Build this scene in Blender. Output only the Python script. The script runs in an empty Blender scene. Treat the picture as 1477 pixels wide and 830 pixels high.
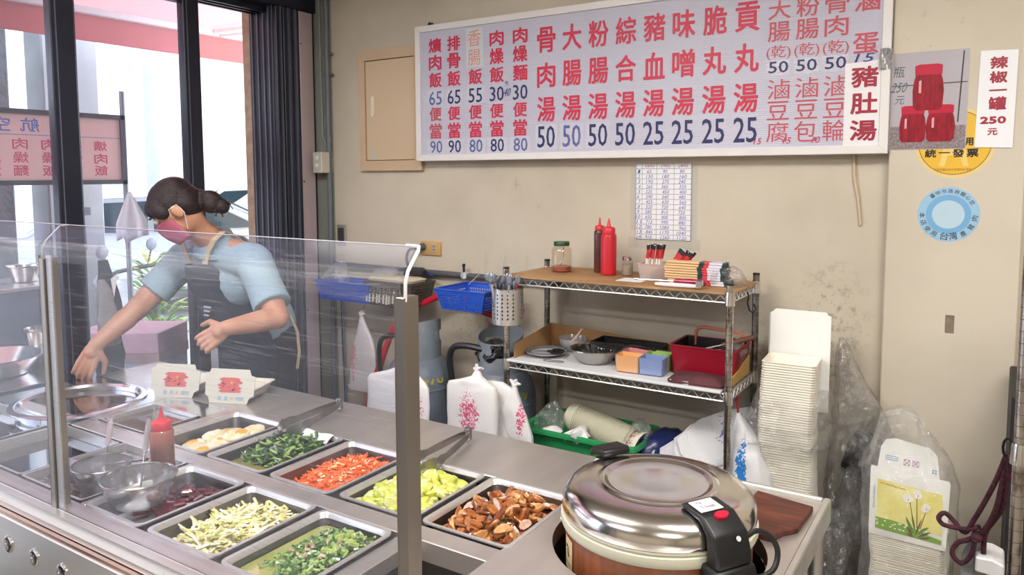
import bpy, bmesh, math, random
from mathutils import Vector, Matrix, noise
R = random.Random(7)
PI = math.pi
scn = bpy.context.scene
COL = scn.collection

# ---------------------------------------------------------------- camera
cam_d = bpy.data.cameras.new('camera')
cam = bpy.data.objects.new('camera', cam_d)
COL.objects.link(cam)
cam_d.sensor_fit = 'HORIZONTAL'
cam_d.sensor_width = 36.0
cam_d.lens = 36.0 * 1089.2 / 1477.0
cam_d.shift_y = -(415.0 - 343.0) / 1477.0
cam_d.clip_start = 0.02
cam_d.clip_end = 200
YAW, PITCH, ROLL = 0.569573, 0.0824816, 0.0032058
def cam_axes():
    f = Vector((-math.sin(YAW), math.cos(YAW), 0)); rt = Vector((math.cos(YAW), math.sin(YAW), 0)); dn = Vector((0, 0, -1))
    f2 = f * math.cos(PITCH) + dn * math.sin(PITCH); d2 = dn * math.cos(PITCH) - f * math.sin(PITCH)
    r2 = rt * math.cos(ROLL) + d2 * math.sin(ROLL); d3 = d2 * math.cos(ROLL) - rt * math.sin(ROLL)
    return r2, -d3, -f2
a, b, c = cam_axes()
cam.matrix_world = Matrix(((a.x, b.x, c.x, 0), (a.y, b.y, c.y, 0), (a.z, b.z, c.z, 1.63), (0, 0, 0, 1)))
scn.camera = cam

# ---------------------------------------------------------------- sky, lights, exposure
world = bpy.data.worlds.new('world'); scn.world = world
world.use_nodes = True
wb = world.node_tree.nodes['Background']
wb.inputs[0].default_value = (0.93, 0.96, 1.0, 1)
wb.inputs[1].default_value = 3.3

def area_light(name, loc, size, sy, power, color=(1, 0.975, 0.945), rot=(0, 0, 0)):
    l = bpy.data.lights.new(name, 'AREA'); l.shape = 'RECTANGLE'; l.size = size; l.size_y = sy
    l.energy = power; l.color = color
    o = bpy.data.objects.new(name, l); COL.objects.link(o); o.location = loc; o.rotation_euler = rot
    return o
CEIL = 3.05
LAMPS = [(-1.7, 0.9), (0.4, 1.2), (-1.7, -0.9), (1.2, -0.9)]
for lx, ly in LAMPS:
    area_light('ceiling_lamp_light', (lx, ly, CEIL - 0.42), 1.2, 0.2, 30)
    area_light('added_uplight', (lx, ly, CEIL - 0.25), 1.2, 0.2, 12, rot=(math.pi, 0, 0))  # added upward light, brightens the ceiling that the steel reflects
scn.view_settings.view_transform = 'Standard'
scn.view_settings.look = 'None'
scn.view_settings.gamma = 1
scn.view_settings.exposure = 0.35
scn.cycles.max_bounces = 8
scn.cycles.transparent_max_bounces = 24
scn.cycles.caustics_reflective = False
scn.cycles.caustics_refractive = False
scn.cycles.sample_clamp_indirect = 6

# ---------------------------------------------------------------- helpers
def lin(c):
    if isinstance(c, str):
        c = tuple(int(c[i:i + 2], 16) / 255 for i in (0, 2, 4))
    return tuple((x / 12.92 if x <= 0.04045 else ((x + 0.055) / 1.055) ** 2.4) for x in c)

MATS = {}
def mat(name, color, rough=0.5, metal=0.0, var=0.08, scale=8.0, bump=0.0, bscale=None, color2=None, stretch=None,
        trans=0.0, alpha=None, emit=None, coat=0.0, sss=0.0, ramp=(0.35, 0.65), spec=0.5):
    if name in MATS: return MATS[name]
    m = bpy.data.materials.new(name); m.use_nodes = True
    nt = m.node_tree; N = nt.nodes; L = nt.links
    bs = N['Principled BSDF']
    c = lin(color)
    c2 = lin(color2) if color2 else tuple(max(0, x * (1 - var)) for x in c)
    tc = N.new('ShaderNodeTexCoord'); mp = N.new('ShaderNodeMapping')
    L.new(tc.outputs['Object'], mp.inputs[0])
    if stretch: mp.inputs['Scale'].default_value = stretch
    nz = N.new('ShaderNodeTexNoise'); nz.inputs['Scale'].default_value = scale; nz.inputs['Detail'].default_value = 5
    L.new(mp.outputs[0], nz.inputs['Vector'])
    rp = N.new('ShaderNodeValToRGB'); rp.color_ramp.elements[0].position = ramp[0]; rp.color_ramp.elements[1].position = ramp[1]
    rp.color_ramp.elements[0].color = (*c2, 1); rp.color_ramp.elements[1].color = (*c, 1)
    L.new(nz.outputs['Fac'], rp.inputs[0]); L.new(rp.outputs[0], bs.inputs['Base Color'])
    bs.inputs['Roughness'].default_value = rough; bs.inputs['Metallic'].default_value = metal
    bs.inputs['Transmission Weight'].default_value = trans
    bs.inputs['Coat Weight'].default_value = coat
    bs.inputs['Specular IOR Level'].default_value = spec
    if sss:
        bs.inputs['Subsurface Weight'].default_value = sss; bs.inputs['Subsurface Radius'].default_value = (0.02, 0.01, 0.006)
    if bump:
        n2 = N.new('ShaderNodeTexNoise'); n2.inputs['Scale'].default_value = bscale or scale * 3; n2.inputs['Detail'].default_value = 4
        L.new(mp.outputs[0], n2.inputs['Vector'])
        bp = N.new('ShaderNodeBump'); bp.inputs['Strength'].default_value = bump; bp.inputs['Distance'].default_value = 0.01
        L.new(n2.outputs['Fac'], bp.inputs['Height']); L.new(bp.outputs[0], bs.inputs['Normal'])
    if emit:
        bs.inputs['Emission Color'].default_value = (*lin(emit[0]), 1); bs.inputs['Emission Strength'].default_value = emit[1]
    MATS[name] = m
    return m

def glass(name, tint=(0.96, 0.98, 1.0), gloss=0.06, haze=0.0, rough=0.03, hazecol=(0.9, 0.92, 1.0), scratch=0.0, fres=1.35, bump=0.0, bscale=30, fk=0.5):
    """thin clear sheet: see-through + mirror part, optional milky scratches"""
    if name in MATS: return MATS[name]
    m = bpy.data.materials.new(name); m.use_nodes = True
    nt = m.node_tree; N = nt.nodes; L = nt.links
    N.remove(N['Principled BSDF']); out = N['Material Output']
    tr = N.new('ShaderNodeBsdfTransparent'); tr.inputs[0].default_value = (*tint, 1)
    gl = N.new('ShaderNodeBsdfGlossy'); gl.inputs['Roughness'].default_value = rough
    df = N.new('ShaderNodeBsdfDiffuse'); df.inputs[0].default_value = (*hazecol, 1)
    tl = N.new('ShaderNodeBsdfTranslucent'); tl.inputs[0].default_value = (*hazecol, 1)
    hz = N.new('ShaderNodeMixShader'); hz.inputs[0].default_value = 0.5
    L.new(df.outputs[0], hz.inputs[1]); L.new(tl.outputs[0], hz.inputs[2])
    m1 = N.new('ShaderNodeMixShader'); L.new(tr.outputs[0], m1.inputs[1]); L.new(hz.outputs[0], m1.inputs[2])
    m1.inputs[0].default_value = haze
    tc = N.new('ShaderNodeTexCoord')
    if scratch:
        mp = N.new('ShaderNodeMapping'); mp.inputs['Rotation'].default_value = (0.5, 0.6, 0.3); mp.inputs['Scale'].default_value = (3, 40, 90)
        nz = N.new('ShaderNodeTexNoise'); nz.inputs['Scale'].default_value = 3.0; nz.inputs['Detail'].default_value = 3
        rp = N.new('ShaderNodeValToRGB'); rp.color_ramp.elements[0].position = 0.56; rp.color_ramp.elements[1].position = 0.72
        rp.color_ramp.elements[0].color = (haze,) * 3 + (1,); rp.color_ramp.elements[1].color = (haze + scratch,) * 3 + (1,)
        L.new(tc.outputs['Object'], mp.inputs[0]); L.new(mp.outputs[0], nz.inputs['Vector']); L.new(nz.outputs['Fac'], rp.inputs[0])
        L.new(rp.outputs[0], m1.inputs[0])
    lw_ = N.new('ShaderNodeLayerWeight'); lw_.inputs[0].default_value = 0.5
    pw_ = N.new('ShaderNodeMath'); pw_.operation = 'POWER'; pw_.inputs[1].default_value = 4.0; L.new(lw_.outputs['Facing'], pw_.inputs[0])
    mx = N.new('ShaderNodeMath'); mx.operation = 'MULTIPLY_ADD'; mx.inputs[1].default_value = fk; mx.inputs[2].default_value = gloss; mx.use_clamp = True
    L.new(pw_.outputs[0], mx.inputs[0])
    m2 = N.new('ShaderNodeMixShader'); L.new(mx.outputs[0], m2.inputs[0]); L.new(m1.outputs[0], m2.inputs[1]); L.new(gl.outputs[0], m2.inputs[2])
    if bump:
        n2 = N.new('ShaderNodeTexNoise'); n2.inputs['Scale'].default_value = bscale; n2.inputs['Detail'].default_value = 3
        L.new(tc.outputs['Object'], n2.inputs['Vector'])
        bp = N.new('ShaderNodeBump'); bp.inputs['Strength'].default_value = bump; bp.inputs['Distance'].default_value = 0.05
        L.new(n2.outputs['Fac'], bp.inputs['Height']); L.new(bp.outputs[0], gl.inputs['Normal'])
    L.new(m2.outputs[0], out.inputs[0])
    MATS[name] = m
    return m

def printed(name, base, ink, centre, radius, scale=30, rough=0.5, thr=0.5, ink2=None, alpha_like=0.0):
    """plastic bag film with a printed picture in one place (object space)"""
    if name in MATS: return MATS[name]
    m = mat(name, base, rough, var=0.04, scale=6, bump=0.25, bscale=14)
    nt = m.node_tree; N = nt.nodes; L = nt.links; bs = N['Principled BSDF']
    src = bs.inputs['Base Color'].links[0].from_socket
    tc = N.new('ShaderNodeTexCoord'); mp = N.new('ShaderNodeMapping'); mp.vector_type = 'TEXTURE'
    mp.inputs['Location'].default_value = centre; mp.inputs['Scale'].default_value = radius
    L.new(tc.outputs['Object'], mp.inputs[0])
    ln = N.new('ShaderNodeVectorMath'); ln.operation = 'LENGTH'; L.new(mp.outputs[0], ln.inputs[0])
    nz = N.new('ShaderNodeTexNoise'); nz.inputs['Scale'].default_value = scale; nz.inputs['Detail'].default_value = 2; nz.inputs['Distortion'].default_value = 2.5
    L.new(tc.outputs['Object'], nz.inputs['Vector'])
    lt = N.new('ShaderNodeMath'); lt.operation = 'LESS_THAN'; lt.inputs[1].default_value = 1; L.new(ln.outputs['Value'], lt.inputs[0])
    sq = N.new('ShaderNodeMath'); sq.operation = 'POWER'; sq.inputs[1].default_value = 2.5; L.new(ln.outputs['Value'], sq.inputs[0])
    fd = N.new('ShaderNodeMath'); fd.operation = 'MULTIPLY_ADD'; fd.inputs[1].default_value = -.22; L.new(sq.outputs[0], fd.inputs[0]); L.new(nz.outputs['Fac'], fd.inputs[2])
    gt = N.new('ShaderNodeMath'); gt.operation = 'GREATER_THAN'; gt.inputs[1].default_value = thr - .06; L.new(fd.outputs[0], gt.inputs[0])
    mu = N.new('ShaderNodeMath'); mu.operation = 'MULTIPLY'; L.new(lt.outputs[0], mu.inputs[0]); L.new(gt.outputs[0], mu.inputs[1])
    mx = N.new('ShaderNodeMix'); mx.data_type = 'RGBA'; L.new(mu.outputs[0], mx.inputs[0]); L.new(src, mx.inputs[6])
    mx.inputs[7].default_value = (*lin(ink), 1)
    if ink2:
        gt2 = N.new('ShaderNodeMath'); gt2.operation = 'GREATER_THAN'; gt2.inputs[1].default_value = thr + 0.1; L.new(nz.outputs['Fac'], gt2.inputs[0])
        mb = N.new('ShaderNodeMix'); mb.data_type = 'RGBA'; L.new(gt2.outputs[0], mb.inputs[0])
        mb.inputs[6].default_value = (*lin(ink), 1); mb.inputs[7].default_value = (*lin(ink2), 1); L.new(mb.outputs[2], mx.inputs[7])
    L.new(mx.outputs[2], bs.inputs['Base Color'])
    return m

def rotm(rx=0, ry=0, rz=0): return Matrix.Rotation(rz, 4, 'Z') @ Matrix.Rotation(ry, 4, 'Y') @ Matrix.Rotation(rx, 4, 'X')
def T(x, y, z): return Matrix.Translation((x, y, z))
def frame_to(p0, p1):
    d = (Vector(p1) - Vector(p0)); q = d.to_track_quat('Z', 'Y')
    return Matrix.Translation(p0) @ q.to_matrix().to_4x4(), d.length

def crv(pts, k=4):
    P = [Vector(p) for p in pts]; P = [P[0] * 2 - P[1]] + P + [P[-1] * 2 - P[-2]]; out = []
    for i in range(1, len(P) - 2):
        for j in range(k):
            t = j / k; a, b_, c_, d_ = P[i - 1], P[i], P[i + 1], P[i + 2]
            out.append(.5 * ((2 * b_) + (c_ - a) * t + (2 * a - 5 * b_ + 4 * c_ - d_) * t * t + (3 * b_ - a - 3 * c_ + d_) * t ** 3))
    return out + [P[-2]]
class MB:
    def __init__(s): s.v = []; s.f = []; s.m = []; s.X = Matrix.Identity(4); s.mi = 0
    def add(s, vs, fs):
        o = len(s.v); s.v += [s.X @ Vector(v) for v in vs]
        s.f += [tuple(i + o for i in f) for f in fs]; s.m += [s.mi] * len(fs); return s
    def box(s, x0, x1, y0, y1, z0, z1):
        return s.add([(x0, y0, z0), (x1, y0, z0), (x1, y1, z0), (x0, y1, z0), (x0, y0, z1), (x1, y0, z1), (x1, y1, z1), (x0, y1, z1)],
                     [(0, 3, 2, 1), (4, 5, 6, 7), (0, 1, 5, 4), (1, 2, 6, 5), (2, 3, 7, 6), (3, 0, 4, 7)])
    def obox(s, M, sx, sy, sz):
        X = s.X; s.X = X @ M; s.box(-sx / 2, sx / 2, -sy / 2, sy / 2, -sz / 2, sz / 2); s.X = X; return s
    def rings(s, rings, close=True, cap0=True, cap1=True):
        n = len(rings[0]); vs = [p for r in rings for p in r]; fs = []
        for i in range(len(rings) - 1):
            for j in range(n if close else n - 1):
                k = (j + 1) % n
                fs.append((i * n + j, i * n + k, (i + 1) * n + k, (i + 1) * n + j))
        if cap0: fs.append(tuple(reversed(range(n))))
        if cap1: fs.append(tuple(range((len(rings) - 1) * n, len(rings) * n)))
        return s.add(vs, fs)
    def cyl(s, p0, p1, r0, r1=None, n=12, cap=True):
        r1 = r0 if r1 is None else r1
        M, l = frame_to(p0, p1)
        rr = []
        for r, z in ((r0, 0), (r1, l)):
            rr.append([tuple(M @ Vector((r * math.cos(2 * PI * k / n), r * math.sin(2 * PI * k / n), z))) for k in range(n)])
        return s.rings(rr, cap0=cap, cap1=cap)
    def tube(s, pts, r, n=6, closed=False, rad=None):
        if n >= 8 and not closed and len(pts) > 3 and not rad: pts = crv(pts)
        P = [Vector(p) for p in pts]; m = len(P); rr = []; up = None
        for i in range(m):
            if closed: d = P[(i + 1) % m] - P[i - 1]
            else: d = P[min(i + 1, m - 1)] - P[max(i - 1, 0)]
            if d.length < 1e-9: d = Vector((0, 0, 1))
            d.normalize()
            if up is None:
                up = Vector((0, 0, 1)) if abs(d.z) < 0.9 else Vector((1, 0, 0))
            x = up - d * up.dot(d)
            if x.length < 1e-6: x = d.orthogonal()
            x.normalize(); y = d.cross(x); up = x
            q = rad[i] if rad else r
            rr.append([tuple(P[i] + x * q * math.cos(2 * PI * k / n) + y * q * math.sin(2 * PI * k / n)) for k in range(n)])
        if closed: rr.append(rr[0])
        return s.rings(rr, cap0=not closed, cap1=not closed)
    def lathe(s, prof, n=32, c=(0, 0, 0), cap0=False, cap1=False):
        rr = [[(c[0] + r * math.cos(2 * PI * k / n), c[1] + r * math.sin(2 * PI * k / n), c[2] + z) for k in range(n)] for r, z in prof]
        return s.rings(rr, cap0=cap0, cap1=cap1)
    def prism(s, poly, d0, d1, axis='y'):
        n = len(poly)
        def p(a, b, d): return {'y': (a, d, b), 'z': (a, b, d), 'x': (d, a, b)}[axis]
        vs = [p(a, b, d0) for a, b in poly] + [p(a, b, d1) for a, b in poly]
        fs = [tuple(range(n)), tuple(reversed(range(n, 2 * n)))] + [(i, i + n, (i + 1) % n + n, (i + 1) % n) for i in range(n)]
        return s.add(vs, fs)
    def flat(s, poly, y=0.0, axis='y'):
        vs = [{'y': (a, y, b), 'z': (a, b, y), 'x': (y, a, b)}[axis] for a, b in poly]
        return s.add(vs, [tuple(range(len(poly)))])
    def ball(s, c, r, n=12, m=8, sc=(1, 1, 1), M=None):
        M = M or Matrix.Identity(4); rr = []
        for i in range(1, m):
            t = PI * i / m
            rr.append([tuple(Vector(c) + (M @ Vector((r * sc[0] * math.sin(t) * math.cos(2 * PI * k / n), r * sc[1] * math.sin(t) * math.sin(2 * PI * k / n), -r * sc[2] * math.cos(t))))) for k in range(n)])
        return s.rings(rr)
    def grid(s, nu, nv, fn):
        vs = [fn(i / nu, j / nv) for j in range(nv + 1) for i in range(nu + 1)]
        return s.add(vs, [(j * (nu + 1) + i, j * (nu + 1) + i + 1, (j + 1) * (nu + 1) + i + 1, (j + 1) * (nu + 1) + i) for j in range(nv) for i in range(nu)])
    def build(s, name, mats, parent=None, smooth=False, bevel=0.0, world=False, seg=1, sharp=0.6):
        """parent given: vertices are in the parent's own frame, unless world=True"""
        if not isinstance(mats, (list, tuple)): mats = [mats]
        me = bpy.data.meshes.new(name)
        V = s.v
        if parent is not None and world:
            inv = root_matrix(parent).inverted(); V = [inv @ v for v in V]
        me.from_pydata([tuple(v) for v in V], [], s.f)
        for m in mats: me.materials.append(m)
        if len(mats) > 1: me.polygons.foreach_set('material_index', s.m)
        bm = bmesh.new(); bm.from_mesh(me)
        bmesh.ops.recalc_face_normals(bm, faces=bm.faces)
        if bevel:
            es = [e for e in bm.edges if len(e.link_faces) == 2 and e.calc_face_angle(0) > 0.5]
            bmesh.ops.bevel(bm, geom=es, offset=bevel, segments=seg, profile=0.5, affect='EDGES', clamp_overlap=True)
        if smooth:
            for f in bm.faces: f.smooth = True
            for e in bm.edges:
                if len(e.link_faces) == 2 and e.calc_face_angle(0) > sharp: e.smooth = False
        bm.to_mesh(me); bm.free()
        o = bpy.data.objects.new(name, me); COL.objects.link(o)
        if parent is not None: o.parent = parent
        return o

def root_matrix(o):
    M = Matrix.LocRotScale(o.location, o.rotation_euler, o.scale)
    while o.parent is not None:
        o = o.parent; M = Matrix.LocRotScale(o.location, o.rotation_euler, o.scale) @ M
    return M
def thing(name, label, cat, loc=(0, 0, 0), rot=(0, 0, 0), group=None):
    o = bpy.data.objects.new(name, None); COL.objects.link(o); o.empty_display_size = 0.05
    o.location = loc; o.rotation_euler = rot; o['label'] = label; o['category'] = cat
    if group: o['group'] = group
    return o
def tag(o, label, cat, group=None, kind=None):
    o['label'] = label; o['category'] = cat
    if group: o['group'] = group
    if kind: o['kind'] = kind
    return o
def struct(name, mb, m, **k):
    o = mb.build(name, m, **k); o['kind'] = 'structure'; return o
def stuff(o): o['kind'] = 'stuff'; return o
KIDS = {}
def dup(root, loc=None, rot=None, label=None, group=None, name=None):
    r = root.copy(); COL.objects.link(r)
    if loc is not None: r.location = loc
    if rot is not None: r.rotation_euler = rot
    if label: r['label'] = label
    if group: r['group'] = group
    for ch in [o for o in KIDS.get(root.name, root.children)]:
        c = ch.copy(); COL.objects.link(c); c.parent = r
        for g in list(ch.children):
            d = g.copy(); COL.objects.link(d); d.parent = c
    return r

# text: Blender's own built-in font turned into flat faces
GC = {}
def glyph(ch, off=0.0):
    k = (ch, off)
    if k not in GC:
        c = bpy.data.curves.new('glyph', 'FONT'); c.body = ch; c.offset = off; c.resolution_u = 2; c.fill_mode = 'FRONT'
        o = bpy.data.objects.new('glyph', c); COL.objects.link(o)
        dg = bpy.context.evaluated_depsgraph_get(); dg.update()
        m = bpy.data.meshes.new_from_object(o.evaluated_get(dg))
        V = [(v.co.x, v.co.y) for v in m.vertices]; F = [tuple(p.vertices) for p in m.polygons]
        bpy.data.objects.remove(o); bpy.data.curves.remove(c); bpy.data.meshes.remove(m)
        if not V: V = [(0, 0), (1, 0), (1, 1)]; F = []
        xs = [p[0] for p in V]; ys = [p[1] for p in V]
        GC[k] = (V, F, min(xs), max(xs), min(ys), max(ys))
    return GC[k]
def put_glyph(mb, ch, x0, x1, z0, z1, y, off=0.0, rot=0.0, plane='xz', shear=0.0, mirror=False):
    """fit a glyph (or a short word) into a rectangle of the plane"""
    bold = off * (0.14 if off >= .028 else .11); V, F, a, b, c, d = glyph(ch, 0.0)
    if bold > 0.0012:
        e = bold * 0.42
        for k in range(8):
            put_glyph(mb, ch, x0 + bold * .5 + e * math.cos(k * PI / 4), x1 - bold * .5 + e * math.cos(k * PI / 4), z0 + bold * .5 + e * math.sin(k * PI / 4), z1 - bold * .5 + e * math.sin(k * PI / 4), y - (5e-5 * k if plane != 'yz' else -5e-5 * k), 0.0, rot, plane, shear, mirror)
        return
    sx = (x1 - x0) / max(b - a, 1e-6); sz = (z1 - z0) / max(d - c, 1e-6)
    cx, cz = (x0 + x1) / 2, (z0 + z1) / 2; out = []
    for px, py in V:
        X = x0 + (px - a) * sx; Z = z0 + (py - c) * sz
        if mirror: X = x0 + x1 - X
        dx, dz = X - cx + shear * (Z - cz), Z - cz
        X, Z = cx + dx * math.cos(rot) - dz * math.sin(rot), cz + dx * math.sin(rot) + dz * math.cos(rot)
        out.append({'xz': (X, y, Z), 'xy': (X, Z, y), 'yz': (y, X, Z)}[plane])
    mb.add(out, F)

def rrect(cx, cy, w, d, r, z, n=4):
    pts = []
    for k, (sx, sy) in enumerate(((1, 1), (-1, 1), (-1, -1), (1, -1))):
        for i in range(n + 1):
            t = PI / 2 * (k + i / n)
            pts.append((cx + sx * (w / 2 - r) + r * math.cos(t), cy + sy * (d / 2 - r) + r * math.sin(t), z))
    return pts

def sack(mb, rows, n=28, ripple=0.08, freq=5, seed=0.0):
    """closed film sack: rows of (x, y, z, half width, half thickness)"""
    rr = []; dense = []
    for i in range(len(rows) - 1):
        for q in range(4): dense.append(tuple(a_ + (b_ - a_) * q / 4 for a_, b_ in zip(rows[i], rows[i + 1])))
    dense.append(rows[-1]); rows = dense
    for i, (x, y, z, w, t) in enumerate(rows):
        r = []
        for k in range(n):
            a = 2 * PI * k / n
            q = 1 + ripple * noise.noise(Vector((math.cos(a) * freq * 0.5 + seed, math.sin(a) * freq * 0.5, z * freq * 3 + seed)))* 2
            f_ = noise.noise(Vector((x + w * math.cos(a) * 1.0, z * .35, seed)) * 34)
            g_ = noise.noise(Vector((w * math.cos(a) + z, z - w * math.cos(a) * .6, seed + 5)) * 24)
            tt = t * q * (1 + 3.2 * ripple * f_ + 2.4 * ripple * g_)
            r.append((x + w * (.6 + .4 * q) * math.copysign(abs(math.cos(a)) ** 0.85, math.cos(a)), y + tt * math.copysign(abs(math.sin(a)) ** 0.7, math.sin(a)), z + 0.012 * ripple * 10 * min(w, .05) * g_))
        rr.append(r)
    mb.rings(rr)
    return mb

# common materials
STEEL = mat('steel', 'dcd9d5', 0.32, .82, var=0.10, scale=3, bump=0.03, bscale=120, stretch=(1, 6, 1))
STEEL_T = mat('steel_top', 'd9d2cc', 0.33, .78, var=0.12, scale=2.5, bump=0.04, bscale=90, stretch=(5, 1, 1))
STEEL_D = mat('steel_dark', '8a8686', 0.35, 1.0, var=0.2, scale=4)
CHROME = mat('chrome', 'e6e4e2', 0.16, 1.0, var=0.1, scale=20)
WORN = mat('worn_chrome', 'cdc6be', 0.25, 1.0, color2='5c463a', scale=35, stretch=(1, 1, 0.5), ramp=(0.3, 0.5))
TRAYM = mat('tray_steel', 'e6e3e0', 0.33, .75, var=0.1, scale=6, bump=0.02, bscale=60)
BLACK = mat('black_plastic', '1b1b1d', 0.4, var=0.2)
DARK = mat('dark_void', '14151a', 0.7, var=0.2)
WHITE = mat('white_paint', 'ecebe8', 0.5, var=0.04)
FRAME = mat('dark_frame', '2c2f3d', 0.38, 0.3, var=0.15, scale=5)
CLEAR = glass('clear_sheet', gloss=0.03, haze=0.0)
PLASTIC_BAG = glass('clear_bag', tint=(0.96, 0.96, 0.96), gloss=0.10, haze=0.16, rough=0.15, bump=1.0, bscale=22, hazecol=(0.9, 0.9, 0.9))
WHITEBAG = mat('white_bag', 'e9e6e6', 0.42, var=0.05, scale=8, bump=0.3, bscale=12, sss=0.0)
CARD = mat('cardboard', 'b3895c', 0.8, var=0.15, scale=9)
WHITECARD = mat('white_card', 'ece8df', 0.6, var=0.05)
PAPER = mat('paper', 'eeeef2', 0.6, var=0.03)
# ================================================================ setting
WALLM = mat('plaster', 'd0c6b4', 0.75, color2='bfb4a2', scale=2.2, bump=0.12, bscale=9, ramp=(0.25, 0.62))
def add_stains(m):
    nt = m.node_tree; N = nt.nodes; L = nt.links; bs = N['Principled BSDF']
    src = bs.inputs['Base Color'].links[0].from_socket
    tc = N.new('ShaderNodeTexCoord')
    nz = N.new('ShaderNodeTexNoise'); nz.inputs['Scale'].default_value = 14; nz.inputs['Detail'].default_value = 8; nz.inputs['Roughness'].default_value = 0.75
    L.new(tc.outputs['Object'], nz.inputs['Vector'])
    n3 = N.new('ShaderNodeTexNoise'); n3.inputs['Scale'].default_value = 1.7; n3.inputs['Detail'].default_value = 3
    L.new(tc.outputs['Object'], n3.inputs['Vector'])
    rp = N.new('ShaderNodeValToRGB'); rp.color_ramp.elements[0].position = 0.60; rp.color_ramp.elements[1].position = 0.72
    L.new(nz.outputs['Fac'], rp.inputs[0])
    r3 = N.new('ShaderNodeValToRGB'); r3.color_ramp.elements[0].position = 0.48; r3.color_ramp.elements[1].position = 0.66
    L.new(n3.outputs['Fac'], r3.inputs[0])
    mu = N.new('ShaderNodeMath'); mu.operation = 'MULTIPLY'; L.new(rp.outputs[0], mu.inputs[0]); L.new(r3.outputs[0], mu.inputs[1])
    m2 = N.new('ShaderNodeMath'); m2.operation = 'MULTIPLY'; m2.inputs[1].default_value = 0.55; L.new(mu.outputs[0], m2.inputs[0])
    mx = N.new('ShaderNodeMix'); mx.data_type = 'RGBA'; L.new(m2.outputs[0], mx.inputs[0]); L.new(src, mx.inputs[6]); mx.inputs[7].default_value = (*lin('6b6358'), 1)
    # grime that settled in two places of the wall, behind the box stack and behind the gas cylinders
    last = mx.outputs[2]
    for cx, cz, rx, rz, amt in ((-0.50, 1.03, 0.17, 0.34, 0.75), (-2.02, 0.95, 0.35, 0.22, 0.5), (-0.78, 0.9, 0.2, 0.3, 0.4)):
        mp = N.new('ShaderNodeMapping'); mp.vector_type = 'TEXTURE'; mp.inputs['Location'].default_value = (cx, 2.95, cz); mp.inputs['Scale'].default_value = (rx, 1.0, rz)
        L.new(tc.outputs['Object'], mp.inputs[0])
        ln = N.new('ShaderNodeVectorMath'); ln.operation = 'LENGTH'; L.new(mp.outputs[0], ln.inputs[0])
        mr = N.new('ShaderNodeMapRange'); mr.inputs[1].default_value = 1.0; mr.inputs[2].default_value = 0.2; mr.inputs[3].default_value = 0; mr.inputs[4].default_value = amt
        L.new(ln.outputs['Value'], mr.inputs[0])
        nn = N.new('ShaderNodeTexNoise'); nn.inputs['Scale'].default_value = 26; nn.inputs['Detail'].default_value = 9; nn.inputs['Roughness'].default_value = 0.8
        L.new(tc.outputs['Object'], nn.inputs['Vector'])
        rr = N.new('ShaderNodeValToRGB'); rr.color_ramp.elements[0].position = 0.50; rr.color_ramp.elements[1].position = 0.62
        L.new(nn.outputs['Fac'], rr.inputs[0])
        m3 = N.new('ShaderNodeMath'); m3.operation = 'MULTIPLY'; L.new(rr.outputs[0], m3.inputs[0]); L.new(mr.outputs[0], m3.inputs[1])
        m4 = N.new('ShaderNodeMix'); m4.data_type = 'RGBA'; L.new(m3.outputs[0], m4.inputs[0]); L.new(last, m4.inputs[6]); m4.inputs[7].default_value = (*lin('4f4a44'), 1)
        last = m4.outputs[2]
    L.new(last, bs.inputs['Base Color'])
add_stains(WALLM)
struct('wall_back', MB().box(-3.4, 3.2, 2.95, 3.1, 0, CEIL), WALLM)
struct('trim_1', MB().box(-0.316, 0.076, 2.895, 2.95, 0, CEIL), WALLM, bevel=0.004)          # shallow pier right of the menu
struct('trim_2', MB().box(-3.18, -3.035, 2.94, 2.95, 0, CEIL), mat('grey_strip', '8d9088', 0.7, var=0.15, scale=6, bump=0.1))
struct('floor', MB().box(-3.3, 3.2, -2.8, 3.1, -0.1, 0), mat('floor_tile', '8d857b', 0.5, var=0.2, scale=3))
struct('ceiling', MB().box(-3.3, 3.2, -2.8, 3.1, CEIL, CEIL + 0.1), mat('ceiling_paint', 'd8d4cc', 0.8, var=0.05))
struct('wall_front', MB().box(-3.4, 3.2, -2.8, -2.7, 0, CEIL), mat('plaster_plain', 'cdc3b2', 0.8, var=0.08, scale=2))
struct('wall_right', MB().box(3.1, 3.2, -2.8, 3.1, 0, CEIL), mat('plaster_plain', 'cdc3b2'))
lw = MB().box(-3.32, -3.18, -2.8, -1.2, 0, CEIL).box(-3.32, -3.18, -1.2, 3.0, 2.56, CEIL)
struct('wall_left', lw, FRAME)
# rough edge of the street wall beyond the door
struct('trim_3', MB().box(-3.62, -3.36, 2.83, 3.1, 0, CEIL), mat('rough_edge', 'b5a48f', 0.9, var=0.25, scale=20, bump=0.6, bscale=40), bevel=0.01)

# door leaf stiles, head rails and panes of the shopfront
GL = glass('door_glass', tint=(0.93, 0.95, 1.0), gloss=0.015, haze=0.025, rough=0.02, hazecol=(0.8, 0.85, 1.0))
def leaf(name, x, y0, y1, wl, wr, z1=2.47):
    t = struct(name, MB().box(x - .025, x + .025, y0, y0 + wl, 0, z1), FRAME, bevel=0.004)
    MB().box(x - .025, x + .025, y1 - wr, y1, 0, z1).build('door_stile', FRAME, t, bevel=0.004)
    MB().box(x + .012, x + .03, y1 - wr * 0.82, y1 - wr * 0.78, 0, z1).build('stile_rib', mat('rib', '6d7185', 0.4, 0.4), t)
    MB().box(x - .02, x + .02, y0 + wl, y1 - wr, z1 - .06, z1).build('top_rail', FRAME, t)
    MB().box(x - .02, x + .02, y0 + wl, y1 - wr, 0, .12).build('bottom_rail', FRAME, t)
    MB().box(x - .003, x + .003, y0 + wl, y1 - wr, .12, z1 - .06).build('pane', GL, t)
    return t
leaf('door_1', -3.20, -1.2, 0.28, .08, .09)
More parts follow.
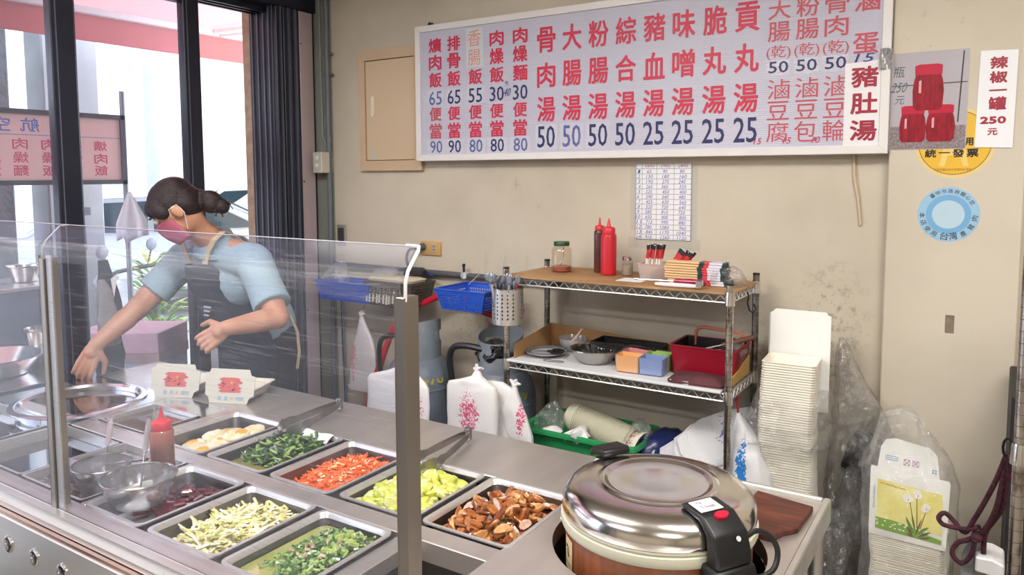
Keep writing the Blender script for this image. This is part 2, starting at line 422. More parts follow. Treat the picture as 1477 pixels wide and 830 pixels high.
leaf('door_2', -3.20, 0.28, 1.675, .05, .095)
leaf('door_3', -3.25, 1.675, 2.285, .03, .085, 2.50)
# head track and the jamb with its stacked channels
hd = MB().box(-3.32, -3.14, -1.2, 2.95, 2.505, 2.58)
for k in range(3): hd.box(-3.31 + .045 * k, -3.295 + .045 * k, -1.2, 2.95, 2.47, 2.505)
struct('trim_4', hd, FRAME)
jb = MB()
jb.box(-3.34, -3.16, 2.66, 2.95, 0, 2.52)
for k, y in enumerate((2.665, 2.71, 2.755, 2.795)):
    jb.box(-3.16, -3.135 + .004 * (k % 2), y, y + .02, 0, 2.50)
struct('trim_5', jb, FRAME, bevel=0.003)
struct('trim_6', MB().box(-3.16, -3.140, 2.822, 2.915, 0, 2.50), mat('jamb_steel', 'd8c4c8', 0.4, 0.35, var=0.1, stretch=(1, 1, .2)), bevel=0.003)  # pinkish reflection is put into the steel's base colour
rib = MB()
for y in (2.690, 2.738, 2.783): rib.box(-3.16, -3.128, y, y + .006, 0, 2.50)
struct('trim_7', rib, mat('rib', '6d7185', 0.4, 0.4))
rib = MB()
for x in (-3.315, -3.270, -3.225, -3.185): rib.box(x, x + .006, 2.652, 2.66, 0, 2.50)
struct('trim_8', rib, mat('rib', '6d7185', 0.4, 0.4))
for z in (2.33, 1.60, 0.9):
    o = MB().ball((-3.138, 2.83, z), .006, 8, 6).build('screw', CHROME, bpy.data.objects['trim_6'])

# ceiling lamp housings (out of view, they carry the room's light)
TUBE = mat('lamp_tube', 'ffffff', 0.5, emit=('fff6ea', 6.0))
for i, (lx, ly) in enumerate(LAMPS):
    t = thing('ceiling_lamp', 'white twin tube lamp on the ceiling, ' + ('above the tray counter', 'above the rice cooker', 'left behind the camera', 'right behind the camera')[i], 'lamp', (lx, ly, CEIL - .30))
    for sx in (-.5, .5): MB().cyl((sx, 0, 0), (sx, 0, .30), .008, n=8).build('hanger', CHROME, t)
    MB().box(-.62, .62, -.13, .13, -.06, 0).build('housing', WHITE, t, bevel=.01)
    for s in (-.07, .07): MB().cyl((-.6, s, -.085), (.6, s, -.085), .013, n=10).build('tube', TUBE, t, smooth=True)

# ================================================================ street
struct('ground', MB().box(-60, -3.3, -40, 60, -.15, -.02), mat('street_ground', 'a9a7a4', 0.85, var=0.12, scale=1.5))
CONC = mat('concrete', 'bcc0c4', 0.85, var=0.2, scale=4, bump=0.2)
struct('column_1', MB().box(-5.25, -5.03, 2.44, 2.79, 0, 3.4), CONC, bevel=.01)
struct('column_2', MB().box(-5.4, -4.9, 1.2, 2.19, 0, 3.4), mat('rough_concrete', '7d8187', 0.9, var=0.35, scale=14, bump=0.6), bevel=.01)
# ================================================================ serving counter
CT = 0.80
def ring_plate(mb, x0, x1, y0, y1, cx, cy, r, z0, z1, n=48):
    """rectangular plate with a round hole"""
    outer = []; inner = []
    for k in range(n):
        a = 2 * PI * (k + .5) / n; dx, dy = math.cos(a), math.sin(a)
        t = min(((x1 - cx) / dx if dx > 0 else (x0 - cx) / dx), ((y1 - cy) / dy if dy > 0 else (y0 - cy) / dy))
        outer.append((cx + dx * t, cy + dy * t)); inner.append((cx + r * dx, cy + r * dy))
    for px, py in ((x0, y0), (x1, y0), (x1, y1), (x0, y1)):     # square the corners
        k = min(range(n), key=lambda i: (outer[i][0] - px) ** 2 + (outer[i][1] - py) ** 2); outer[k] = (px, py)
    vs = [(x, y, z1) for x, y in outer] + [(x, y, z1) for x, y in inner] + [(x, y, z0) for x, y in outer] + [(x, y, z0) for x, y in inner]
    fs = []
    for k in range(n):
        j = (k + 1) % n
        fs += [(k, j, n + j, n + k), (2 * n + k, 3 * n + k, 3 * n + j, 2 * n + j), (k, 2 * n + k, 2 * n + j, j), (n + k, n + j, 3 * n + j, 3 * n + k)]
    mb.add(vs, fs)

counter = thing('serving_counter', 'long stainless steel serving counter with round front vent holes', 'counter', (-2.0, 1.44, 0))
c = MB()
c.box(-3.14, -0.878, 1.675, 1.96, CT - .03, CT)                 # rear ledge
c.box(-3.14, -2.62, 0.935, 1.20, CT - .03, CT) if False else None
c.box(-3.02, -0.878, 1.287, 1.345, CT - .05, CT)                # rail between the two rows
c.box(-2.275, -2.235, 1.345, 1.675, CT - .03, CT)
c.box(-0.888, -0.878, 1.345, 1.675, CT - .03, CT)
c.box(-3.14, -1.10, 0.925, 0.975, CT - .05, CT)                 # front rail
c.box(-1.150, -1.10, 0.975, 1.287, CT - .05, CT - .012)
for x in (-1.935, -2.62): c.box(x, x + .022, 0.975, 1.287, CT - .03, CT)
c.build('worktop', STEEL_T, counter, world=True, bevel=.002)
c = MB(); ring_plate(c, -3.14, -2.585, 1.287, 1.675, -2.83, 1.445, .205, CT - .02, CT + .001)
c.box(-2.585, -2.56, 1.345, 1.675, CT - .03, CT).box(-2.56, -2.275, 1.345, 1.36, CT - .03, CT).box(-2.56, -2.275, 1.57, 1.675, CT - .03, CT)
c.build('pot_plate', mat('bright_steel', 'eceef2', 0.18, 1.0, var=.05, scale=3), counter, world=True)
b = MB().box(-3.12, -1.12, .99, 1.92, .52, .55).box(-3.12, -1.12, 1.90, 1.93, .1, .77).box(-3.13, -3.10, .95, 1.93, .1, .77).box(-1.13, -1.10, .95, 1.29, .1, .75).box(-1.13, -.9, 1.29, 1.31, .1, .75)
b.box(-1.10, -.885, 1.31, 1.93, .4, .42)
b.build('inner_case', STEEL_D, counter, world=True)
# front: glass sill, reflecting ledge, sloped trims and panel with round holes
f = MB()
f.prism([(.925, .80), (.905, .80), (.905, .782), (.893, .782), (.893, .768), (.925, .768)], -3.3, -1.10, 'x')
f.build('sill', STEEL, counter, world=True)
f = MB().prism([(.93, .768), (.882, .765), (.882, .755), (.93, .755)], -3.3, -1.10, 'x')
f.build('ledge', mat('warm_steel', 'e2c4b2', 0.22, 1.0, var=.1, stretch=(1, 6, 1), scale=3), counter, world=True)
f = MB().prism([(.93, .755), (.878, .755), (.878, .718), (.93, .718)], -3.3, -1.10, 'x')
f.build('trim_band', STEEL, counter, world=True, bevel=.002)
hx = [-3.2 + .134 * k for k in range(16)]; hz, hr = .677, .0165
pn = MB(); last = -3.3
for k, x in enumerate(hx):                                       # panel strips with a true round hole each
    x0 = last; x1 = x + .067; last = x1; n = 24; outer = []; inner = []
    for q in range(n):
        a = 2 * PI * (q + .5) / n; dx, dz = math.cos(a), math.sin(a)
        t = min(((x1 - x) / dx if dx > 0 else (x0 - x) / dx), ((.718 - hz) / dz if dz > 0 else (.60 - hz) / dz))
        outer.append((x + dx * t, .888, hz + dz * t)); inner.append((x + hr * dx, .888, hz + hr * dz))
    for px, pz in ((x0, .6), (x1, .6), (x1, .718), (x0, .718)):
        q = min(range(n), key=lambda i: (outer[i][0] - px) ** 2 + (outer[i][2] - pz) ** 2); outer[q] = (px, .888, pz)
    pn.add(outer + inner, [(q, (q + 1) % n, n + (q + 1) % n, n + q) for q in range(n)])
pn.box(last, -1.10, .888, .890, .60, .718).box(-3.3, -1.10, .888, .890, .08, .60)
pn.build('front_panel', STEEL, counter, world=True)
for x in hx:
    M = T(x, .888, hz) @ rotm(PI / 2)
    g = MB(); g.X = M; g.lathe([(hr + .006, 0), (hr + .006, .003), (hr + .001, .004), (hr, 0), (hr, -.02)], 20)
    g.build('vent_ring', CHROME, counter, world=True, smooth=True)
MB().box(-3.3, -1.10, .905, .915, .6, .7).build('vent_backing', DARK, counter, world=True)

# ---------------------------------------------------------------- glass guard standing on the counter
guard = thing('sneeze_guard', 'clear scratched acrylic guard with steel posts along the counter front', 'glass guard', (-1.4, .93, .80))
ACR = glass('acrylic', tint=(.95, .96, .99), gloss=.012, haze=.035, rough=.05, scratch=.14, hazecol=(.84, .86, 1.0))  # haze of the acrylic, with veiling glare painted in as milky white
ACR2 = glass('acrylic_bend', tint=(.93, .94, .98), gloss=.04, haze=.12, rough=.18, scratch=.22, fk=.3, hazecol=(.86, .88, 1.0))  # stronger pale haze paints the bright line along the bend
def post(x, ang):
    p = MB(); p.box(x - .020, x,   .925, .962, .76, 1.432)
    p.box(x - .024, x - .020, .925, .930, .76, 1.44)
    return p.build('post', mat('post_steel', 'a8a29c', 0.34, 1.0, var=.15, stretch=(1, 1, .3), scale=5), guard, world=True, bevel=.0015)
post(-.800, 0); post(-1.952, 0)
MB().box(-1.948, -1.925, .93, .934, .76, 1.44).build('glazing_bead', STEEL, guard, world=True)
for x0, x1 in ((-1.975, -.812), (-3.2, -1.985)):
    s = MB().box(x0, x1, .928, .931, .80, 1.425); s.build('front_sheet', ACR, guard, world=True)
    bend = MB(); sec = [(.929, 1.425), (.929, 1.447), (.931, 1.458), (.935, 1.466), (.941, 1.473)]
    rr = [[(x, y + t, z) for x in (x0 + (x1 - x0) * k / 8 for k in range(9))] for y, z in sec for t in (0,)]
    bend.rings(rr, close=False, cap0=False, cap1=False); bend.build('bent_edge', ACR2, guard, world=True, smooth=True)
    top = MB().prism([(.940, 1.473), (.978, 1.511), (.980, 1.509), (.943, 1.470)], x0, x1 - .004, 'x')
    top.build('top_sheet', glass('acrylic_top', tint=(.93, .94, .99), gloss=.003, haze=.03, rough=.12, scratch=.08, hazecol=(.84, .84, 1.0), fk=.04), guard, world=True)
WE = mat('polished_edge', 'e8e4e8', .25, var=.03)
MB().tube([(-.802, .930, 1.425), (-.802, .931, 1.455), (-.804, .940, 1.474), (-.808, .972, 1.505), (-.812, .979, 1.511), (-.84, .980, 1.5115)], .0032, 6).build('cut_edge', WE, guard, world=True, smooth=True)
MB().tube([(-1.962, .930, 1.43), (-1.962, .931, 1.455), (-1.962, .940, 1.474), (-1.962, .974, 1.507), (-1.93, .979, 1.511)], .0022, 6).build('cut_edge', mat('grey_edge', '9b98a0', .3), guard, world=True, smooth=True)
MB().tube([(-3.2, .979, 1.511), (-2.0, .979, 1.511), (-.84, .979, 1.511)], .0012, 5).build('top_edge', mat('grey_edge', '9b98a0'), guard, world=True)

# ---------------------------------------------------------------- trays
def make_tray(label, x0, x1, y0, y1, zt=CT + .004, depth=.062, group=None, rz=0):
    cx, cy = (x0 + x1) / 2, (y0 + y1) / 2; w, d = x1 - x0, y1 - y0
    t = thing('food_tray', label, 'tray', (cx, cy, zt - depth), (0, 0, rz))
    m = MB(); h = depth
    R_ = [rrect(0, 0, w, d, .022, h - .004), rrect(0, 0, w, d, .022, h), rrect(0, 0, w - .018, d - .018, .018, h),
          rrect(0, 0, w - .026, d - .026, .02, h - .006), rrect(0, 0, w - .044, d - .044, .03, .008), rrect(0, 0, w - .06, d - .06, .03, .001)]
    m.rings(R_, cap0=False, cap1=True)
    m.build('pan', TRAYM, t, smooth=True)
    m = MB().rings([rrect(0, 0, w - .03, d - .03, .02, h - .012), rrect(0, 0, w - .048, d - .048, .03, .0), rrect(0, 0, w - .07, d - .07, .03, -.001)], cap0=False, cap1=True)
    m.build('pan_outside', STEEL_D, t, smooth=True)
    return t
X = {}
X['tofu'] = (-1.133, -.878, 1.352, 1.672)
X['squash'] = (-1.411, -1.152, 1.352, 1.672)
X['carrot'] = (-1.672, -1.432, 1.345, 1.672)
X['leaf'] = (-1.952, -1.696, 1.345, 1.672)
X['egg'] = (-2.222, -1.970, 1.345, 1.672)
X['onion'] = (-1.652, -1.398, .972, 1.283)
X['soup'] = (-1.380, -1.148, .972, 1.283)
X['blood'] = (-1.915, -1.675, .972, 1.283)
lab = {'tofu': 'steel tray of braised brown tofu slices, rightmost in the back row',
       'squash': 'steel tray of pale yellow-green squash beside the tofu tray',
       'carrot': 'steel tray of orange shredded carrot in the middle of the back row',
       'leaf': 'steel tray of stir-fried dark green leaves left of the carrots',
       'egg': 'steel tray of fried eggs at the left end of the back row',
       'onion': 'steel tray of pale sliced onion in the front row',
       'soup': 'steel tray of chopped greens in broth, rightmost in the front row',
       'blood': 'steel tray of dark red slices beside the steel sieves'}
TR = {k: make_tray(lab[k], *X[k], zt=CT + (.004 if k != 'soup' else .002)) for k in X}

def heap(x0, x1, y0, y1, z0, z1, k=0.0, px=.5, py=.5, pw=1.0):
    """random spot in a heap that is highest at (px, py)"""
    x = R.uniform(x0, x1); y = R.uniform(y0, y1)
    u = (x - x0) / (x1 - x0) - px; v = (y - y0) / (y1 - y0) - py
    h = max(0, 1 - (u * u + v * v) * 2.2 * pw)
    return x, y, z0 + (z1 - z0) * h * (1 - k * R.random() ** 2)

# tofu slices: half-moon slabs, each a thing
def slab_mesh(n=9, L=.045, W=.026, H=.008, seed=0):
    rr = random.Random(seed); m = MB(); pts = []
    for i in range(n):
        a = 2 * PI * i / n
        pts.append((L / 2 * math.cos(a) * (1 + rr.uniform(-.12, .12)), (W / 2) * (math.sin(a) if math.sin(a) > 0 else .55 * math.sin(a)) * (1 + rr.uniform(-.1, .1))))
    m.rings([[(x * .93, y * .93, -H / 2) for x, y in pts], [(x, y, -H * .25) for x, y in pts], [(x, y, H * .25) for x, y in pts], [(x * .92, y * .92, H / 2) for x, y in pts]])
    return m
TOF = [mat('braised_tofu', 'b9733f', .28, color2='7d4220', scale=40, coat=.5, ramp=(.3, .6), bump=.1, bscale=90),
       mat('braised_tofu_pale', 'dca86c', .3, color2='a9683a', scale=35, coat=.4, ramp=(.3, .6), bump=.1, bscale=90),
       mat('braised_tofu_dark', '8d4f2a', .25, color2='5c2c16', scale=40, coat=.6, ramp=(.3, .6), bump=.1, bscale=90)]
protos = []
for i in range(8):
    o = slab_mesh(9, R.uniform(.038, .058), R.uniform(.022, .032), R.uniform(.006, .011), i).build('tofu_slice', TOF[(0, 1, 0, 2, 0, 1, 2, 0)[i]], smooth=True)
    tag(o, 'glossy brown slice of braised tofu in the heap in the rightmost back tray', 'tofu', 'tofu slices in the back right tray'); protos.append(o)
x0, x1, y0, y1 = X['tofu']
for i in range(175):
    o = protos[i] if i < 8 else protos[i % 8].copy()
    if i >= 8: COL.objects.link(o)
    x, y, z = heap(x0 + .04, x1 - .035, y0 + .035, y1 - .03, CT - .044, CT + .022, .8, .5, .5, .75)
    o.location = (x, y, z); o.rotation_euler = (R.gauss(0, .55), R.gauss(0, .5), R.uniform(0, 6.28))
# squash pieces
SQ = [mat('squash', 'd9d866', .25, color2='bcc450', scale=25, coat=.4, sss=.15), mat('squash_pale', 'e4dfa0', .28, color2='c5c770', scale=25, coat=.4, sss=.15)]
protos = []
for i in range(6):
    m = MB(); rr = random.Random(i); rings = []
    for t, q in ((-.9, .55), (-.4, .95), (.3, 1), (.9, .5)):
        rings.append([(.019 * q * math.cos(2 * PI * k / 8) * rr.uniform(.85, 1.15), .014 * q * math.sin(2 * PI * k / 8) * rr.uniform(.85, 1.1), .008 * t) for k in range(8)])
    o = m.rings(rings).build('squash_piece', SQ[i % 2], smooth=True, sharp=1.2)
    tag(o, 'pale yellow-green piece of cooked squash in the heap beside the tofu tray', 'squash', 'squash pieces beside the tofu tray'); protos.append(o)
x0, x1, y0, y1 = X['squash']
for i in range(190):
    o = protos[i] if i < 6 else protos[i % 6].copy()
    if i >= 6: COL.objects.link(o)
    x, y, z = heap(x0 + .035, x1 - .035, y0 + .035, y1 - .045, CT - .042, CT + .002, .6, .5, .5, .5)
    o.location = (x, y, z); o.rotation_euler = (R.gauss(0, .5), R.gauss(0, .5), R.uniform(0, 6.28)); s = R.uniform(1.0, 1.6); o.scale = (s, s, s)

def strands(name, label, cat, box, n, L, w, h, mats, zr, curl=0.0, k=.8, seg=2, pw=.8, px=.5, py=.5, tilt=.25):
    m = MB(); x0, x1, y0, y1 = box
    for i in range(n):
        x, y, z = heap(x0, x1, y0, y1, zr[0], zr[1], k, px, py, pw); a = R.uniform(0, 6.28); l = L * R.uniform(.6, 1.2); ti = R.gauss(0, tilt)
        m.mi = R.randrange(len(mats)); c_ = curl * R.uniform(-1, 1); pts = []; d = Vector((math.cos(a), math.sin(a), math.sin(ti)))
        p = Vector((x, y, z)) - d * l / 2; ww = w * R.uniform(.7, 1.3)
        for q in range(seg + 1):
            pts.append(p.copy()); a += c_; d = Vector((math.cos(a), math.sin(a), math.sin(ti) + c_ * .3)); p = p + d * (l / seg)
        for p in pts:
            p.x = min(max(p.x, x0 - .012), x1 + .012); p.y = min(max(p.y, y0 - .012), y1 + .012)
        rr = []
        for q, p in enumerate(pts):
            dd = (pts[min(q + 1, seg)] - pts[max(q - 1, 0)]); dd.normalize(); sd = Vector((-dd.y, dd.x, 0)); sd = sd.normalized() if sd.length > 1e-6 else Vector((1, 0, 0))
            rr.append([tuple(p + sd * ww / 2), tuple(p + Vector((0, 0, h))), tuple(p - sd * ww / 2), tuple(p - Vector((0, 0, h * .4)))])
        m.rings(rr)
    o = m.build(name, mats); tag(o, label, cat, kind='stuff'); return o
def inner(k, d=.03): x0, x1, y0, y1 = X[k]; return (x0 + d, x1 - d, y0 + d, y1 - d)
strands('shredded_carrot', 'heap of bright orange shredded carrot in a steel tray', 'carrot', inner('carrot', .035), 1500, .050, .0036, .0026,
        [mat('carrot', 'f2702a', .35, color2='e2561c', scale=60, coat=.3), mat('carrot_light', 'f58a45', .35, color2='e8622a', scale=60, coat=.3)], (CT - .05, CT - .004), .2, .8, 2, .9, .55, .55)
strands('egg_bits', 'small pale yellow egg bits mixed into the shredded carrot', 'egg', inner('carrot', .05), 60, .01, .006, .004, [mat('egg_bit', 'f3d48a', .4)], (CT - .038, CT + .002), 0, .1, 1, .9, .55, .55)
strands('sliced_onion', 'heap of glossy pale yellow sliced onion in a steel tray', 'onion', inner('onion', .035), 900, .062, .0085, .0026,
        [mat('onion', 'e8ddac', .22, color2='d8cd92', scale=30, coat=.5, sss=.2), mat('onion_clear', 'f0ead0', .18, color2='e0d8ac', scale=30, coat=.6, sss=.2), mat('onion_green', 'd3cf86', .3, color2='c3c070')], (CT - .052, CT - .006), .55, .75, 4, .75, .55, .5)
x0, x1, y0, y1 = inner('leaf', .03)
tag(MB().rings([rrect((x0 + x1) / 2, (y0 + y1) / 2, x1 - x0 + .015, y1 - y0 + .015, .025, CT - .045), rrect((x0 + x1) / 2, (y0 + y1) / 2, x1 - x0 + .02, y1 - y0 + .02, .025, CT - .037)]).build('leaf_broth', mat('olive_broth', '8c8a4c', .1, color2='6d6e36', coat=.8, scale=12)), 'shallow olive broth under the stir-fried leaves', 'broth', kind='stuff')
LEAF = [mat('cooked_leaf', '3f6a2a', .35, color2='23461c', scale=30, coat=.4), mat('cooked_leaf_dark', '2c4d25', .35, color2='18331a', scale=30, coat=.4), mat('leaf_stem', '9db765', .3, color2='6f9140', coat=.4)]
strands('cooked_leaves', 'heap of stir-fried dark green leaves and stems in a steel tray', 'greens', (x0, x1, y0 + .08, y1), 420, .055, .011, .003, LEAF, (CT - .042, CT + .004), .35, .7, 4, .8, .5, .6, .4)
x0, x1, y0, y1 = inner('soup', .028)
tag(MB().rings([rrect((x0 + x1) / 2, (y0 + y1) / 2, x1 - x0, y1 - y0, .025, CT - .055), rrect((x0 + x1) / 2, (y0 + y1) / 2, x1 - x0 + .012, y1 - y0 + .012, .025, CT - .024)]).build('green_broth', mat('green_broth', 'a5a35c', .08, color2='868d45', coat=1.0, scale=9)), 'yellow-green broth around the chopped greens', 'broth', kind='stuff')
strands('chopped_greens', 'chopped green leaves and chunky stems floating in the front right tray', 'greens', (x0 + .02, x1 - .006, y0 + .04, y1 - .01), 560, .018, .008, .003, [LEAF[0], LEAF[2], mat('chopped_leaf', '6f8f3d', .35, color2='4d7029', coat=.4)], (CT - .026, CT - .006), .3, .8, 2, .7, .75, .7, .3)
strands('pork_bits', 'pinkish meat bits among the chopped greens', 'meat', (x0 + .03, x1 - .02, y0 + .1, y1 - .02), 22, .013, .008, .004, [mat('pork_bit', 'c3a08a', .4)], (CT - .022, CT - .002), .2, .4, 1)
# chunky stem pieces at the right corner of the greens
for i in range(14):
    x, y = R.uniform(x1 - .075, x1 - .012), R.uniform(y1 - .11, y1 - .015)
    M, _ = frame_to((x, y, CT - .012 + R.uniform(0, .008)), (x + R.uniform(-1, 1), y + R.uniform(-1, 1), CT + R.uniform(-.2, .4)))
    g = MB(); g.X = M @ T(0, 0, -.013); g.lathe([(.003, 0), (.0075, .002), (.0085, .013), (.007, .024), (.003, .026)], 8, cap0=True, cap1=True)
    o = g.build('stem_chunk', mat('stem_chunk', 'a9b862', .3, color2='7d9440', coat=.5), smooth=True)
    tag(o, 'thick pale green stem chunk at the corner of the front right tray', 'vegetable', 'stem chunks in the front right tray')
# fried eggs
x0, x1, y0, y1 = X['egg']
EGW = mat('egg_white', 'efe6cf', .35, color2='dcc88f', scale=25, coat=.3, bump=.2, bscale=60, sss=.1); EGY = mat('egg_yolk', 'eeb44a', .3, color2='e09a2c', scale=25, coat=.4)
spots = [(.2, .3, .0), (.42, .22, .002), (.7, .25, .0), (.3, .55, .006), (.6, .5, .01), (.82, .52, .004), (.35, .8, .004), (.62, .76, .012), (.8, .8, .006), (.5, .62, .018), (.72, .62, .022), (.75, .88, .02)]
for i, (u, v, dz) in enumerate(spots):
    t = thing('fried_egg', 'crinkled fried egg in the heap in the left back tray', 'egg', (x0 + .03 + u * (x1 - x0 - .06), y0 + .03 + v * (y1 - y0 - .07), CT - .046 + dz + .012), (R.gauss(0, .15), R.gauss(0, .15), R.uniform(0, 6)), 'fried eggs in the left back tray')
    m = MB(); n = 18; rings = []
    for r, z in ((1.0, 0), (.97, .004), (.7, .007), (.35, .009)):
        rings.append([(.044 * r * math.cos(2 * PI * k / n) * (1 + .16 * noise.noise(Vector((k * .9, i * 3, 0)))), .036 * r * math.sin(2 * PI * k / n) * (1 + .16 * noise.noise(Vector((k * .8, i * 5, 4)))), z + .006 * noise.noise(Vector((k, r * 4, i)))) for k in range(n)])
    m.rings(rings).build('egg_white', EGW, t, smooth=True)
    if i % 2 == 0: MB().lathe([(.021, .006), (.017, .010), (.009, .0120), (.002, .0125)], 14, (R.uniform(-.018, .018), R.uniform(-.012, .012), 0), cap1=True).build('yolk', EGY, t, smooth=True)
# dark red slices
BL = mat('blood_cake', '6e2430', .3, color2='46121c', scale=30, coat=.4)
x0, x1, y0, y1 = X['blood']; proto = None
for i in range(46):
    if proto is None:
        o = MB().box(-.021, .021, -.013, .013, -.006, .006).build('dark_red_slice', BL, bevel=.004); proto = o
        tag(o, 'dark red cooked slice in the heap beside the steel sieves', 'meat', 'dark red slices beside the sieves')
    else: o = proto.copy(); COL.objects.link(o)
    x, y, z = heap(x0 + .04, x1 - .035, y0 + .10, y1 - .035, CT - .048, CT - .018, .8, .6, .6, .8)
    o.location = (x, y, z); o.rotation_euler = (R.gauss(0, .25), R.gauss(0, .25), R.uniform(0, 6.28))

# ---------------------------------------------------------------- wells, pot, sieves, bottle
SOUP = mat('dark_soup', '2d2320', .07, color2='4b3c34', scale=18, coat=1.0, bump=.12, bscale=25, ramp=(.5, .75))
def well(name, label, x0, x1, y0, y1, z, m=SOUP, rim=True):
    t = thing(name, label, 'pan', ((x0 + x1) / 2, (y0 + y1) / 2, z - .09))
    w, d = (x1 - x0), (y1 - y0)
    MB().rings([rrect(0, 0, w, d, .012, .09 + CT - z + .003), rrect(0, 0, w - .014, d - .014, .01, .09 + CT - z + .003), rrect(0, 0, w - .018, d - .018, .01, 0)], cap0=False, cap1=True).build('pan', TRAYM, t, smooth=True)
    o = MB().rings([rrect(0, 0, w - .02, d - .02, .01, .05), rrect(0, 0, w - .02, d - .02, .01, .09)]).build('liquid', m, t)
    return t
well('square_pan', 'square steel pan of dark braising liquid behind the sauce bottle', -2.555, -2.29, 1.362, 1.572, CT - .012, mat('brown_glaze', '5d5049', .12, color2='41352f', coat=1.0, scale=8))
well('soup_well', 'speckled dark soup well under the two steel sieves', -2.255, -1.94, .978, 1.284, CT - .02, mat('speckled_soup', '857b75', .12, color2='38302d', scale=34, coat=1.0, bump=.15, bscale=30, ramp=(.42, .6), stretch=(1, 3, 1)))
well('dark_well', 'black glossy well at the counter corner left of the acrylic post', -2.60, -2.26, .978, 1.27, CT - .03, mat('black_soup', '17161a', .08, color2='27242a', coat=1.0))
well('outer_well', 'dark well at the far left end of the counter', -3.10, -2.63, .978, 1.27, CT - .03, MATS['black_soup'])
pot = thing('round_soup_pot', 'large round steel pot sunk in the left end of the counter', 'pot', (-2.83, 1.445, CT - .3))
MB().lathe([(.228, .301), (.228, .305), (.214, .311), (.203, .309), (.195, .300), (.192, .02), (.0, .0)], 48).build('pot_body', mat('bright_steel', ''), pot, smooth=True)
MB().lathe([(.1925, .284), (.0, .2841)], 48).build('soup', SOUP, pot)
MB().tube([(.12, .05, .287), (.14, .08, .292), (.13, .11, .287), (.155, .10, .292), (.175, .07, .298)], .004, 6).build('leaf_stalk', mat('soup_herb', '4b4038', .5), pot, smooth=True)

def sieve(label, cx, cy, r, hx, hy, hz, rise):
    t = thing('noodle_sieve', label, 'sieve', (cx, cy, CT - .03))
    MB().lathe([(r * .55, 0), (r * .75, .012), (r * .95, .055), (r, .075), (r + .003, .077), (r - .002, .074), (r * .93, .053), (r * .72, .013), (.0, .002)], 40).build('bowl', glass('mesh_steel', tint=(.72, .72, .72), gloss=.30, haze=.18, rough=.2, hazecol=(.7, .7, .72)), t, smooth=True)
    MB().tube([(r * math.cos(2 * PI * k / 40), r * math.sin(2 * PI * k / 40), .077) for k in range(40)], .0022, 6, closed=True).build('rim', CHROME, t, smooth=True)
    e = Vector((hx - cx, hy - cy, hz - CT + .03)); s = Vector((e.x, e.y, 0)).normalized() * r * .2 + Vector((0, 0, .03)); m_ = s.lerp(e, .5)
    MB().tube([s, m_, ], .0028, 6).build('neck', CHROME, t, smooth=True)
    h = MB(); M, l = frame_to(m_, e); h.X = M
    h.rings([rrect(0, 0, .008, .004, .0015, 0, 2), rrect(0, 0, .016, .006, .002, l * .15, 2), rrect(0, 0, .015, .006, .002, l * .8, 2), rrect(0, 0, .010, .005, .002, l, 2)])
    h.build('handle', STEEL, t, smooth=True)
    g = MB(); g.X = M @ T(0, 0, l + .006) @ rotm(PI / 2); g.tube([(.008 * math.cos(2 * PI * k / 12), .008 * math.sin(2 * PI * k / 12), 0) for k in range(12)], .0018, 5, closed=True); g.build('hanging_loop', CHROME, t, smooth=True)
    return t
sieve('steel mesh sieve nearer the acrylic post, handle pointing to the pot', -2.03, 1.085, .075, -2.30, 1.265, .875, 1)
sieve('wider steel mesh sieve beside the dark red slices', -1.845, 1.13, .088, -2.19, 1.31, .875, 1) if False else None
s2 = sieve('wider steel mesh sieve in front of the sauce bottle', -1.862, 1.09, .092, -2.12, 1.28, .90, 1)
for dx, dy in ((-.03, .01), (.03, .02)):
    MB().ball((dx, dy, .02), .022, 10, 6, (1, 1, .7)).build('fish_ball', mat('fish_ball', 'b98d6c', .4), s2, smooth=True)
sp = thing('flat_spatula', 'flat square steel spatula lying beside the acrylic post', 'spatula', (-2.16, 1.09, CT + .01), (0, .12, .5))
MB().box(-.05, .05, -.035, .035, 0, .002).build('blade', CHROME, sp, bevel=.0005); MB().tube([(.045, 0, .001), (.09, 0, .02), (.2, 0, .05)], .004, 6).build('handle', CHROME, sp)

def squeeze_bottle(label, loc, r, h, mb_, cap, liquid=None, lh=.6, tip=.05):
    t = thing('squeeze_bottle', label, 'bottle', loc)
    MB().lathe([(0, 0), (r * .9, 0), (r, .004), (r, h * .93), (r * .93, h * .97), (r * .75, h)], 28).build('bottle_body', mb_, t, smooth=True)
    if liquid: MB().lathe([(0, .002), (r * .96, .003), (r * .96, h * lh), (0, h * lh)], 24).build('sauce', liquid, t, smooth=True)
    MB().lathe([(r * .82, h * .98), (r * .84, h), (r * .84, h + r * .55), (r * .74, h + r * .7), (r * .3, h + r * .85), (r * .22, h + r * 1.1), (.0022, h + r * .85 + tip), (0, h + r * .85 + tip)], 24).build('nozzle_cap', cap, t, smooth=True)
    return t
REDCAP = mat('red_cap', 'd6303c', .35, var=.08); 
squeeze_bottle('clear squeeze bottle of dark sauce with red cap on the counter', (-1.985, 1.235, CT - .018), .0325, .128, glass('amber_plastic', tint=(.86, .50, .40), gloss=.05, haze=.38, rough=.1, hazecol=(.85, .36, .25)), REDCAP, mat('soy_sauce', '2c2528', .2), .62, .034)

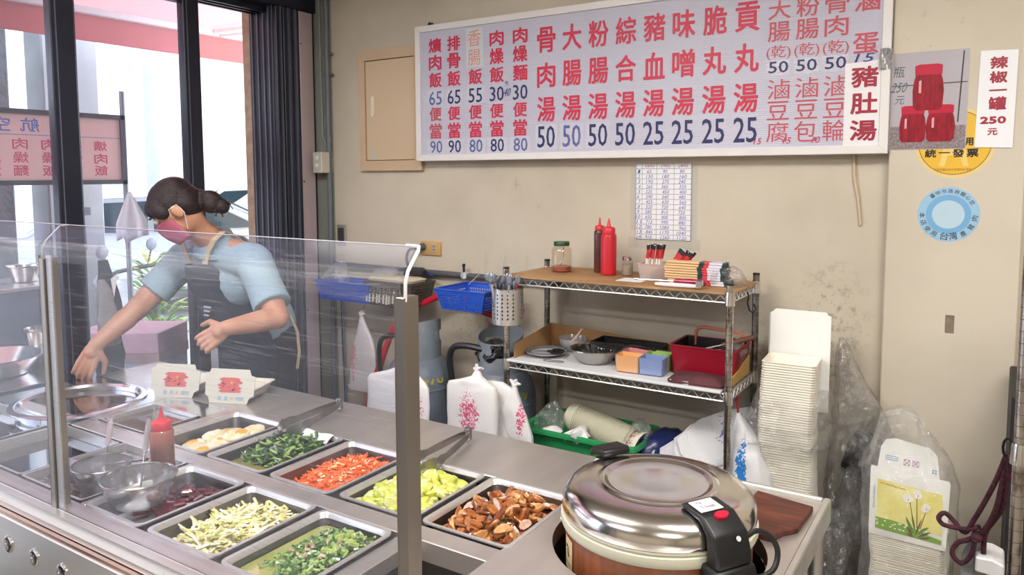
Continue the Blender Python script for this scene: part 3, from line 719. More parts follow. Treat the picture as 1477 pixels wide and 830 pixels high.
# ---------------------------------------------------------------- tongs
def tongs(label, loc, rz):
    t = thing('serving_tongs', label, 'tongs', loc, (0, 0, rz))
    for s in (-1, 1):
        m = MB(); rr = []
        for k in range(9):
            q = k / 8; x = .235 * q; y = s * (.006 + .032 * q ** .8); w = .008 + .003 * math.sin(q * PI) + (.008 if q > .85 else 0); z = .022 - .012 * q
            rr.append([(x, y, z - w), (x, y + s * .003, z - w), (x, y + s * .003, z + w), (x, y, z + w)])
        m.rings(rr).build('arm', mat('tong_steel', 'a9a6a4', .3, .9, var=.3, scale=10), t, smooth=True)
        m = MB()                                                  # scalloped tip
        rr = []
        for k in range(6):
            q = k / 5; w = .022 * (1 - .55 * q * q); x = .235 + .045 * q
            rr.append([(x, s * (.038 - .022 * q), .010 - w), (x, s * (.042 - .022 * q), .010 - w), (x, s * (.042 - .022 * q), .010 + w), (x, s * (.038 - .022 * q), .010 + w)])
        m.rings(rr).build('tip', mat('tong_steel', ''), t, smooth=True)
    MB().lathe([(.0115, -.018), (.0125, -.016), (.0125, .016), (.0115, .018)], 14, (0, 0, .022), cap0=True, cap1=True).build('hinge', mat('tong_steel', ''), t, smooth=True)
    return t
tongs('steel tongs resting on the tray of green leaves', (-1.925, 1.87, CT + .006), -PI / 2 + .1)
tongs('steel tongs resting on the tray of squash', (-1.355, 1.858, CT + .006), -PI / 2 + .07)
o = MB().prism([(-.055, 0), (.055, 0), (.06, .012), (-.05, .012)], -.04, .04, 'y')
o = MB().grid(8, 4, lambda u, v: (-1.88 + .14 * u, 1.665 - .035 * v, CT + .006 - .02 * v * v + .003 * math.sin(u * 9))).build('tray_liner', PAPER, smooth=True)
tag(o, 'strip of white paper lining the back of the green leaf tray', 'paper')

# ---------------------------------------------------------------- two display lunch boxes
BOXM = mat('box_card', 'd9d4c4', .6, var=.06)
BR = mat('print_red', 'dc6a64', .6, var=.2, scale=60); BLK = mat('print_dark', '54282c', .6); YEL = mat('print_yellow', 'e8b23c', .6); LBL = mat('print_blue', 'a9bccb', .6)
def lunch_display(label, loc, rz):
    t = thing('printed_lunch_box', label, 'lunch box', loc, (0, 0, rz), None)
    w, h = .195, .125; tilt = math.radians(-13)
    pnl = MB(); pnl.X = rotm(tilt)
    poly = [(-.075, 0), (.075, 0), (.083, .022), (.1, .03), (.102, .10), (.085, .104), (.076, h), (-.078, h), (-.083, .112), (-.098, .108), (-.095, .03), (-.082, .022)]
    pnl.prism(poly, -.0015, .0015)
    lid = pnl.build('lid', BOXM, t, bevel=.0006)
    m = MB(); m.rings([rrect(0, .105, .13, .13, .012, .004, 2), rrect(0, .105, .17, .17, .015, .045, 2), rrect(0, .105, .18, .18, .015, .045, 2), rrect(0, .105, .18, .18, .015, .042, 2)], cap0=True, cap1=False)
    m.build('base_tray', BOXM, t, smooth=True)
    rr = random.Random(3)
    st = MB(); st.X = rotm(tilt)
    for k in range(5):
        z = .045 + .0105 * k; a = -.045 - rr.uniform(-.008, .012); b_ = .048 + rr.uniform(-.006, .01)
        st.flat([(a, z - .001), (a + .012, z - .006), (b_ - .008, z - .0045), (b_, z + .001), (b_ - .012, z + .007), (a + .014, z + .007)], -.0020 - .0001 * k)
    st.build('brush_print', BR, lid)
    st = MB(); st.X = rotm(tilt)
    put_glyph(st, '★', .002, .016, .070, .083, -.0026); st.build('star_print', YEL, lid)
    st = MB(); st.X = rotm(tilt)
    st.flat([(-.03, .075), (-.024, .068), (-.012, .068), (-.016, .071), (-.022, .072), (-.027, .077)], -.0026)
    for (x, z, q) in ((-.022, .06, .0022), (-.004, .058, .002), (.004, .061, .0025), (.022, .068, .002), (.02, .055, .003), (-.026, .062, .0018)):
        st.flat([(x + q * math.cos(a * PI / 3), z + q * 1.2 * math.sin(a * PI / 3)) for a in range(6)], -.0026)
    st.flat([(.010, .052), (.024, .052), (.020, .046), (.013, .046)], -.0026)
    st.build('dark_print', BLK, lid)
    st = MB(); st.X = rotm(tilt)
    for x in (-.042, -.016): st.flat([(x, .012), (x + .014, .012), (x + .014, .026), (x, .026)], -.0022)
    for k in range(4): st.flat([(.03, .013 + .0035 * k), (.062, .013 + .0035 * k), (.062, .015 + .0035 * k), (.03, .015 + .0035 * k)], -.0022)
    st.build('blue_print', LBL, lid)
    st = MB(); st.X = rotm(tilt)
    put_glyph(st, '✕', .006, .02, .012, .026, -.0023); st.build('cross_print', mat('print_pink', 'd98a98', .6), lid)
    return t
lunch_display('open printed lunch box standing nearer the pot', (-2.575, 1.655, CT), .42)
lunch_display('open printed lunch box standing at the right of its twin', (-2.335, 1.715, CT), .38)

# ---------------------------------------------------------------- cooker table
tb = thing('cooker_table', 'stainless steel table with a round cut-out holding the rice cooker', 'table', (-.6, 1.5, 0))
m = MB(); ring_plate(m, -.890, -.335, .95, 1.975, -.61, 1.555, .236, CT - .035, CT + .003, 64)
m.build('table_top', STEEL_T, tb, world=True)
MB().box(-.335, -.318, .95, 1.99, CT - .05, CT + .012).build('raised_edge', STEEL, tb, world=True, bevel=.003)
MB().box(-.890, -.336, 1.976, 1.99, CT - .05, CT + .012).build('raised_edge', STEEL, tb, world=True, bevel=.003)
for x, y in ((-.85, .98), (-.345, .98), (-.85, 1.95), (-.345, 1.95)): MB().cyl((x, y, 0), (x, y, CT - .035), .018, n=12).build('leg', STEEL, tb, world=True, smooth=True)
MB().box(-.86, -.335, .97, 1.96, .30, .315).build('under_shelf', STEEL_D, tb, world=True)
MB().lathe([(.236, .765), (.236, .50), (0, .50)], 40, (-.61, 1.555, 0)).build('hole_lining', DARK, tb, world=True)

# ---------------------------------------------------------------- rice cooker
rc = thing('rice_cooker', 'large round rice cooker with polished lid and woodgrain body', 'rice cooker', (-.61, 1.555, .505))
WG = mat('woodgrain', 'a5623f', .35, color2='7c4228', scale=9, stretch=(6, 6, .5), ramp=(.3, .7))
CREAM = mat('cream_plastic', 'd9d6c0', .4, var=.04)
LID = mat('polished_lid', 'e0dcd8', .16, 1.0, var=.06, scale=5, bump=.015, bscale=40)
MB().lathe([(0, 0), (.196, 0), (.202, .01), (.206, .355), (.2, .357)], 64).build('body', WG, rc, smooth=True)
MB().lathe([(.206, .348), (.214, .350), (.217, .358), (.216, .372), (.211, .374), (.209, .376), (.214, .378), (.214, .382), (.20, .383)], 64).build('ring', CREAM, rc, smooth=True)
MB().lathe([(.210, .381), (.2135, .384), (.2145, .392), (.213, .405), (.207, .420), (.194, .432), (.176, .4385), (.158, .4415), (.140, .4430), (.1325, .4435), (.129, .4475), (.124, .4490), (.117, .4475), (.113, .4435), (.108, .4425), (.06, .4445), (0, .445)], 96).build('lid', LID, rc, smooth=True, sharp=1.2)
for a in (3.75, ):
    MB().ball((.2165 * math.cos(a), .2165 * math.sin(a), .360), .004, 8, 6).build('rivet', CHROME, rc, smooth=True)
# badge on the woodgrain
bd = MB(); n = 6; a0, a1 = math.radians(218), math.radians(231)
q = [[(.2075 * math.cos(a0 + (a1 - a0) * k / n), .2075 * math.sin(a0 + (a1 - a0) * k / n), z) for k in range(n + 1)] for z in (.262, .332)]
bd.rings(q, close=False, cap0=False, cap1=False); badge = bd.build('badge', mat('badge', 'e6cfa2', .4), rc)
am = (a0 + a1) / 2; Mb = T(.2082 * math.cos(am), .2082 * math.sin(am), .30) @ rotm(0, 0, am + PI / 2)
bm_ = MB(); bm_.X = Mb
bm_.tube([(-.012, -.0005, .014), (-.006, -.0005, .010), (-.008, -.0005, .016), (.0, -.0005, .012), (.008, -.0005, .004), (.004, -.0005, .0), (.01, -.0005, -.006)], .0007, 4)
bm_.tube([(-.004, -.0005, .006), (-.001, -.0005, -.004), (.004, -.0005, -.010)], .0006, 4)
bm_.build('badge_drawing', mat('print_ink', '3c3630', .6), badge, world=False) if False else None
bm2 = MB(); bm2.v = bm_.v[:]; bm2.f = bm_.f[:]; bm2.m = bm_.m[:]; bm2.build('badge_drawing', mat('print_ink', '3c3630', .6), badge)
bm3 = MB(); bm3.X = Mb; put_glyph(bm3, 'SHIN CHAN', -.019, .019, -.026, -.020, -.0006, .01) if False else put_glyph(bm3, 'SHEN CHANG', -.019, .019, -.026, -.020, -.0006, .01)
bm3.build('badge_lettering', MATS['print_ink'], badge)
# rear hinge
hg = MB(); A = math.radians(148); hg.X = rotm(0, 0, A)
hg.prism([(.150, .440), (.215, .430), (.232, .405), (.232, .33), (.216, .33), (.216, .41), (.205, .425), (.150, .434)], -.032, .032, 'y')
hg2 = MB(); hg2.X = rotm(0, 0, A); hg2.prism([(.165, .444), (.222, .436), (.232, .425), (.232, .44), (.218, .458), (.172, .462), (.163, .456)], -.038, .038, 'y')
hg.build('hinge_strap', CHROME, rc, bevel=.003); hg2.build('hinge_cover', BLACK, rc, bevel=.006, seg=2, smooth=True)
# latch housing
A = math.radians(-32)
lt = MB(); lt.X = rotm(0, 0, A); lt.prism([(.128, .447), (.143, .457), (.200, .452), (.238, .425), (.252, .385), (.252, .36), (.214, .36), (.216, .39), (.21, .42), (.19, .437)], -.043, .043, 'y')
latch = lt.build('latch_housing', BLACK, rc, bevel=.008, seg=3, smooth=True)
l2 = MB(); l2.X = rotm(0, 0, A); l2.prism([(.206, .364), (.254, .360), (.262, .34), (.262, .23), (.206, .22)], -.050, .050, 'y'); l2.build('latch_base', BLACK, rc, bevel=.006, seg=2, smooth=True)
l3 = MB(); l3.X = rotm(0, 0, A); l3.prism([(.151, .4580), (.192, .4545), (.192, .4560), (.151, .4595)], -.036, .020, 'y'); st_ = l3.build('sticker', PAPER, latch)
l4 = MB(); l4.X = rotm(0, 0, A) @ T(.171, -.008, .4593) @ rotm(0, .085, PI / 2); 
put_glyph(l4, '保温', -.022, -.004, .004, .014, 0, 0, plane='xy'); put_glyph(l4, '煮飯開關', -.022, .016, -.014, -.004, 0, 0, plane='xy'); l4.build('sticker_print', MATS['print_ink'], st_)
l5 = MB(); l5.X = rotm(0, 0, A) @ T(.208, .0, .450) @ rotm(0, .45, 0); l5.rings([[(a_ * .009 * c_, .017 * s_, z_) for c_, s_ in ((math.cos(2 * PI * k / 16), math.sin(2 * PI * k / 16)) for k in range(16))] for a_, z_ in ((1, -.006), (1, .002), (.8, .004))]); l5.build('red_button', mat('red_button', 'd8203a', .3), latch, smooth=True)
l6 = MB(); l6.X = rotm(0, 0, A) @ T(.2455, .012, .415) @ rotm(0, 1.15, 0); l6.lathe([(.0055, 0), (.005, .0015), (.0, .001)], 12); l6.build('lamp_window', mat('lamp_window', 'd7dada', .2), latch, smooth=True)
co = MB(); co.X = rotm(0, 0, A); co.tube([(.235, .042, .41), (.24, .065, .418), (.25, .090, .405), (.262, .098, .38), (.268, .085, .35), (.262, .062, .335), (.25, .045, .33)], .0055, 8); co.build('power_cord', BLACK, rc, smooth=True)
# brown board lying on the table
bo = MB().prism([(-.486, 1.93), (-.345, 1.905), (-.352, 1.77), (-.378, 1.735), (-.392, 1.693), (-.50, 1.70)], CT + .004, CT + .018, 'z').build('brown_board', mat('dark_wood', '6b3626', .5, color2='44201a', scale=8, stretch=(1, 6, 1)), bevel=.002)
tag(bo, 'worn reddish-brown board lying on the table beside the cooker', 'board')
# ================================================================ things on the wall
SIGNW = mat('sign_frame', 'e6e2e0', .35, var=.04)
FACE = mat('sign_face', 'c3c1d2', .35, var=.04, scale=3)
def ribbed(m, sc):
    nt = m.node_tree; N = nt.nodes; L = nt.links
    w = N.new('ShaderNodeTexWave'); w.bands_direction = 'Z'; w.inputs['Scale'].default_value = sc
    tc = N.new('ShaderNodeTexCoord'); L.new(tc.outputs['Object'], w.inputs['Vector'])
    bp = N.new('ShaderNodeBump'); bp.inputs['Strength'].default_value = .25; bp.inputs['Distance'].default_value = .002
    L.new(w.outputs['Fac'], bp.inputs['Height']); L.new(bp.outputs[0], N['Principled BSDF'].inputs['Normal'])
ribbed(FACE, 45)
sg = thing('menu_sign', 'long framed menu sign with red dish names and dark blue prices', 'sign', (-1.36, 2.95, 1.70))
SX0, SX1, SZ0, SZ1, SY = -2.398, -.318, 1.700, 2.345, 2.885
MB().box(SX0 + .01, SX1 - .01, SY + .004, 2.945, SZ0 + .01, SZ1 - .01).build('sign_box', SIGNW, sg, world=True)
MB().box(SX0 + .02, SX1 - .02, SY, SY + .004, SZ0 + .02, SZ1 - .02).build('face', FACE, sg, world=True)
fw = .030
for q in ([(SX0, SZ0), (SX1, SZ0), (SX1 - fw, SZ0 + fw), (SX0 + fw, SZ0 + fw)], [(SX1, SZ0), (SX1, SZ1), (SX1 - fw, SZ1 - fw), (SX1 - fw, SZ0 + fw)],
          [(SX1, SZ1), (SX0, SZ1), (SX0 + fw, SZ1 - fw), (SX1 - fw, SZ1 - fw)], [(SX0, SZ1), (SX0, SZ0), (SX0 + fw, SZ0 + fw), (SX0 + fw, SZ1 - fw)]):
    MB().prism(q, SY - .008, SY + .02).build('frame_rail', SIGNW, sg, world=True, bevel=.002)
RED = mat('sign_red', 'cf2346', .45, var=.06); RED2 = mat('sign_faded_red', 'c9505c', .45, var=.12, scale=20); NAVY = mat('sign_navy', '20225e', .45, var=.1)
NAVY2 = mat('sign_faded_navy', '6a72a6', .5, var=.2, scale=30, color2='4a5090'); CRIM = mat('sign_crimson', 'a3203a', .45, var=.06); PENO = mat('pen_orange', 'e29a86', .6); PENB = mat('pen_blue', '2a3a86', .6); PENR = mat('pen_red', 'c23a52', .6)
TAPE = mat('tape_patch', 'cdccd9', .15, var=.05, scale=30, bump=.3, bscale=80)
yy = SY - .0012
cx = [-2.277, -2.166, -2.043, -1.924, -1.799, -1.668, -1.542, -1.418, -1.294, -1.171, -1.050, -.927, -.805, -.690, -.592, -.495, -.399]
def word(col_chars, x, w, rows, m, off=.03, dy=0.0):
    for ch, (za, zb) in zip(col_chars, rows): put_glyph(m, ch, x - w / 2, x + w / 2, za, zb, yy - dy, off)
red = MB(); red2 = MB(); red3 = MB(); navy = MB(); navy2 = MB(); crim = MB(); tape = MB()
R1 = [(2.213, 2.282), (2.131, 2.203), (2.049, 2.121)]
for i, (x, s) in enumerate(zip(cx[:5], ('爌肉飯', '排骨飯', '香腸飯', '肉燥飯', '肉燥麵'))):
    x += -.002; word(s if i != 2 else '  飯', x, .077, R1, red, .032)
    word('便當', x - .001, .074, [(1.890, 1.956), (1.805, 1.880)], red2 if i < 1 else red, .03)
    tape.flat([(x - .055, 1.731), (x + .055, 1.731), (x + .055, 1.802), (x - .055, 1.802)], yy + .0006)
    if i < 3: tape.flat([(x - .052, 1.960), (x + .05, 1.960), (x + .05, 2.038), (x - .052, 2.038)], yy + .0006)
for x, s, mm in zip(cx[:5], ('65', '65', '55', '30', '30'), (navy2, navy, navy, navy, navy)): put_glyph(mm, s, x - .041, x + .036, 1.966, 2.032, yy, .012)
for x, s, mm in zip(cx[:5], ('90', '90', '80', '80', '80'), (navy2, navy, navy2, navy, navy2)): put_glyph(mm, s, x - .038, x + .036, 1.737, 1.797, yy, .012)
R2 = [(2.160, 2.270), (2.010, 2.118), (1.862, 1.972)]
for i, (x, s) in enumerate(zip(cx[5:13], ('骨肉湯', '大腸湯', '粉腸湯', '綜合湯', '豬血湯', '味噌湯', '脆丸湯', '貢丸湯'))):
    word(s, x, .092, R2, red, .036)
    put_glyph(navy2 if i == 1 else navy, '50' if i < 4 else '25', x - .044, x + .044, 1.750, 1.845, yy, .018)
    if i < 3: tape.flat([(x - .056, 1.742), (x + .056, 1.742), (x + .056, 1.852), (x - .056, 1.852)], yy + .0006)
for x, s, t in zip(cx[13:16], ('大腸', '粉腸', '骨肉'), ('滷豆腐', '滷豆包', '滷豆輪')):
    word(s, x, .078, [(2.192, 2.260), (2.113, 2.184)], red2, .014)
    put_glyph(red2, '(乾)', x - .043, x + .043, 2.048, 2.100, yy, .006)
    put_glyph(navy, '50', x - .034, x + .036, 2.000, 2.042, yy, .012)
    tape.flat([(x - .045, 1.992), (x + .043, 1.992), (x + .043, 2.047), (x - .045, 2.047)], yy + .0006)
    word(t, x + .003, .078, [(1.905, 1.977), (1.830, 1.897), (1.748, 1.822)], red2, .010)
word('滷蛋', cx[16], .082, [(2.188, 2.262), (2.043, 2.115)], red2, .022)
tape.build('tape_patches', TAPE, sg, world=True)['kind'] = 'stuff'
MB().flat([(-2.097, 2.128), (-2.000, 2.128), (-2.000, 2.306), (-2.097, 2.306)], yy - .0002).build('paper_label', mat('grey_label', 'cfd2d8', .3, var=.05), sg, world=True)
pen = MB(); put_glyph(pen, '香', -2.087, -2.012, 2.222, 2.296, yy - .001, .0); put_glyph(pen, '腸', -2.085, -2.014, 2.136, 2.208, yy - .001, .0); pen.build('pen_lettering', PENO, sg, world=True)
MB().flat([(-.462, 1.722), (-.344, 1.722), (-.344, 2.020), (-.462, 2.014)], yy - .0002).build('white_label', mat('white_label', 'ece9ec', .3, var=.03), sg, world=True)
word('豬肚湯', -.398, .087, [(1.929, 2.002), (1.837, 1.912), (1.745, 1.818)], crim, .036, .001)
hb = MB(); put_glyph(hb, '15', -.428, -.372, 2.016, 2.045, yy - .001, .0, 0, shear=.35); hb.build('handwritten_price', PENB, sg, world=True)
hb = MB(); put_glyph(hb, '40', -1.885, -1.852, 1.985, 2.020, yy - .001, .0, 0, shear=.3); put_glyph(hb, '大', -1.883, -1.862, 2.030, 2.055, yy - .001, -.01, .2); hb.build('handwritten_price', PENB, sg, world=True)
hb = MB()
for x, s in ((-.757, '15'), (-.651, '15'), (-.551, '10')): put_glyph(hb, s, x - .013, x + .013, 1.742, 1.765, yy - .001, .0, shear=.3)
hb.build('handwritten_price', PENR, sg, world=True)
for nm, mb_, mm in (('red_lettering', red, RED), ('faded_red_lettering', red2, RED2), ('navy_prices', navy, NAVY), ('faded_prices', navy2, NAVY2), ('crimson_lettering', crim, CRIM)):
    mb_.build(nm, mm, sg, world=True)
hk = MB()
for k in range(5): hk.tube([(-2.34 + .012 * math.cos(a * 1.05 + k), 2.93 + .012 * math.sin(a * 1.3), 2.355 + .012 * math.sin(a + k)) for a in range(7)], .003, 5)
o = hk.build('wire_tangle', mat('rusty_wire', '3b3330', .7)); tag(o, 'dark tangle of wire holding the left top corner of the menu sign', 'wire')
# creased foil tape at the sign's right side
cr = MB().grid(5, 6, lambda u, v: (-.352 + .038 * u, SY - .012 - .006 * math.sin(u * 7 + v * 5), 1.985 + .07 * v)).build('foil_tape', mat('foil', 'c9c9cc', .25, .6, var=.2), smooth=False)
tag(cr, 'creased silvery tape scrap on the right frame of the menu sign', 'tape')

# electric panel
pb = thing('electric_panel', 'beige wall panel box with a flat door left of the menu sign', 'panel box', (-2.62, 2.95, 1.65))
PB = mat('panel_paint', 'cdb292', .5, var=.06, scale=3)
m = MB(); x0, x1, z0, z1 = -2.820, -2.405, 1.655, 2.272
for q in ((x0, x1, z0, z0 + .052), (x0, x1, z1 - .052, z1), (x0, x0 + .042, z0 + .052, z1 - .052), (x1 - .042, x1, z0 + .052, z1 - .052)): MB().box(q[0], q[1], 2.925, 2.949, q[2], q[3]).build('surround_rail', PB, pb, world=True, bevel=.0008)
MB().box(x0 + .045, x1 - .045, 2.931, 2.945, z0 + .055, z1 - .055).build('door', mat('panel_door', 'd2ba99', .5, var=.05, scale=2), pb, world=True, bevel=.002)
d = MB().rings([rrect(-2.722, 1.995, .020, .10, .009, 0), rrect(-2.722, 1.995, .020, .10, .009, .004)])
d = MB(); d.X = T(-2.725, 2.931, 1.985) @ rotm(PI / 2); d.rings([rrect(0, 0, .024, .105, .011, 0), rrect(0, 0, .024, .105, .011, .005), rrect(0, 0, .016, .09, .008, .006)]); d.build('latch', mat('latch_cream', 'e6dcc4', .4), pb, world=True, smooth=True)
d = MB(); d.X = T(-2.725, 2.9305, 1.733) @ rotm(PI / 2); d.lathe([(.019, 0), (.019, .0004), (.014, .0004)], 20); d.lathe([(.009, .0004), (.009, .0006), (.0, .0006)], 16); d.build('round_sticker', mat('sticker_blue', 'b7cdc8', .5), pb, world=True)

# multiplication sheet
ps = thing('price_table_sheet', 'white sheet with a handwritten blue price table taped under the menu', 'paper', (-1.15, 2.95, 1.36))
px0, px1, pz0, pz1 = -1.271, -1.031, 1.362, 1.676
MB().box(px0, px1, 2.9470, 2.9478, pz0, pz1).build('sheet', PAPER, ps, world=True)
cols = [0, .12, .385, .695, 1.0]; ln = MB(); W_ = px1 - px0; H_ = pz1 - pz0
for k in range(16): z = pz1 - H_ * k / 15; ln.flat([(px0, z - .0007), (px1, z - .0007), (px1, z + .0007), (px0, z + .0007)], 2.9466)
for c_ in cols: x = px0 + W_ * c_; ln.flat([(x - .0006, pz0), (x + .0006, pz0), (x + .0006, pz1), (x - .0006, pz1)], 2.9466)
ln.build('ruled_lines', mat('rule_ink', '5a5468', .6), ps, world=True)
blue = MB(); rd = MB()
for r in range(15):
    z1 = pz1 - H_ * r / 15 - .004; z0 = z1 - H_ / 15 + .0065
    vals = ['', '(65)', '(90)', '(80)'] if r == 0 else [str(r), str(65 * r), str(90 * r), str(80 * r)]
    for k, s in enumerate(vals):
        if not s: continue
        xc = px0 + W_ * (cols[k] + cols[k + 1]) / 2 + R.uniform(-.003, .003); w = .0095 * len(s)
        put_glyph(rd if (r == 0) else blue, s, xc - w / 2, xc + w / 2, z0, z1, 2.9464, .0, R.uniform(-.05, .05), shear=.2)
blue.build('blue_numbers', mat('pen_blue2', '4a58a6', .6), ps, world=True); rd.build('red_numbers', mat('pen_red2', 'b04a66', .6), ps, world=True)
MB().grid(6, 4, lambda u, v: (-1.30 + .31 * u, 2.944 + .002 * math.sin(9 * u), 1.325 + .045 * v)).build('tape_strip', glass('clear_tape', gloss=.05, haze=.04, rough=.2), ps, world=True)
MB().grid(3, 8, lambda u, v: (-1.293 + .03 * u, 2.944 + .002 * math.sin(9 * v), 1.40 + .28 * v)).build('tape_strip', MATS['clear_tape'], ps, world=True)
MB().grid(3, 8, lambda u, v: (-1.035 + .03 * u, 2.944 + .002 * math.sin(9 * v), 1.37 + .30 * v)).build('tape_strip', MATS['clear_tape'], ps, world=True)

# posters and stickers on the pier
pj = thing('jar_poster', 'printed photo poster of three red chilli jars', 'poster', (-.205, 2.895, 1.71))
Y = 2.8935
MB().box(-.317, -.090, Y, Y + .0008, 1.712, 2.036).build('poster_sheet', mat('poster_grey', 'b9b2ba', .25, var=.05, scale=4), pj, world=True)
MB().flat([(-.314, 1.714), (-.093, 1.714), (-.093, 1.790), (-.314, 1.790)], Y - .0004).build('printed_table', mat('poster_speckle', '9b8f92', .3, color2='786c70', scale=160), pj, world=True)
MB().flat([(-.314, 1.925), (-.093, 1.928), (-.093, 1.931), (-.314, 1.928)], Y - .0005).build('printed_line', MATS['print_ink'], pj, world=True)
MB().flat([(-.118, 1.80), (-.108, 2.03), (-.104, 2.03), (-.114, 1.80)], Y - .0005).build('printed_line', MATS['print_ink'], pj, world=True)
def jar_print(x, z, w, h, k):
    j = MB(); body = [(x - w * .36, z), (x + w * .36, z), (x + w * .47, z + h * .08), (x + w * .5, z + h * .42), (x + w * .46, z + h * .64), (x + w * .40, z + h * .78), (x - w * .40, z + h * .78), (x - w * .46, z + h * .64), (x - w * .5, z + h * .42), (x - w * .47, z + h * .08)]
    j.flat(body, Y - .0008 - k * .0004); b_ = j.build('printed_jar', mat('jar_red', 'a3142c', .3, color2='7c0c20', scale=45, stretch=(2, 1, .5)), pj, world=True)
    MB().flat([(x - w * .43, z + h * .77), (x + w * .43, z + h * .77), (x + w * .44, z + h * .97), (x + w * .3, z + h), (x - w * .3, z + h), (x - w * .44, z + h * .97)], Y - .0010 - k * .0004).build('printed_lid', mat('jar_lid', 'c32040', .3, var=.1), pj, world=True)
    MB().flat([(x - w * .3, z + h * .38), (x - w * .22, z + h * .38), (x - w * .22, z + h * .66), (x - w * .3, z + h * .64)], Y - .0011 - k * .0004).build('printed_gleam', mat('gleam', 'e6a6b4', .3), pj, world=True)
jar_print(-.247, 1.737, .080, .122, 0); jar_print(-.165, 1.737, .085, .122, 0); jar_print(-.205, 1.842, .092, .152, 1)
hw = MB(); put_glyph(hw, '瓶', -.310, -.276, 1.955, 1.992, Y - .0009, -.005, shear=.1); put_glyph(hw, '250', -.313, -.268, 1.905, 1.938, Y - .0009, -.005, shear=.3); put_glyph(hw, '元', -.302, -.274, 1.865, 1.893, Y - .0009, -.005, shear=.2)
hw.build('handwriting', mat('pen_grey', '5a6a72', .6), pj, world=True)
pl = thing('chilli_price_label', 'white paper strip with crimson lettering and 250 beside the jar poster', 'price label', (-.013, 2.895, 1.71))
MB().prism([(-.066, 1.716), (.038, 1.712), (.042, 2.020), (-.060, 2.024)], Y - .0022, Y - .0014).build('strip', PAPER, pl, world=True)
w_ = MB()
for ch, z0, z1 in (('辣', 1.963, 2.003), ('椒', 1.918, 1.957), ('一', 1.893, 1.899), ('罐', 1.832, 1.876)): put_glyph(w_, ch, -.033, .016, z0, z1, Y - .0024, .028)
put_glyph(w_, '250', -.054, .018, 1.789, 1.814, Y - .0024, .03); put_glyph(w_, '元', -.032, -.004, 1.753, 1.776, Y - .0024, .02)
w_.build('crimson_print', CRIM, pl, world=True)
def disc(mb, x, z, r, y, n=40, r0=0): 
    if r0: mb.rings([[(x + q * math.cos(2 * PI * k / n), y, z + q * math.sin(2 * PI * k / n)) for k in range(n)] for q in (r, r0)], cap0=False, cap1=False)
    else: mb.flat([(x + r * math.cos(2 * PI * k / n), z + r * math.sin(2 * PI * k / n)) for k in range(n)], y)
ys_ = thing('yellow_invoice_sticker', 'round yellow sticker half hidden behind the jar poster and label', 'sticker', (-.122, 2.895, 1.62))
m = MB(); disc(m, -.122, 1.732, .116, 2.8948); m.build('outer_disc', mat('pale_yellow', 'e9d08a', .4), ys_, world=True)
m = MB(); disc(m, -.122, 1.732, .104, 2.8945); m.build('inner_disc', mat('gold_yellow', 'e8ba3a', .4, var=.05), ys_, world=True)
m = MB(); disc(m, -.122, 1.732, .105, 2.8942, r0=.103); m.build('brown_ring', mat('brown_ring', '8d4a1c', .4), ys_, world=True)
m = MB(); m.flat([(-.165, 1.655), (-.148, 1.655), (-.140, 1.690), (-.104, 1.690), (-.096, 1.655), (-.079, 1.655), (-.100, 1.76), (-.144, 1.76)], 2.8943); m.build('pale_mark', mat('pale_mark', 'f0cf78', .4), ys_, world=True)
m = MB()
for k, ch in enumerate('統一發票'): put_glyph(m, ch, -.207 + .040 * k, -.173 + .040 * k, (1.684 if ch != '一' else 1.698), (1.712 if ch != '一' else 1.702), 2.8940, .02)
put_glyph(m, '用', -.092, -.069, 1.722, 1.748, 2.8940, .02); m.build('black_lettering', mat('black_print', '201a14', .5), ys_, world=True)
m = MB(); put_glyph(m, '財政部臺灣省中區國稅局 豐原', -.178, -.07, 1.640, 1.648, 2.8940, 0); m.build('small_print', mat('brown_print', 'a5772a', .5), ys_, world=True)
bs_ = thing('blue_round_sticker', 'round pale blue sticker with a ring of black characters', 'sticker', (-.131, 2.895, 1.41))
bx, bz, br = -.131, 1.495, .091
m = MB(); disc(m, bx, bz, br, 2.8945); m.build('outer_disc', mat('pale_blue', '9cc3df', .4, var=.04), bs_, world=True)
m = MB(); disc(m, bx, bz, br * .72, 2.8942); m.build('inner_disc', mat('sky_blue', '78aed8', .4, var=.05), bs_, world=True)
m = MB(); disc(m, bx, bz, br * .52, 2.8940); m.build('centre_disc', mat('cream_centre', 'b9d3e2', .4), bs_, world=True)
m = MB(); bk = mat('black_print', '')
def arc(txt, a0, a1, r, s, flip=False):
    for k, ch in enumerate(txt):
        a = math.radians(a0 + (a1 - a0) * k / max(1, len(txt) - 1)); x, z = bx + r * math.cos(a), bz + r * math.sin(a)
        put_glyph(m, ch, x - s / 2, x + s / 2, z - s / 2, z + s / 2, 2.8937, .005, a - PI / 2 + (PI if flip else 0))
arc('臺中市政府關心您', 128, 32, br * .86, .0135); arc('本店使用', 183, 238, br * .84, .0175, True); arc('產豬肉', 306, 352, br * .84, .0175, True); arc('台灣', 263, 283, br * .80, .025, True)
m.build('black_lettering', bk, bs_, world=True)
o = MB().box(-.126, -.100, 2.893, 2.895, 1.098, 1.158).build('tape_residue', mat('residue', '8d7c6c', .8, var=.3, scale=60)); tag(o, 'small brown tape residue patch on the pier below the stickers', 'tape residue')
m = MB().tube([(-.434, 2.945, 1.71), (-.429, 2.943, 1.62), (-.414, 2.944, 1.54), (-.404, 2.944, 1.448)], .006, 6, rad=[.0055, .0075, .0065, .0055])
o = m.build('wooden_stick', mat('pale_stick', 'cbb79c', .6), smooth=True); tag(o, 'thin pale stick hanging below the right end of the menu sign', 'stick')

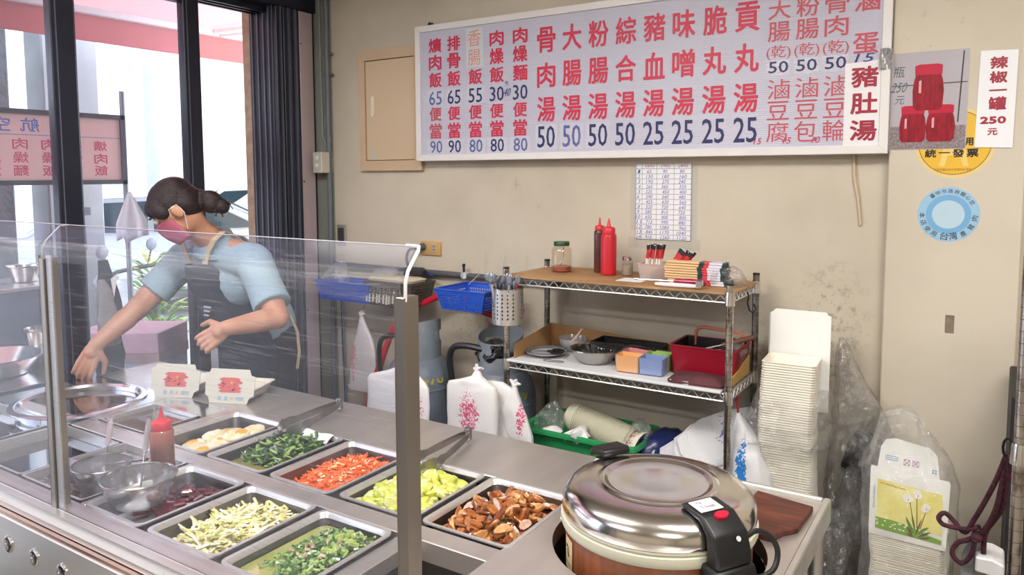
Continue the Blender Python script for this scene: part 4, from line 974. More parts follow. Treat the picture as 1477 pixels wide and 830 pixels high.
# conduits, switch box, sockets
PIPE = mat('grey_pipe', '6f747c', .45, var=.15, scale=10)
cd = thing('wall_conduit', 'grey vertical conduit pipe in the corner by the shopfront', 'pipe', (-3.03, 2.93, 0))
MB().cyl((-3.045, 2.925, .0), (-3.045, 2.925, CEIL), .014, n=14).build('pipe', PIPE, cd, world=True, smooth=True)
MB().tube([(-3.105, 2.93, CEIL), (-3.10, 2.93, 2.2), (-3.095, 2.93, 1.85), (-3.06, 2.93, 1.77)], .0045, 6).build('cable', mat('grey_cable', '9a9c9a', .5), cd, world=True, smooth=True)
for z in (2.28, 2.17): MB().box(-3.075, -3.015, 2.925, 2.94, z - .006, z + .006).build('clip', PIPE, cd, world=True)
sw = thing('switch_box', 'small white surface box with two sockets in the corner', 'socket', (-3.06, 2.93, 1.64))
MB().box(-3.105, -3.035, 2.86, 2.94, 1.645, 1.757).build('box', mat('ivory', 'cfcabd', .4), sw, world=True, bevel=.004)
for z in (1.675, 1.715): MB().box(-3.082, -3.058, 2.857, 2.86, z, z + .022).build('socket', WHITE, sw, world=True, bevel=.002)
sw2 = thing('wall_switch', 'grey metal-framed switch on the wall above the left basket', 'switch', (-2.985, 2.945, 1.24))
MB().box(-3.020, -2.950, 2.942, 2.95, 1.252, 1.365).build('frame', mat('switch_frame', 'b9b6ae', .3, .6), sw2, world=True, bevel=.003)
MB().box(-3.008, -2.964, 2.938, 2.944, 1.270, 1.348).build('rocker', mat('switch_dark', '3a3838', .4), sw2, world=True, bevel=.003)
ol = thing('wall_outlet', 'yellowed double wall outlet with a grey plug in it', 'outlet', (-2.365, 2.95, 1.23))
MB().box(-2.432, -2.303, 2.938, 2.95, 1.232, 1.303).build('plate', mat('yellowed', 'cfa76b', .35, var=.06), ol, world=True, bevel=.005, seg=2, smooth=True)
MB().box(-2.352, -2.330, 2.934, 2.939, 1.248, 1.288).build('socket', mat('socket_grey', 'b7b0a4', .4), ol, world=True, bevel=.004)
for z in (1.258, 1.276): MB().box(-2.346, -2.343, 2.9335, 2.935, z, z + .007).box(-2.339, -2.336, 2.9335, 2.935, z, z + .007).build('slots', DARK, ol, world=True)
cb = thing('grey_plug_cable', 'grey plug with a thick cable drooping from the yellowed outlet', 'cable', (-2.41, 2.93, 1.2))
CABL = mat('slate_cable', '54586a', .45)
MB().cyl((-2.405, 2.938, 1.275), (-2.425, 2.90, 1.27), .018, .014, n=12).build('plug', CABL, cb, world=True, smooth=True)
MB().tube([(-2.425, 2.90, 1.27), (-2.455, 2.89, 1.262), (-2.475, 2.89, 1.235), (-2.478, 2.89, 1.20), (-2.46, 2.89, 1.165), (-2.42, 2.89, 1.155), (-2.39, 2.90, 1.15)], .007, 8).build('cord', CABL, cb, world=True, smooth=True)
hp = thing('horizontal_pipe', 'dark grey horizontal pipe along the wall behind the hanging baskets', 'pipe', (-2.3, 2.92, 1.15))
MB().cyl((-3.02, 2.925, 1.150), (-1.62, 2.925, 1.146), .0145, n=14).build('pipe', mat('dark_pipe', '5d5f66', .4, var=.15), hp, world=True, smooth=True)
MB().cyl((-2.135, 2.90, 1.152), (-2.135, 2.94, 1.152), .018, n=12).build('valve', CHROME, hp, world=True, smooth=True)
MB().cyl((-2.135, 2.905, 1.165), (-2.135, 2.905, 1.20), .006, n=8).ball((-2.135, 2.905, 1.20), .009, 8, 6).build('valve_knob', BLACK, hp, world=True, smooth=True)
bc = thing('blue_cable', 'thin blue and grey cables running down the corner under the left basket', 'cable', (-3.0, 2.93, .4))
for dx, c_ in ((0, '44548c'), (.015, '8b8a8a')): MB().tube([(-2.99 + dx, 2.935, 1.02), (-2.985 + dx, 2.935, .7), (-2.975 + dx, 2.935, .4), (-2.97 + dx, 2.935, 0)], .0045, 6).build('wire', mat('wire_' + ('blue' if dx == 0 else 'grey'), c_, .5), bc, world=True, smooth=True)

# baskets on the wall
def basket(label, x0, x1, y0, y1, z0, z1, m, taper=.025, col=None, name='plastic_basket', hole=True):
    """perforated tapering basket: each wall is a lattice with real openings"""
    t = thing(name, label, 'basket', ((x0 + x1) / 2, (y0 + y1) / 2, z0)); w, d, h = x1 - x0, y1 - y0, z1 - z0
    def wall(p0, p1, q0, q1, nu, nv, nm):
        b_ = MB(); P = lambda u, v: tuple(Vector(p0).lerp(Vector(p1), u).lerp(Vector(q0).lerp(Vector(q1), u), v))
        us = [0.0]; vs_ = [0.0]
        for k in range(nu): a = .06 + .88 * k / nu; us += [a, a + .88 / nu * .5]
        us = sorted(set(us + [1.0])); 
        for k in range(nv): a = .10 + .72 * k / nv; vs_ += [a, a + .72 / nv * .5]
        vs_ = sorted(set(vs_ + [1.0])); vv = [P(u, v) for v in vs_ for u in us]; fs = []; n = len(us)
        for j in range(len(vs_) - 1):
            for i in range(n - 1):
                if i % 2 == 1 and j % 2 == 1: continue
                fs.append((j * n + i, j * n + i + 1, (j + 1) * n + i + 1, (j + 1) * n + i))
        b_.add(vv, fs); return b_.build(nm, m, t)
    a, b_, c_, d_ = (-w / 2 + taper, -d / 2 + taper * .6, 0), (w / 2 - taper, -d / 2 + taper * .6, 0), (w / 2 - taper, d / 2 - taper * .6, 0), (-w / 2 + taper, d / 2 - taper * .6, 0)
    A_, B_, C_, D_ = (-w / 2, -d / 2, h), (w / 2, -d / 2, h), (w / 2, d / 2, h), (-w / 2, d / 2, h)
    nu = max(6, int(w / .0155)); nd = max(4, int(d / .0155)); nv = max(3, int(h / .018))
    wall(a, b_, A_, B_, nu, nv, 'front_wall'); wall(d_, c_, D_, C_, nu, nv, 'back_wall'); wall(a, d_, A_, D_, nd, nv, 'side_wall'); wall(b_, c_, B_, C_, nd, nv, 'side_wall')
    MB().flat([a[:2], b_[:2], c_[:2], d_[:2]], .001, 'z').build('bottom', m, t)
    MB().tube([A_, B_, C_, D_], .0045, 6, closed=True).build('rim', m, t, smooth=True)
    return t
BLUE = mat('blue_plastic', '2b58c4', .35, var=.06)
b1 = basket('blue perforated basket with a clear bag in it, leftmost on the wall', -2.935, -2.555, 2.70, 2.86, 1.0, 1.095, BLUE)
b2 = basket('blue perforated basket hung by strings beside the wire shelf', -2.055, -1.79, 2.58, 2.82, 1.045, 1.135, BLUE)
for x, y in ((-2.03, 2.80), (-1.92, 2.83), (-1.80, 2.83)): MB().tube([(x, y, 1.13), (x - .005, 2.90, 1.17), (x - .008, 2.942, 1.26)], .0018, 5).build('string', mat('string', 'cfc7a8', .7), b2, world=True)
GB = mat('grey_basket', '57524c', .6, var=.3, scale=20)
b3 = basket('grey wire basket stuffed with wrapped paper between the blue baskets', -2.60, -2.29, 2.70, 2.88, 1.0, 1.115, GB)
m = MB(); m.X = T(-2.465, 2.775, 1.045)
for k in range(11): m.obox(T(-.115 + .021 * k, -.012, .006 + R.uniform(-.004, .008)) @ rotm(0, .12, R.uniform(-.1, .1)), .010, .11, .085)
o = m.build('folded_papers', mat('folded_paper', 'd5d0c2', .7, var=.1)); tag(o, 'row of folded cream papers standing in the grey basket', 'paper', kind='stuff')
tp = MB().rings([rrect(-2.45, 2.78, .28, .12, .02, 1.118), rrect(-2.45, 2.78, .29, .13, .02, 1.130), rrect(-2.46, 2.79, .24, .1, .02, 1.136)]).build('cream_cloth', mat('cream_cloth', 'e2d9c0', .8, var=.08), smooth=True); tag(tp, 'folded cream cloth lying on top of the grey basket', 'cloth')
o = MB().rings([rrect(-2.42, 2.86, .15, .03, .012, 1.145), rrect(-2.42, 2.86, .17, .04, .012, 1.165), rrect(-2.40, 2.86, .10, .03, .012, 1.178)]).build('black_pouch', mat('black_pouch', '33353c', .5), smooth=True); tag(o, 'dark pouch lying at the back of the grey basket', 'pouch')
def bag(name, label, rows, m, cat='plastic bag', seed=0.0, ripple=.1, freq=6, n=30):
    z0 = rows[0][2]; t = sack(MB(), rows, n, ripple, freq, seed).build(name, m, smooth=True, sharp=1.5); tag(t, label, cat); return t
bag('clear_bag', 'crumpled clear plastic bag in the left blue basket', [(-2.86, 2.77, 1.02, .05, .03), (-2.86, 2.77, 1.06, .085, .05), (-2.85, 2.77, 1.12, .075, .045), (-2.83, 2.77, 1.165, .045, .03), (-2.82, 2.78, 1.20, .01, .01)], PLASTIC_BAG, seed=3)
bag('clear_bag', 'clear plastic bag spilling over the grey basket', [(-2.52, 2.77, 1.13, .05, .03), (-2.52, 2.77, 1.15, .08, .04), (-2.51, 2.78, 1.17, .06, .035), (-2.50, 2.78, 1.185, .01, .01)], PLASTIC_BAG, seed=5)
o = MB().tube([(-2.60, 2.885, 1.155), (-2.5, 2.88, 1.16), (-2.36, 2.88, 1.155), (-2.3, 2.88, 1.14)], .006, 6).build('navy_strap', mat('navy_strap', '2c3d78', .6), smooth=True); tag(o, 'navy strap lying along the pipe behind the grey basket', 'strap')
# red hose, black hoses
RH = mat('red_hose', 'd0283c', .35, var=.06)
o = MB().tube([(-1.775, 2.86, 1.03), (-1.82, 2.85, 1.005), (-1.90, 2.84, .99), (-1.99, 2.83, 1.01), (-2.10, 2.83, 1.075), (-2.20, 2.83, 1.065), (-2.30, 2.82, 1.02), (-2.38, 2.80, .985), (-2.44, 2.78, .93), (-2.50, 2.77, .82), (-2.555, 2.76, .68), (-2.62, 2.75, .50), (-2.66, 2.75, .2)], .0165, 10).build('red_hose', RH, smooth=True); tag(o, 'thick red hose looping behind the baskets down to the floor', 'hose')
BH = mat('black_hose', '2c2c30', .4)
# gas cylinders
GAS = mat('gas_paint', '7d8794', .4, var=.2, scale=9, color2='616a78', bump=.05)
def cylinder_gas(label, x, y, dz, rot, mark):
    t = thing('gas_cylinder', label, 'gas cylinder', (x, y, 0), (0, 0, rot))
    MB().lathe([(.0, .04), (.10, .04), (.148, .10), (.155, .16), (.155, .665 + dz), (.1555, .668 + dz), (.157, .670 + dz), (.1555, .673 + dz), (.155, .675 + dz), (.152, .71 + dz), (.135, .765 + dz), (.105, .80 + dz), (.03, .812 + dz), (0, .812 + dz)], 40).build('tank', GAS, t, smooth=True)
    MB().lathe([(.12, 0), (.12, .09), (.112, .09), (.112, 0)], 32).build('foot_ring', GAS, t, smooth=True)
    # collar with a cut-out window
    n = 48; m = MB(); R1_, R0_ = .100, .096; zz = [.790 + dz, .835 + dz, .87 + dz, .925 + dz, .955 + dz]; vs = []; fs = []
    for z in zz:
        for k in range(n):
            a = 2 * PI * k / n; zt = z
            if z == zz[-1]: zt = z + .025 * math.cos(a - .4)
            vs.append((R1_ * math.cos(a), R1_ * math.sin(a), zt))
    for z in zz:
        for k in range(n):
            a = 2 * PI * k / n; zt = z + (.025 * math.cos(a - .4) if z == zz[-1] else 0); vs.append((R0_ * math.cos(a), R0_ * math.sin(a), zt))
    O = len(zz) * n
    def cut(j, k): return (j == 2 and (k % 24) in range(3, 12))
    for j in range(len(zz) - 1):
        for k in range(n):
            q = (k + 1) % n
            if cut(j, k): continue
            fs += [(j * n + k, j * n + q, (j + 1) * n + q, (j + 1) * n + k), (O + j * n + k, O + (j + 1) * n + k, O + (j + 1) * n + q, O + j * n + q)]
    for k in range(n): q = (k + 1) % n; j = len(zz) - 1; fs.append((j * n + k, j * n + q, O + j * n + q, O + j * n + k))
    m.add(vs, fs); m.build('collar', mat('collar_paint', '8b939c', .45, var=.2, scale=9), t, smooth=True)
    MB().cyl((0, 0, .81 + dz), (0, 0, .90 + dz), .018, n=12).cyl((0, 0, .86 + dz), (0, -.05, .86 + dz), .012, n=10).build('valve', mat('brass', '9a7f4a', .35, .9), t, smooth=True)
    MB().lathe([(.03, .90 + dz), (.034, .905 + dz), (.034, .92 + dz), (.02, .925 + dz), (0, .925 + dz)], 14).build('valve_wheel', mat('valve_green', '2f7a5c', .5), t, smooth=True)
    if mark:
        g = MB(); Vt, Ft, a_, b_, c_, d_ = glyph(mark, .03)
        out = []
        for px, py in Vt:
            u = (px - a_) / (b_ - a_); w = (py - c_) / (d_ - c_); aa = -1.10 + 1.0 * u - rot; z = .700 + dz + .040 * w; rr = .1535 - (.017 * w)
            out.append((rr * math.cos(aa) * 1.03, rr * math.sin(aa) * 1.03, z))
        g.add(out, Ft); g.build('yellow_marking', mat('stencil_yellow', 'b0a03c', .6, var=.3, scale=50), t)
    return t
cylinder_gas('grey gas cylinder with yellow numbers, half behind the acrylic post', -2.213, 2.66, 0, -.5, '3470')
cylinder_gas('grey gas cylinder with a windowed collar and black cloth inside, by the shelf', -1.79, 2.70, -.015, 1.36, '2019')
bag('black_cloth', 'crumpled black plastic stuffed into the collar of the right gas cylinder', [(-1.80, 2.645, .83, .05, .03), (-1.80, 2.64, .86, .07, .04), (-1.79, 2.65, .90, .06, .04), (-1.79, 2.66, .925, .02, .02)], mat('black_film', '232326', .3, coat=.4, bump=.6, bscale=30), 'plastic', seed=9, ripple=.3)
o = MB().tube([(-1.82, 2.62, .885), (-1.90, 2.60, .895), (-1.97, 2.60, .88), (-2.00, 2.61, .82), (-2.00, 2.63, .70), (-2.0, 2.68, .4)], .0145, 8).build('black_hose', BH, smooth=True); tag(o, 'black rubber hose arching out of the right gas cylinder collar', 'hose')
o = MB().tube([(-2.28, 2.60, .90), (-2.36, 2.60, .885), (-2.42, 2.62, .84), (-2.45, 2.65, .72), (-2.46, 2.7, .5)], .012, 8).build('black_hose', BH, smooth=True); tag(o, 'dark hose beside the red hose left of the acrylic post', 'hose')

# hanging shopping bags
PK = lambda nm, c_, r_: printed(nm, 'eae6e8', 'd9668a', c_, r_, scale=55, thr=.50)
def shop_bag(label, top, rows, m, seed):
    t = bag('shopping_bag', label, rows, m, 'plastic bag', seed, .05, 4)
    return t
def hook(label, p, q):
    o = MB().tube([p, ((p[0] + q[0]) / 2 + .004, (p[1] + q[1]) / 2, (p[2] + q[2]) / 2), q, (q[0] + .006, q[1] - .006, q[2] - .012), (q[0] + .012, q[1], q[2] - .004)], .0016, 5).build('wire_hook', CHROME, smooth=True); tag(o, label, 'hook')
V3 = lambda *a: Vector(a)
BAGS = [
 ('thin white shopping bag hanging under the left blue basket', [(-2.79, 2.78, .548, .01, .004), (-2.69, 2.78, .530, .095, .010), (-2.685, 2.78, .545, .10, .014), (-2.68, 2.78, .75, .078, .016), (-2.675, 2.78, .81, .055, .016), (-2.685, 2.78, .88, .022, .012), (-2.69, 2.78, .925, .007, .006)], ('bag_print_a', 'e9e3e4', 'de8496', (-2.745, 2.78, .70), (.035, .1, .13)), 1),
 ('white shopping bag with pink print behind the acrylic post', [(-2.04, 2.32, .52, .165, .02), (-2.05, 2.32, .62, .168, .022), (-2.05, 2.32, .775, .165, .022), (-2.05, 2.32, .795, .15, .02), (-2.02, 2.32, .825, .08, .02), (-2.00, 2.32, .855, .022, .014), (-1.99, 2.32, .882, .009, .008)], ('bag_print_b', 'ebe7ea', 'e0708c', (-1.97, 2.30, .70), (.07, .1, .12)), 2),
 ('white shopping bag with a pink flower print hanging on the right gas cylinder', [(-1.70, 2.36, .50, .118, .022), (-1.70, 2.36, .62, .119, .026), (-1.70, 2.36, .795, .119, .026), (-1.70, 2.36, .812, .112, .024), (-1.685, 2.36, .83, .064, .024), (-1.675, 2.36, .848, .024, .016), (-1.672, 2.36, .872, .010, .009)], ('bag_print_c', 'e8e5e5', 'd45a80', (-1.70, 2.33, .70), (.055, .1, .105)), 3),
 ('narrow white shopping bag with pink print hanging on the shelf post', [(-1.50, 2.42, .575, .045, .012), (-1.52, 2.42, .625, .062, .02), (-1.55, 2.42, .705, .062, .022), (-1.552, 2.42, .73, .050, .022), (-1.542, 2.42, .785, .018, .016), (-1.54, 2.42, .82, .008, .008)], ('bag_print_d', 'e6e3e4', 'd45a80', (-1.505, 2.39, .69), (.022, .1, .085)), 5)]
for lb_, rows_, pr_, sd_ in BAGS:
    t_ = shop_bag(lb_, None, rows_, printed(pr_[0], pr_[1], pr_[2], pr_[3], pr_[4], scale=50, thr=.5), sd_)
    x_, y_, z_ = rows_[-1][:3]; kn = MB(); kn.ball((x_, y_, z_), .013, 10, 8, (1, .8, .9))
    for q in range(5):                                               # crumpled handle ends of the knot
        a_ = q * 1.3 + sd_; d_ = V3(.024 * math.cos(a_), .008 * math.sin(a_ * 2), .020 + .010 * math.sin(a_ * 1.7)); kn.tube([(x_, y_, z_), V3(x_, y_, z_) + d_ * .6, V3(x_, y_, z_) + d_ + V3(.004, 0, -.004)], .007, 6, rad=[.008, .007, .003])
    kn.build('knot', WHITEBAG, t_, smooth=True)
shop_bag('second white shopping bag tucked behind the flower-print one', None, [(-1.64, 2.42, .50, .09, .016), (-1.63, 2.42, .66, .088, .02), (-1.62, 2.42, .80, .08, .018), (-1.63, 2.42, .822, .035, .012)], WHITEBAG, 4)
hook('thin wire hook holding the flower-print bag', (-1.68, 2.57, .95), (-1.672, 2.36, .885))
hook('thin wire hook holding the bag behind the acrylic post', (-2.10, 2.56, .955), (-1.99, 2.32, .89))
hook('thin wire hook holding the bag under the left blue basket', (-2.66, 2.79, 1.0), (-2.69, 2.78, .935))
# ================================================================ wire shelf
ws = thing('wire_shelf', 'chrome wire shelving unit with worn posts against the wall', 'shelf', (-1.19, 2.69, 0))
PX = (-1.648, -.744); PY = (2.53, 2.86)
for x in PX:
    for y in PY:
        p = MB().cyl((x, y, 0), (x, y, 1.258), .0125, n=18).build('post', WORN if y < 2.7 else mat('worn_chrome_2', '9d9c9a', .28, 1.0, color2='6e6862', scale=30, ramp=(.35, .55)), ws, world=True, smooth=True)
        g = MB()
        for k in range(int(1.24 / .0254)): g.lathe([(.0122, -.0008), (.0131, -.0004), (.0131, .0004), (.0122, .0008)], 14, (x, y, .02 + .0254 * k))
        g.build('grooves', mat('groove', '4a4744', .5, .8), p, world=True)['kind'] = 'stuff'
        MB().cyl((x, y, 1.256), (x, y, 1.262), .0128, n=14).build('post_cap', BLACK, ws, world=True, smooth=True)
WIRE = mat('wire_chrome', 'f0eeea', .3, .7, var=.15, scale=30)
def deck(z, short=False):
    d = thing_part = MB()
    for x in PX:
        for y in PY: MB().lathe([(.0135, -.036), (.018, -.034), (.016, .0), (.0145, .012)], 16, (x, y, z)).build('collar', CHROME, ws, world=True, smooth=True)
    ends = [((PX[0], PY[0]), (PX[1], PY[0])), ((PX[0], PY[1]), (PX[1], PY[1])), ((PX[0], PY[0]), (PX[0], PY[1])), ((PX[1], PY[0]), (PX[1], PY[1]))]
    for (a, b_) in ends:
        A_ = Vector((*a, z)); B_ = Vector((*b_, z)); L_ = (B_ - A_).length; n = max(4, int(L_ / .047)); m = MB()
        m.cyl(A_, B_, .0030, n=6); m.cyl(A_ - Vector((0, 0, .026)), B_ - Vector((0, 0, .026)), .0030, n=6)
        pts = []
        for k in range(n * 2 + 1): pts.append(A_.lerp(B_, (k + .4) / (n * 2 + .8)) - Vector((0, 0, .001 if k % 2 else .025)))
        m.tube(pts, .0027, 5); m.build('truss_rail', WIRE, ws, world=True, smooth=True)
    m = MB(); n = 72
    for k in range(n): x = PX[0] + (PX[1] - PX[0]) * (k + .5) / n; m.cyl((x, PY[0], z + .001), (x, PY[1], z + .001), .0016, n=5)
    o = m.build('deck_wires', WIRE, ws, world=True); o['kind'] = 'stuff'
deck(1.221); deck(.878); deck(.47)
o = MB()
o = MB().prism([(-1.66, 2.545), (-1.62, 2.515), (-.76, 2.52), (-.735, 2.57), (-.735, 2.84), (-.80, 2.895), (-1.60, 2.905), (-1.645, 2.85)], 1.2235, 1.2295, 'z').build('cardboard_sheet', mat('shelf_card', 'b58e63', .75, var=.2, scale=6, color2='98704a'), bevel=.0006)
tag(o, 'brown cardboard sheet covering the top of the wire shelf', 'cardboard')
TZ = 1.2305
def place_top(u): pass
# jar with green lid
j = thing('sauce_jar', 'glass jar with green lid and red chilli paste at the bottom', 'jar', (-1.51, 2.74, TZ))
GLJ = glass('jar_glass', tint=(.95, .93, .88), gloss=.08, haze=.10, rough=.05, hazecol=(.85, .6, .4))
MB().lathe([(0, 0), (.038, 0), (.042, .005), (.042, .085), (.038, .098), (.030, .105), (.029, .112)], 32).build('glass_body', GLJ, j, smooth=True)
MB().lathe([(0, .002), (.0405, .003), (.0405, .022), (.02, .026), (0, .018)], 28).build('chilli_paste', mat('chilli_paste', 'a8401c', .35, color2='7a2410', scale=60, coat=.3), j, smooth=True)
MB().lathe([(.0325, .108), (.033, .110), (.033, .122), (.031, .125), (0, .125)], 28).build('lid', mat('green_lid', '1e4a30', .35), j, smooth=True)
MB().tube([(-.01, 0, .02), (.008, .0, .06), (.004, .01, .10)], .0025, 6).build('spoon', CHROME, j, smooth=True)
squeeze_bottle('brown sauce squeeze bottle with red nozzle, left of the red one', (-1.365, 2.80, TZ), .0235, .175, mat('brown_sauce_bottle', '6d3a30', .25, color2='503038', scale=8, coat=.3), REDCAP, None, .6, .03)
squeeze_bottle('all-red ketchup squeeze bottle on the top shelf', (-1.298, 2.745, TZ), .0315, .168, mat('red_bottle', 'c4202f', .3, var=.08), REDCAP, None, .6, .032)
j = thing('spice_jar', 'small glass spice jar with a steel lid beside the red bottle', 'jar', (-1.225, 2.765, TZ))
MB().lathe([(0, 0), (.021, 0), (.0225, .004), (.0225, .058), (.018, .063)], 24).build('glass_body', glass('spice_glass', tint=(.93, .92, .9), gloss=.08, haze=.1, rough=.05), j, smooth=True)
MB().lathe([(0, .002), (.0212, .003), (.0212, .044), (0, .045)], 20).build('ground_spice', mat('ground_spice', 'a89680', .9, var=.2, scale=60), j)
MB().lathe([(.0195, .060), (.0205, .062), (.0205, .074), (.018, .077), (0, .077)], 24).build('lid', CHROME, j, smooth=True)
o = MB().box(-1.20, -1.10, 2.60, 2.69, TZ, TZ + .0012).build('paper_scrap', PAPER); tag(o, 'small white paper scrap beside the spoon box on the top shelf', 'paper')
# box of wrapped utensils
ub = thing('utensil_box', 'translucent pinkish plastic box full of wrapped picks', 'box', (-1.065, 2.72, TZ))
PKB = glass('milky_plastic', tint=(.9, .82, .78), gloss=.05, haze=.45, rough=.2, hazecol=(.93, .84, .80))
m = MB().rings([rrect(0, 0, .142, .085, .012, 0), rrect(0, 0, .165, .105, .014, .058), rrect(0, 0, .172, .112, .014, .060), rrect(0, 0, .172, .112, .014, .064), rrect(0, 0, .161, .101, .013, .060), rrect(0, 0, .138, .080, .011, .003)], cap1=True)
m.build('tub', PKB, ub, smooth=True)
PCK = [mat('pick_wrap', 'e6d9d0', .4), mat('pick_red', 'c8343c', .4), mat('pick_black', '26262a', .4)]
for i in range(22):
    row = i % 11; x = -1.125 + .0115 * row + R.uniform(-.003, .003); lean = (.12 if row < 6 else .6) + R.uniform(-.1, .1); y = 2.70 + (i // 11) * .03
    if row >= 6: x += .004
    t = thing('wrapped_pick', 'wrapped toothpick packet standing in the pinkish box', 'packet', (x, y, TZ + .02), (R.uniform(-.15, .15), lean, 0), 'wrapped picks in the box')
    MB().box(-.0035, .0035, -.0012, .0012, 0, .118).build('wrapper', PCK[0], t)
    MB().box(-.0048, .0048, -.0016, .0016, .062, .098).build('red_band', PCK[1], t); MB().box(-.0048, .0048, -.0018, .0018, .098, .116).build('black_band', PCK[2], t)
for i in range(26):
    o = MB().obox(rotm(R.uniform(-.5, .5), R.uniform(-.5, .5), R.uniform(0, 3)), .03, .012, .006).build('small_packet', mat('silver_packet', 'a9adb2', .3, .4, var=.2)) if i == 0 else pk0.copy()
    if i == 0: pk0 = o; tag(o, 'small silvery packet lying in the pinkish box', 'packet', 'small packets in the box')
    else: COL.objects.link(o)
    o.location = (R.uniform(-1.125, -1.005), R.uniform(2.69, 2.75), TZ + R.uniform(.008, .042)); o.rotation_euler = (R.uniform(-.5, .5), R.uniform(-.5, .5), R.uniform(0, 3))
# bundle of wrapped chopsticks
CHP = [mat('chop_wood', 'e3bf8f', .6, var=.1, scale=20, stretch=(.3, 5, 5)), mat('chop_white', 'dcd8e4', .3), mat('chop_red', 'd8444c', .35), mat('chop_dark', '2f4348', .35)]
def chop_pack():
    t = thing('chopstick_pack', 'wrapped wooden chopstick pair in the stack on the top shelf', 'chopsticks', (0, 0, 0), (0, 0, 0), 'chopstick pairs on the top shelf')
    MB().box(-.125, .0, -.0065, .0065, 0, .0075).build('wood_half', CHP[0], t, bevel=.0012)
    MB().box(.0, .018, -.0068, .0068, 0, .008).build('dark_band', CHP[3], t); MB().box(.018, .036, -.0068, .0068, 0, .008).build('red_band', CHP[2], t)
    MB().box(.036, .083, -.0068, .0068, 0, .008).build('white_band', CHP[1], t); MB().box(.083, .095, -.0068, .0068, 0, .008).build('dark_tip', CHP[3], t)
    return t
ch0 = chop_pack(); k = 0
bpy.context.view_layer.update()
for lay in range(9):
    for row in range(6 if lay < 7 else 4):
        loc = (-.900 + R.uniform(-.004, .004) + (.012 if lay < 2 else 0), 2.655 + .0142 * row + (.012 if lay >= 7 else 0), TZ + .0008 + .0092 * lay); rot = (R.uniform(-.08, .08), 0, .02 + R.uniform(-.02, .02))
        if k == 0: ch0.location = loc; ch0.rotation_euler = rot
        else: dup(ch0, loc, rot)
        k += 1
bag('clear_bag', 'clear film sleeve bunched at the right end of the chopstick stack', [(-.80, 2.70, TZ + .002, .052, .045), (-.802, 2.70, TZ + .03, .055, .05), (-.81, 2.70, TZ + .055, .05, .045), (-.82, 2.70, TZ + .07, .03, .02)], PLASTIC_BAG, seed=7, ripple=.25)
tm = MB().lathe([(.0, -.145), (.006, -.14), (.007, -.03), (.0075, 0)], 10)
kn = thing('red_handled_tool', 'long thin steel tool with dark red handle lying before the chopsticks', 'kitchen tool', (-.93, 2.585, TZ + .018), (0, 0, .12))
MB().cyl((-.18, 0, 0), (-.03, 0, 0), .003, n=8).build('shaft', CHROME, kn, smooth=True)
g = MB(); g.X = rotm(0, PI / 2); g.lathe([(0, -.035), (.008, -.03), (.011, -.01), (.0125, .03), (.011, .06), (.012, .078), (.004, .084), (0, .085)], 14); g.build('handle', mat('crimson_handle', '9c1c44', .25, coat=.6), kn, smooth=True)
pe = thing('peeler', 'white and silver peeler lying at the front edge of the top shelf', 'kitchen tool', (-.95, 2.555, TZ + .008), (0, 0, .06))
g = MB(); g.X = rotm(0, PI / 2); g.lathe([(0, -.075), (.006, -.07), (.008, -.04), (.0085, .03), (.007, .085), (0, .086)], 12); g.build('handle', mat('white_gloss', 'e8e6ea', .2, coat=.5), pe, smooth=True)
MB().box(.078, .10, -.012, .012, -.006, .022).build('blade_holder', CHROME, pe, bevel=.002)
# black s-hook on the right side
o = MB().tube([(-.744, 2.74, 1.205), (-.738, 2.74, 1.19), (-.742, 2.74, 1.165), (-.735, 2.74, 1.14), (-.722, 2.74, 1.13), (-.712, 2.74, 1.145), (-.72, 2.74, 1.165)], .003, 6).build('black_hook', BLACK, smooth=True); tag(o, 'black hook hanging on the right end rail of the top shelf', 'hook')

# utensil holder on the left post
uh = thing('utensil_holder', 'perforated steel cylinder of cutlery hung on the left front shelf post', 'utensil holder', (-1.612, 2.485, 1.045))
n = 36; m = MB(); zz = [0, .012]
for k in range(7): zz += [.022 + .0155 * k, .022 + .0155 * k + .008]
zz += [.14]; vs = []; fs = []
for z in zz:
    for k in range(n * 2): a = PI * k / n; vs.append((.0625 * math.cos(a), .0625 * math.sin(a), z))
N2 = n * 2
for jn in range(len(zz) - 1):
    for k in range(N2):
        if jn >= 2 and jn % 2 == 0 and jn < len(zz) - 2 and k % 4 == 0 and (k // 4) % 6 != 5: continue
        q = (k + 1) % N2; fs.append((jn * N2 + k, jn * N2 + q, (jn + 1) * N2 + q, (jn + 1) * N2 + k))
m.add(vs, fs); m.build('perforated_wall', STEEL, uh, smooth=True)
MB().lathe([(0, .001), (.0625, .001)], 36).build('bottom', STEEL, uh); MB().tube([(.0628 * math.cos(2 * PI * k / 36), .0628 * math.sin(2 * PI * k / 36), .14) for k in range(36)], .002, 6, closed=True).build('rim', CHROME, uh, smooth=True)
RW = mat('red_wrap', 'b23038', .4); SP = mat('clear_sleeve', '9aa0ae', .2, .5, var=.3, scale=30)
for i in range(26):
    a = R.uniform(0, 6.28); r = .045 * math.sqrt(R.random()); x, y = r * math.cos(a), r * math.sin(a)
    t = thing('wrapped_spoon', 'wrapped spoon standing in the perforated steel holder', 'spoon', (-1.612 + x, 2.485 + y, 1.05), (-y * 7 + R.uniform(-.1, .1), x * 7 + R.uniform(-.1, .1), R.uniform(0, 3)), 'spoons in the steel holder')
    h = R.uniform(.165, .205); MB().box(-.004, .004, -.001, .001, 0, h - .04).build('stem', RW if i % 2 else SP, t)
    MB().ball((0, 0, h - .02), .014, 10, 6, (.8, .35, 1.4)).build('spoon_bowl', SP, t, smooth=True)

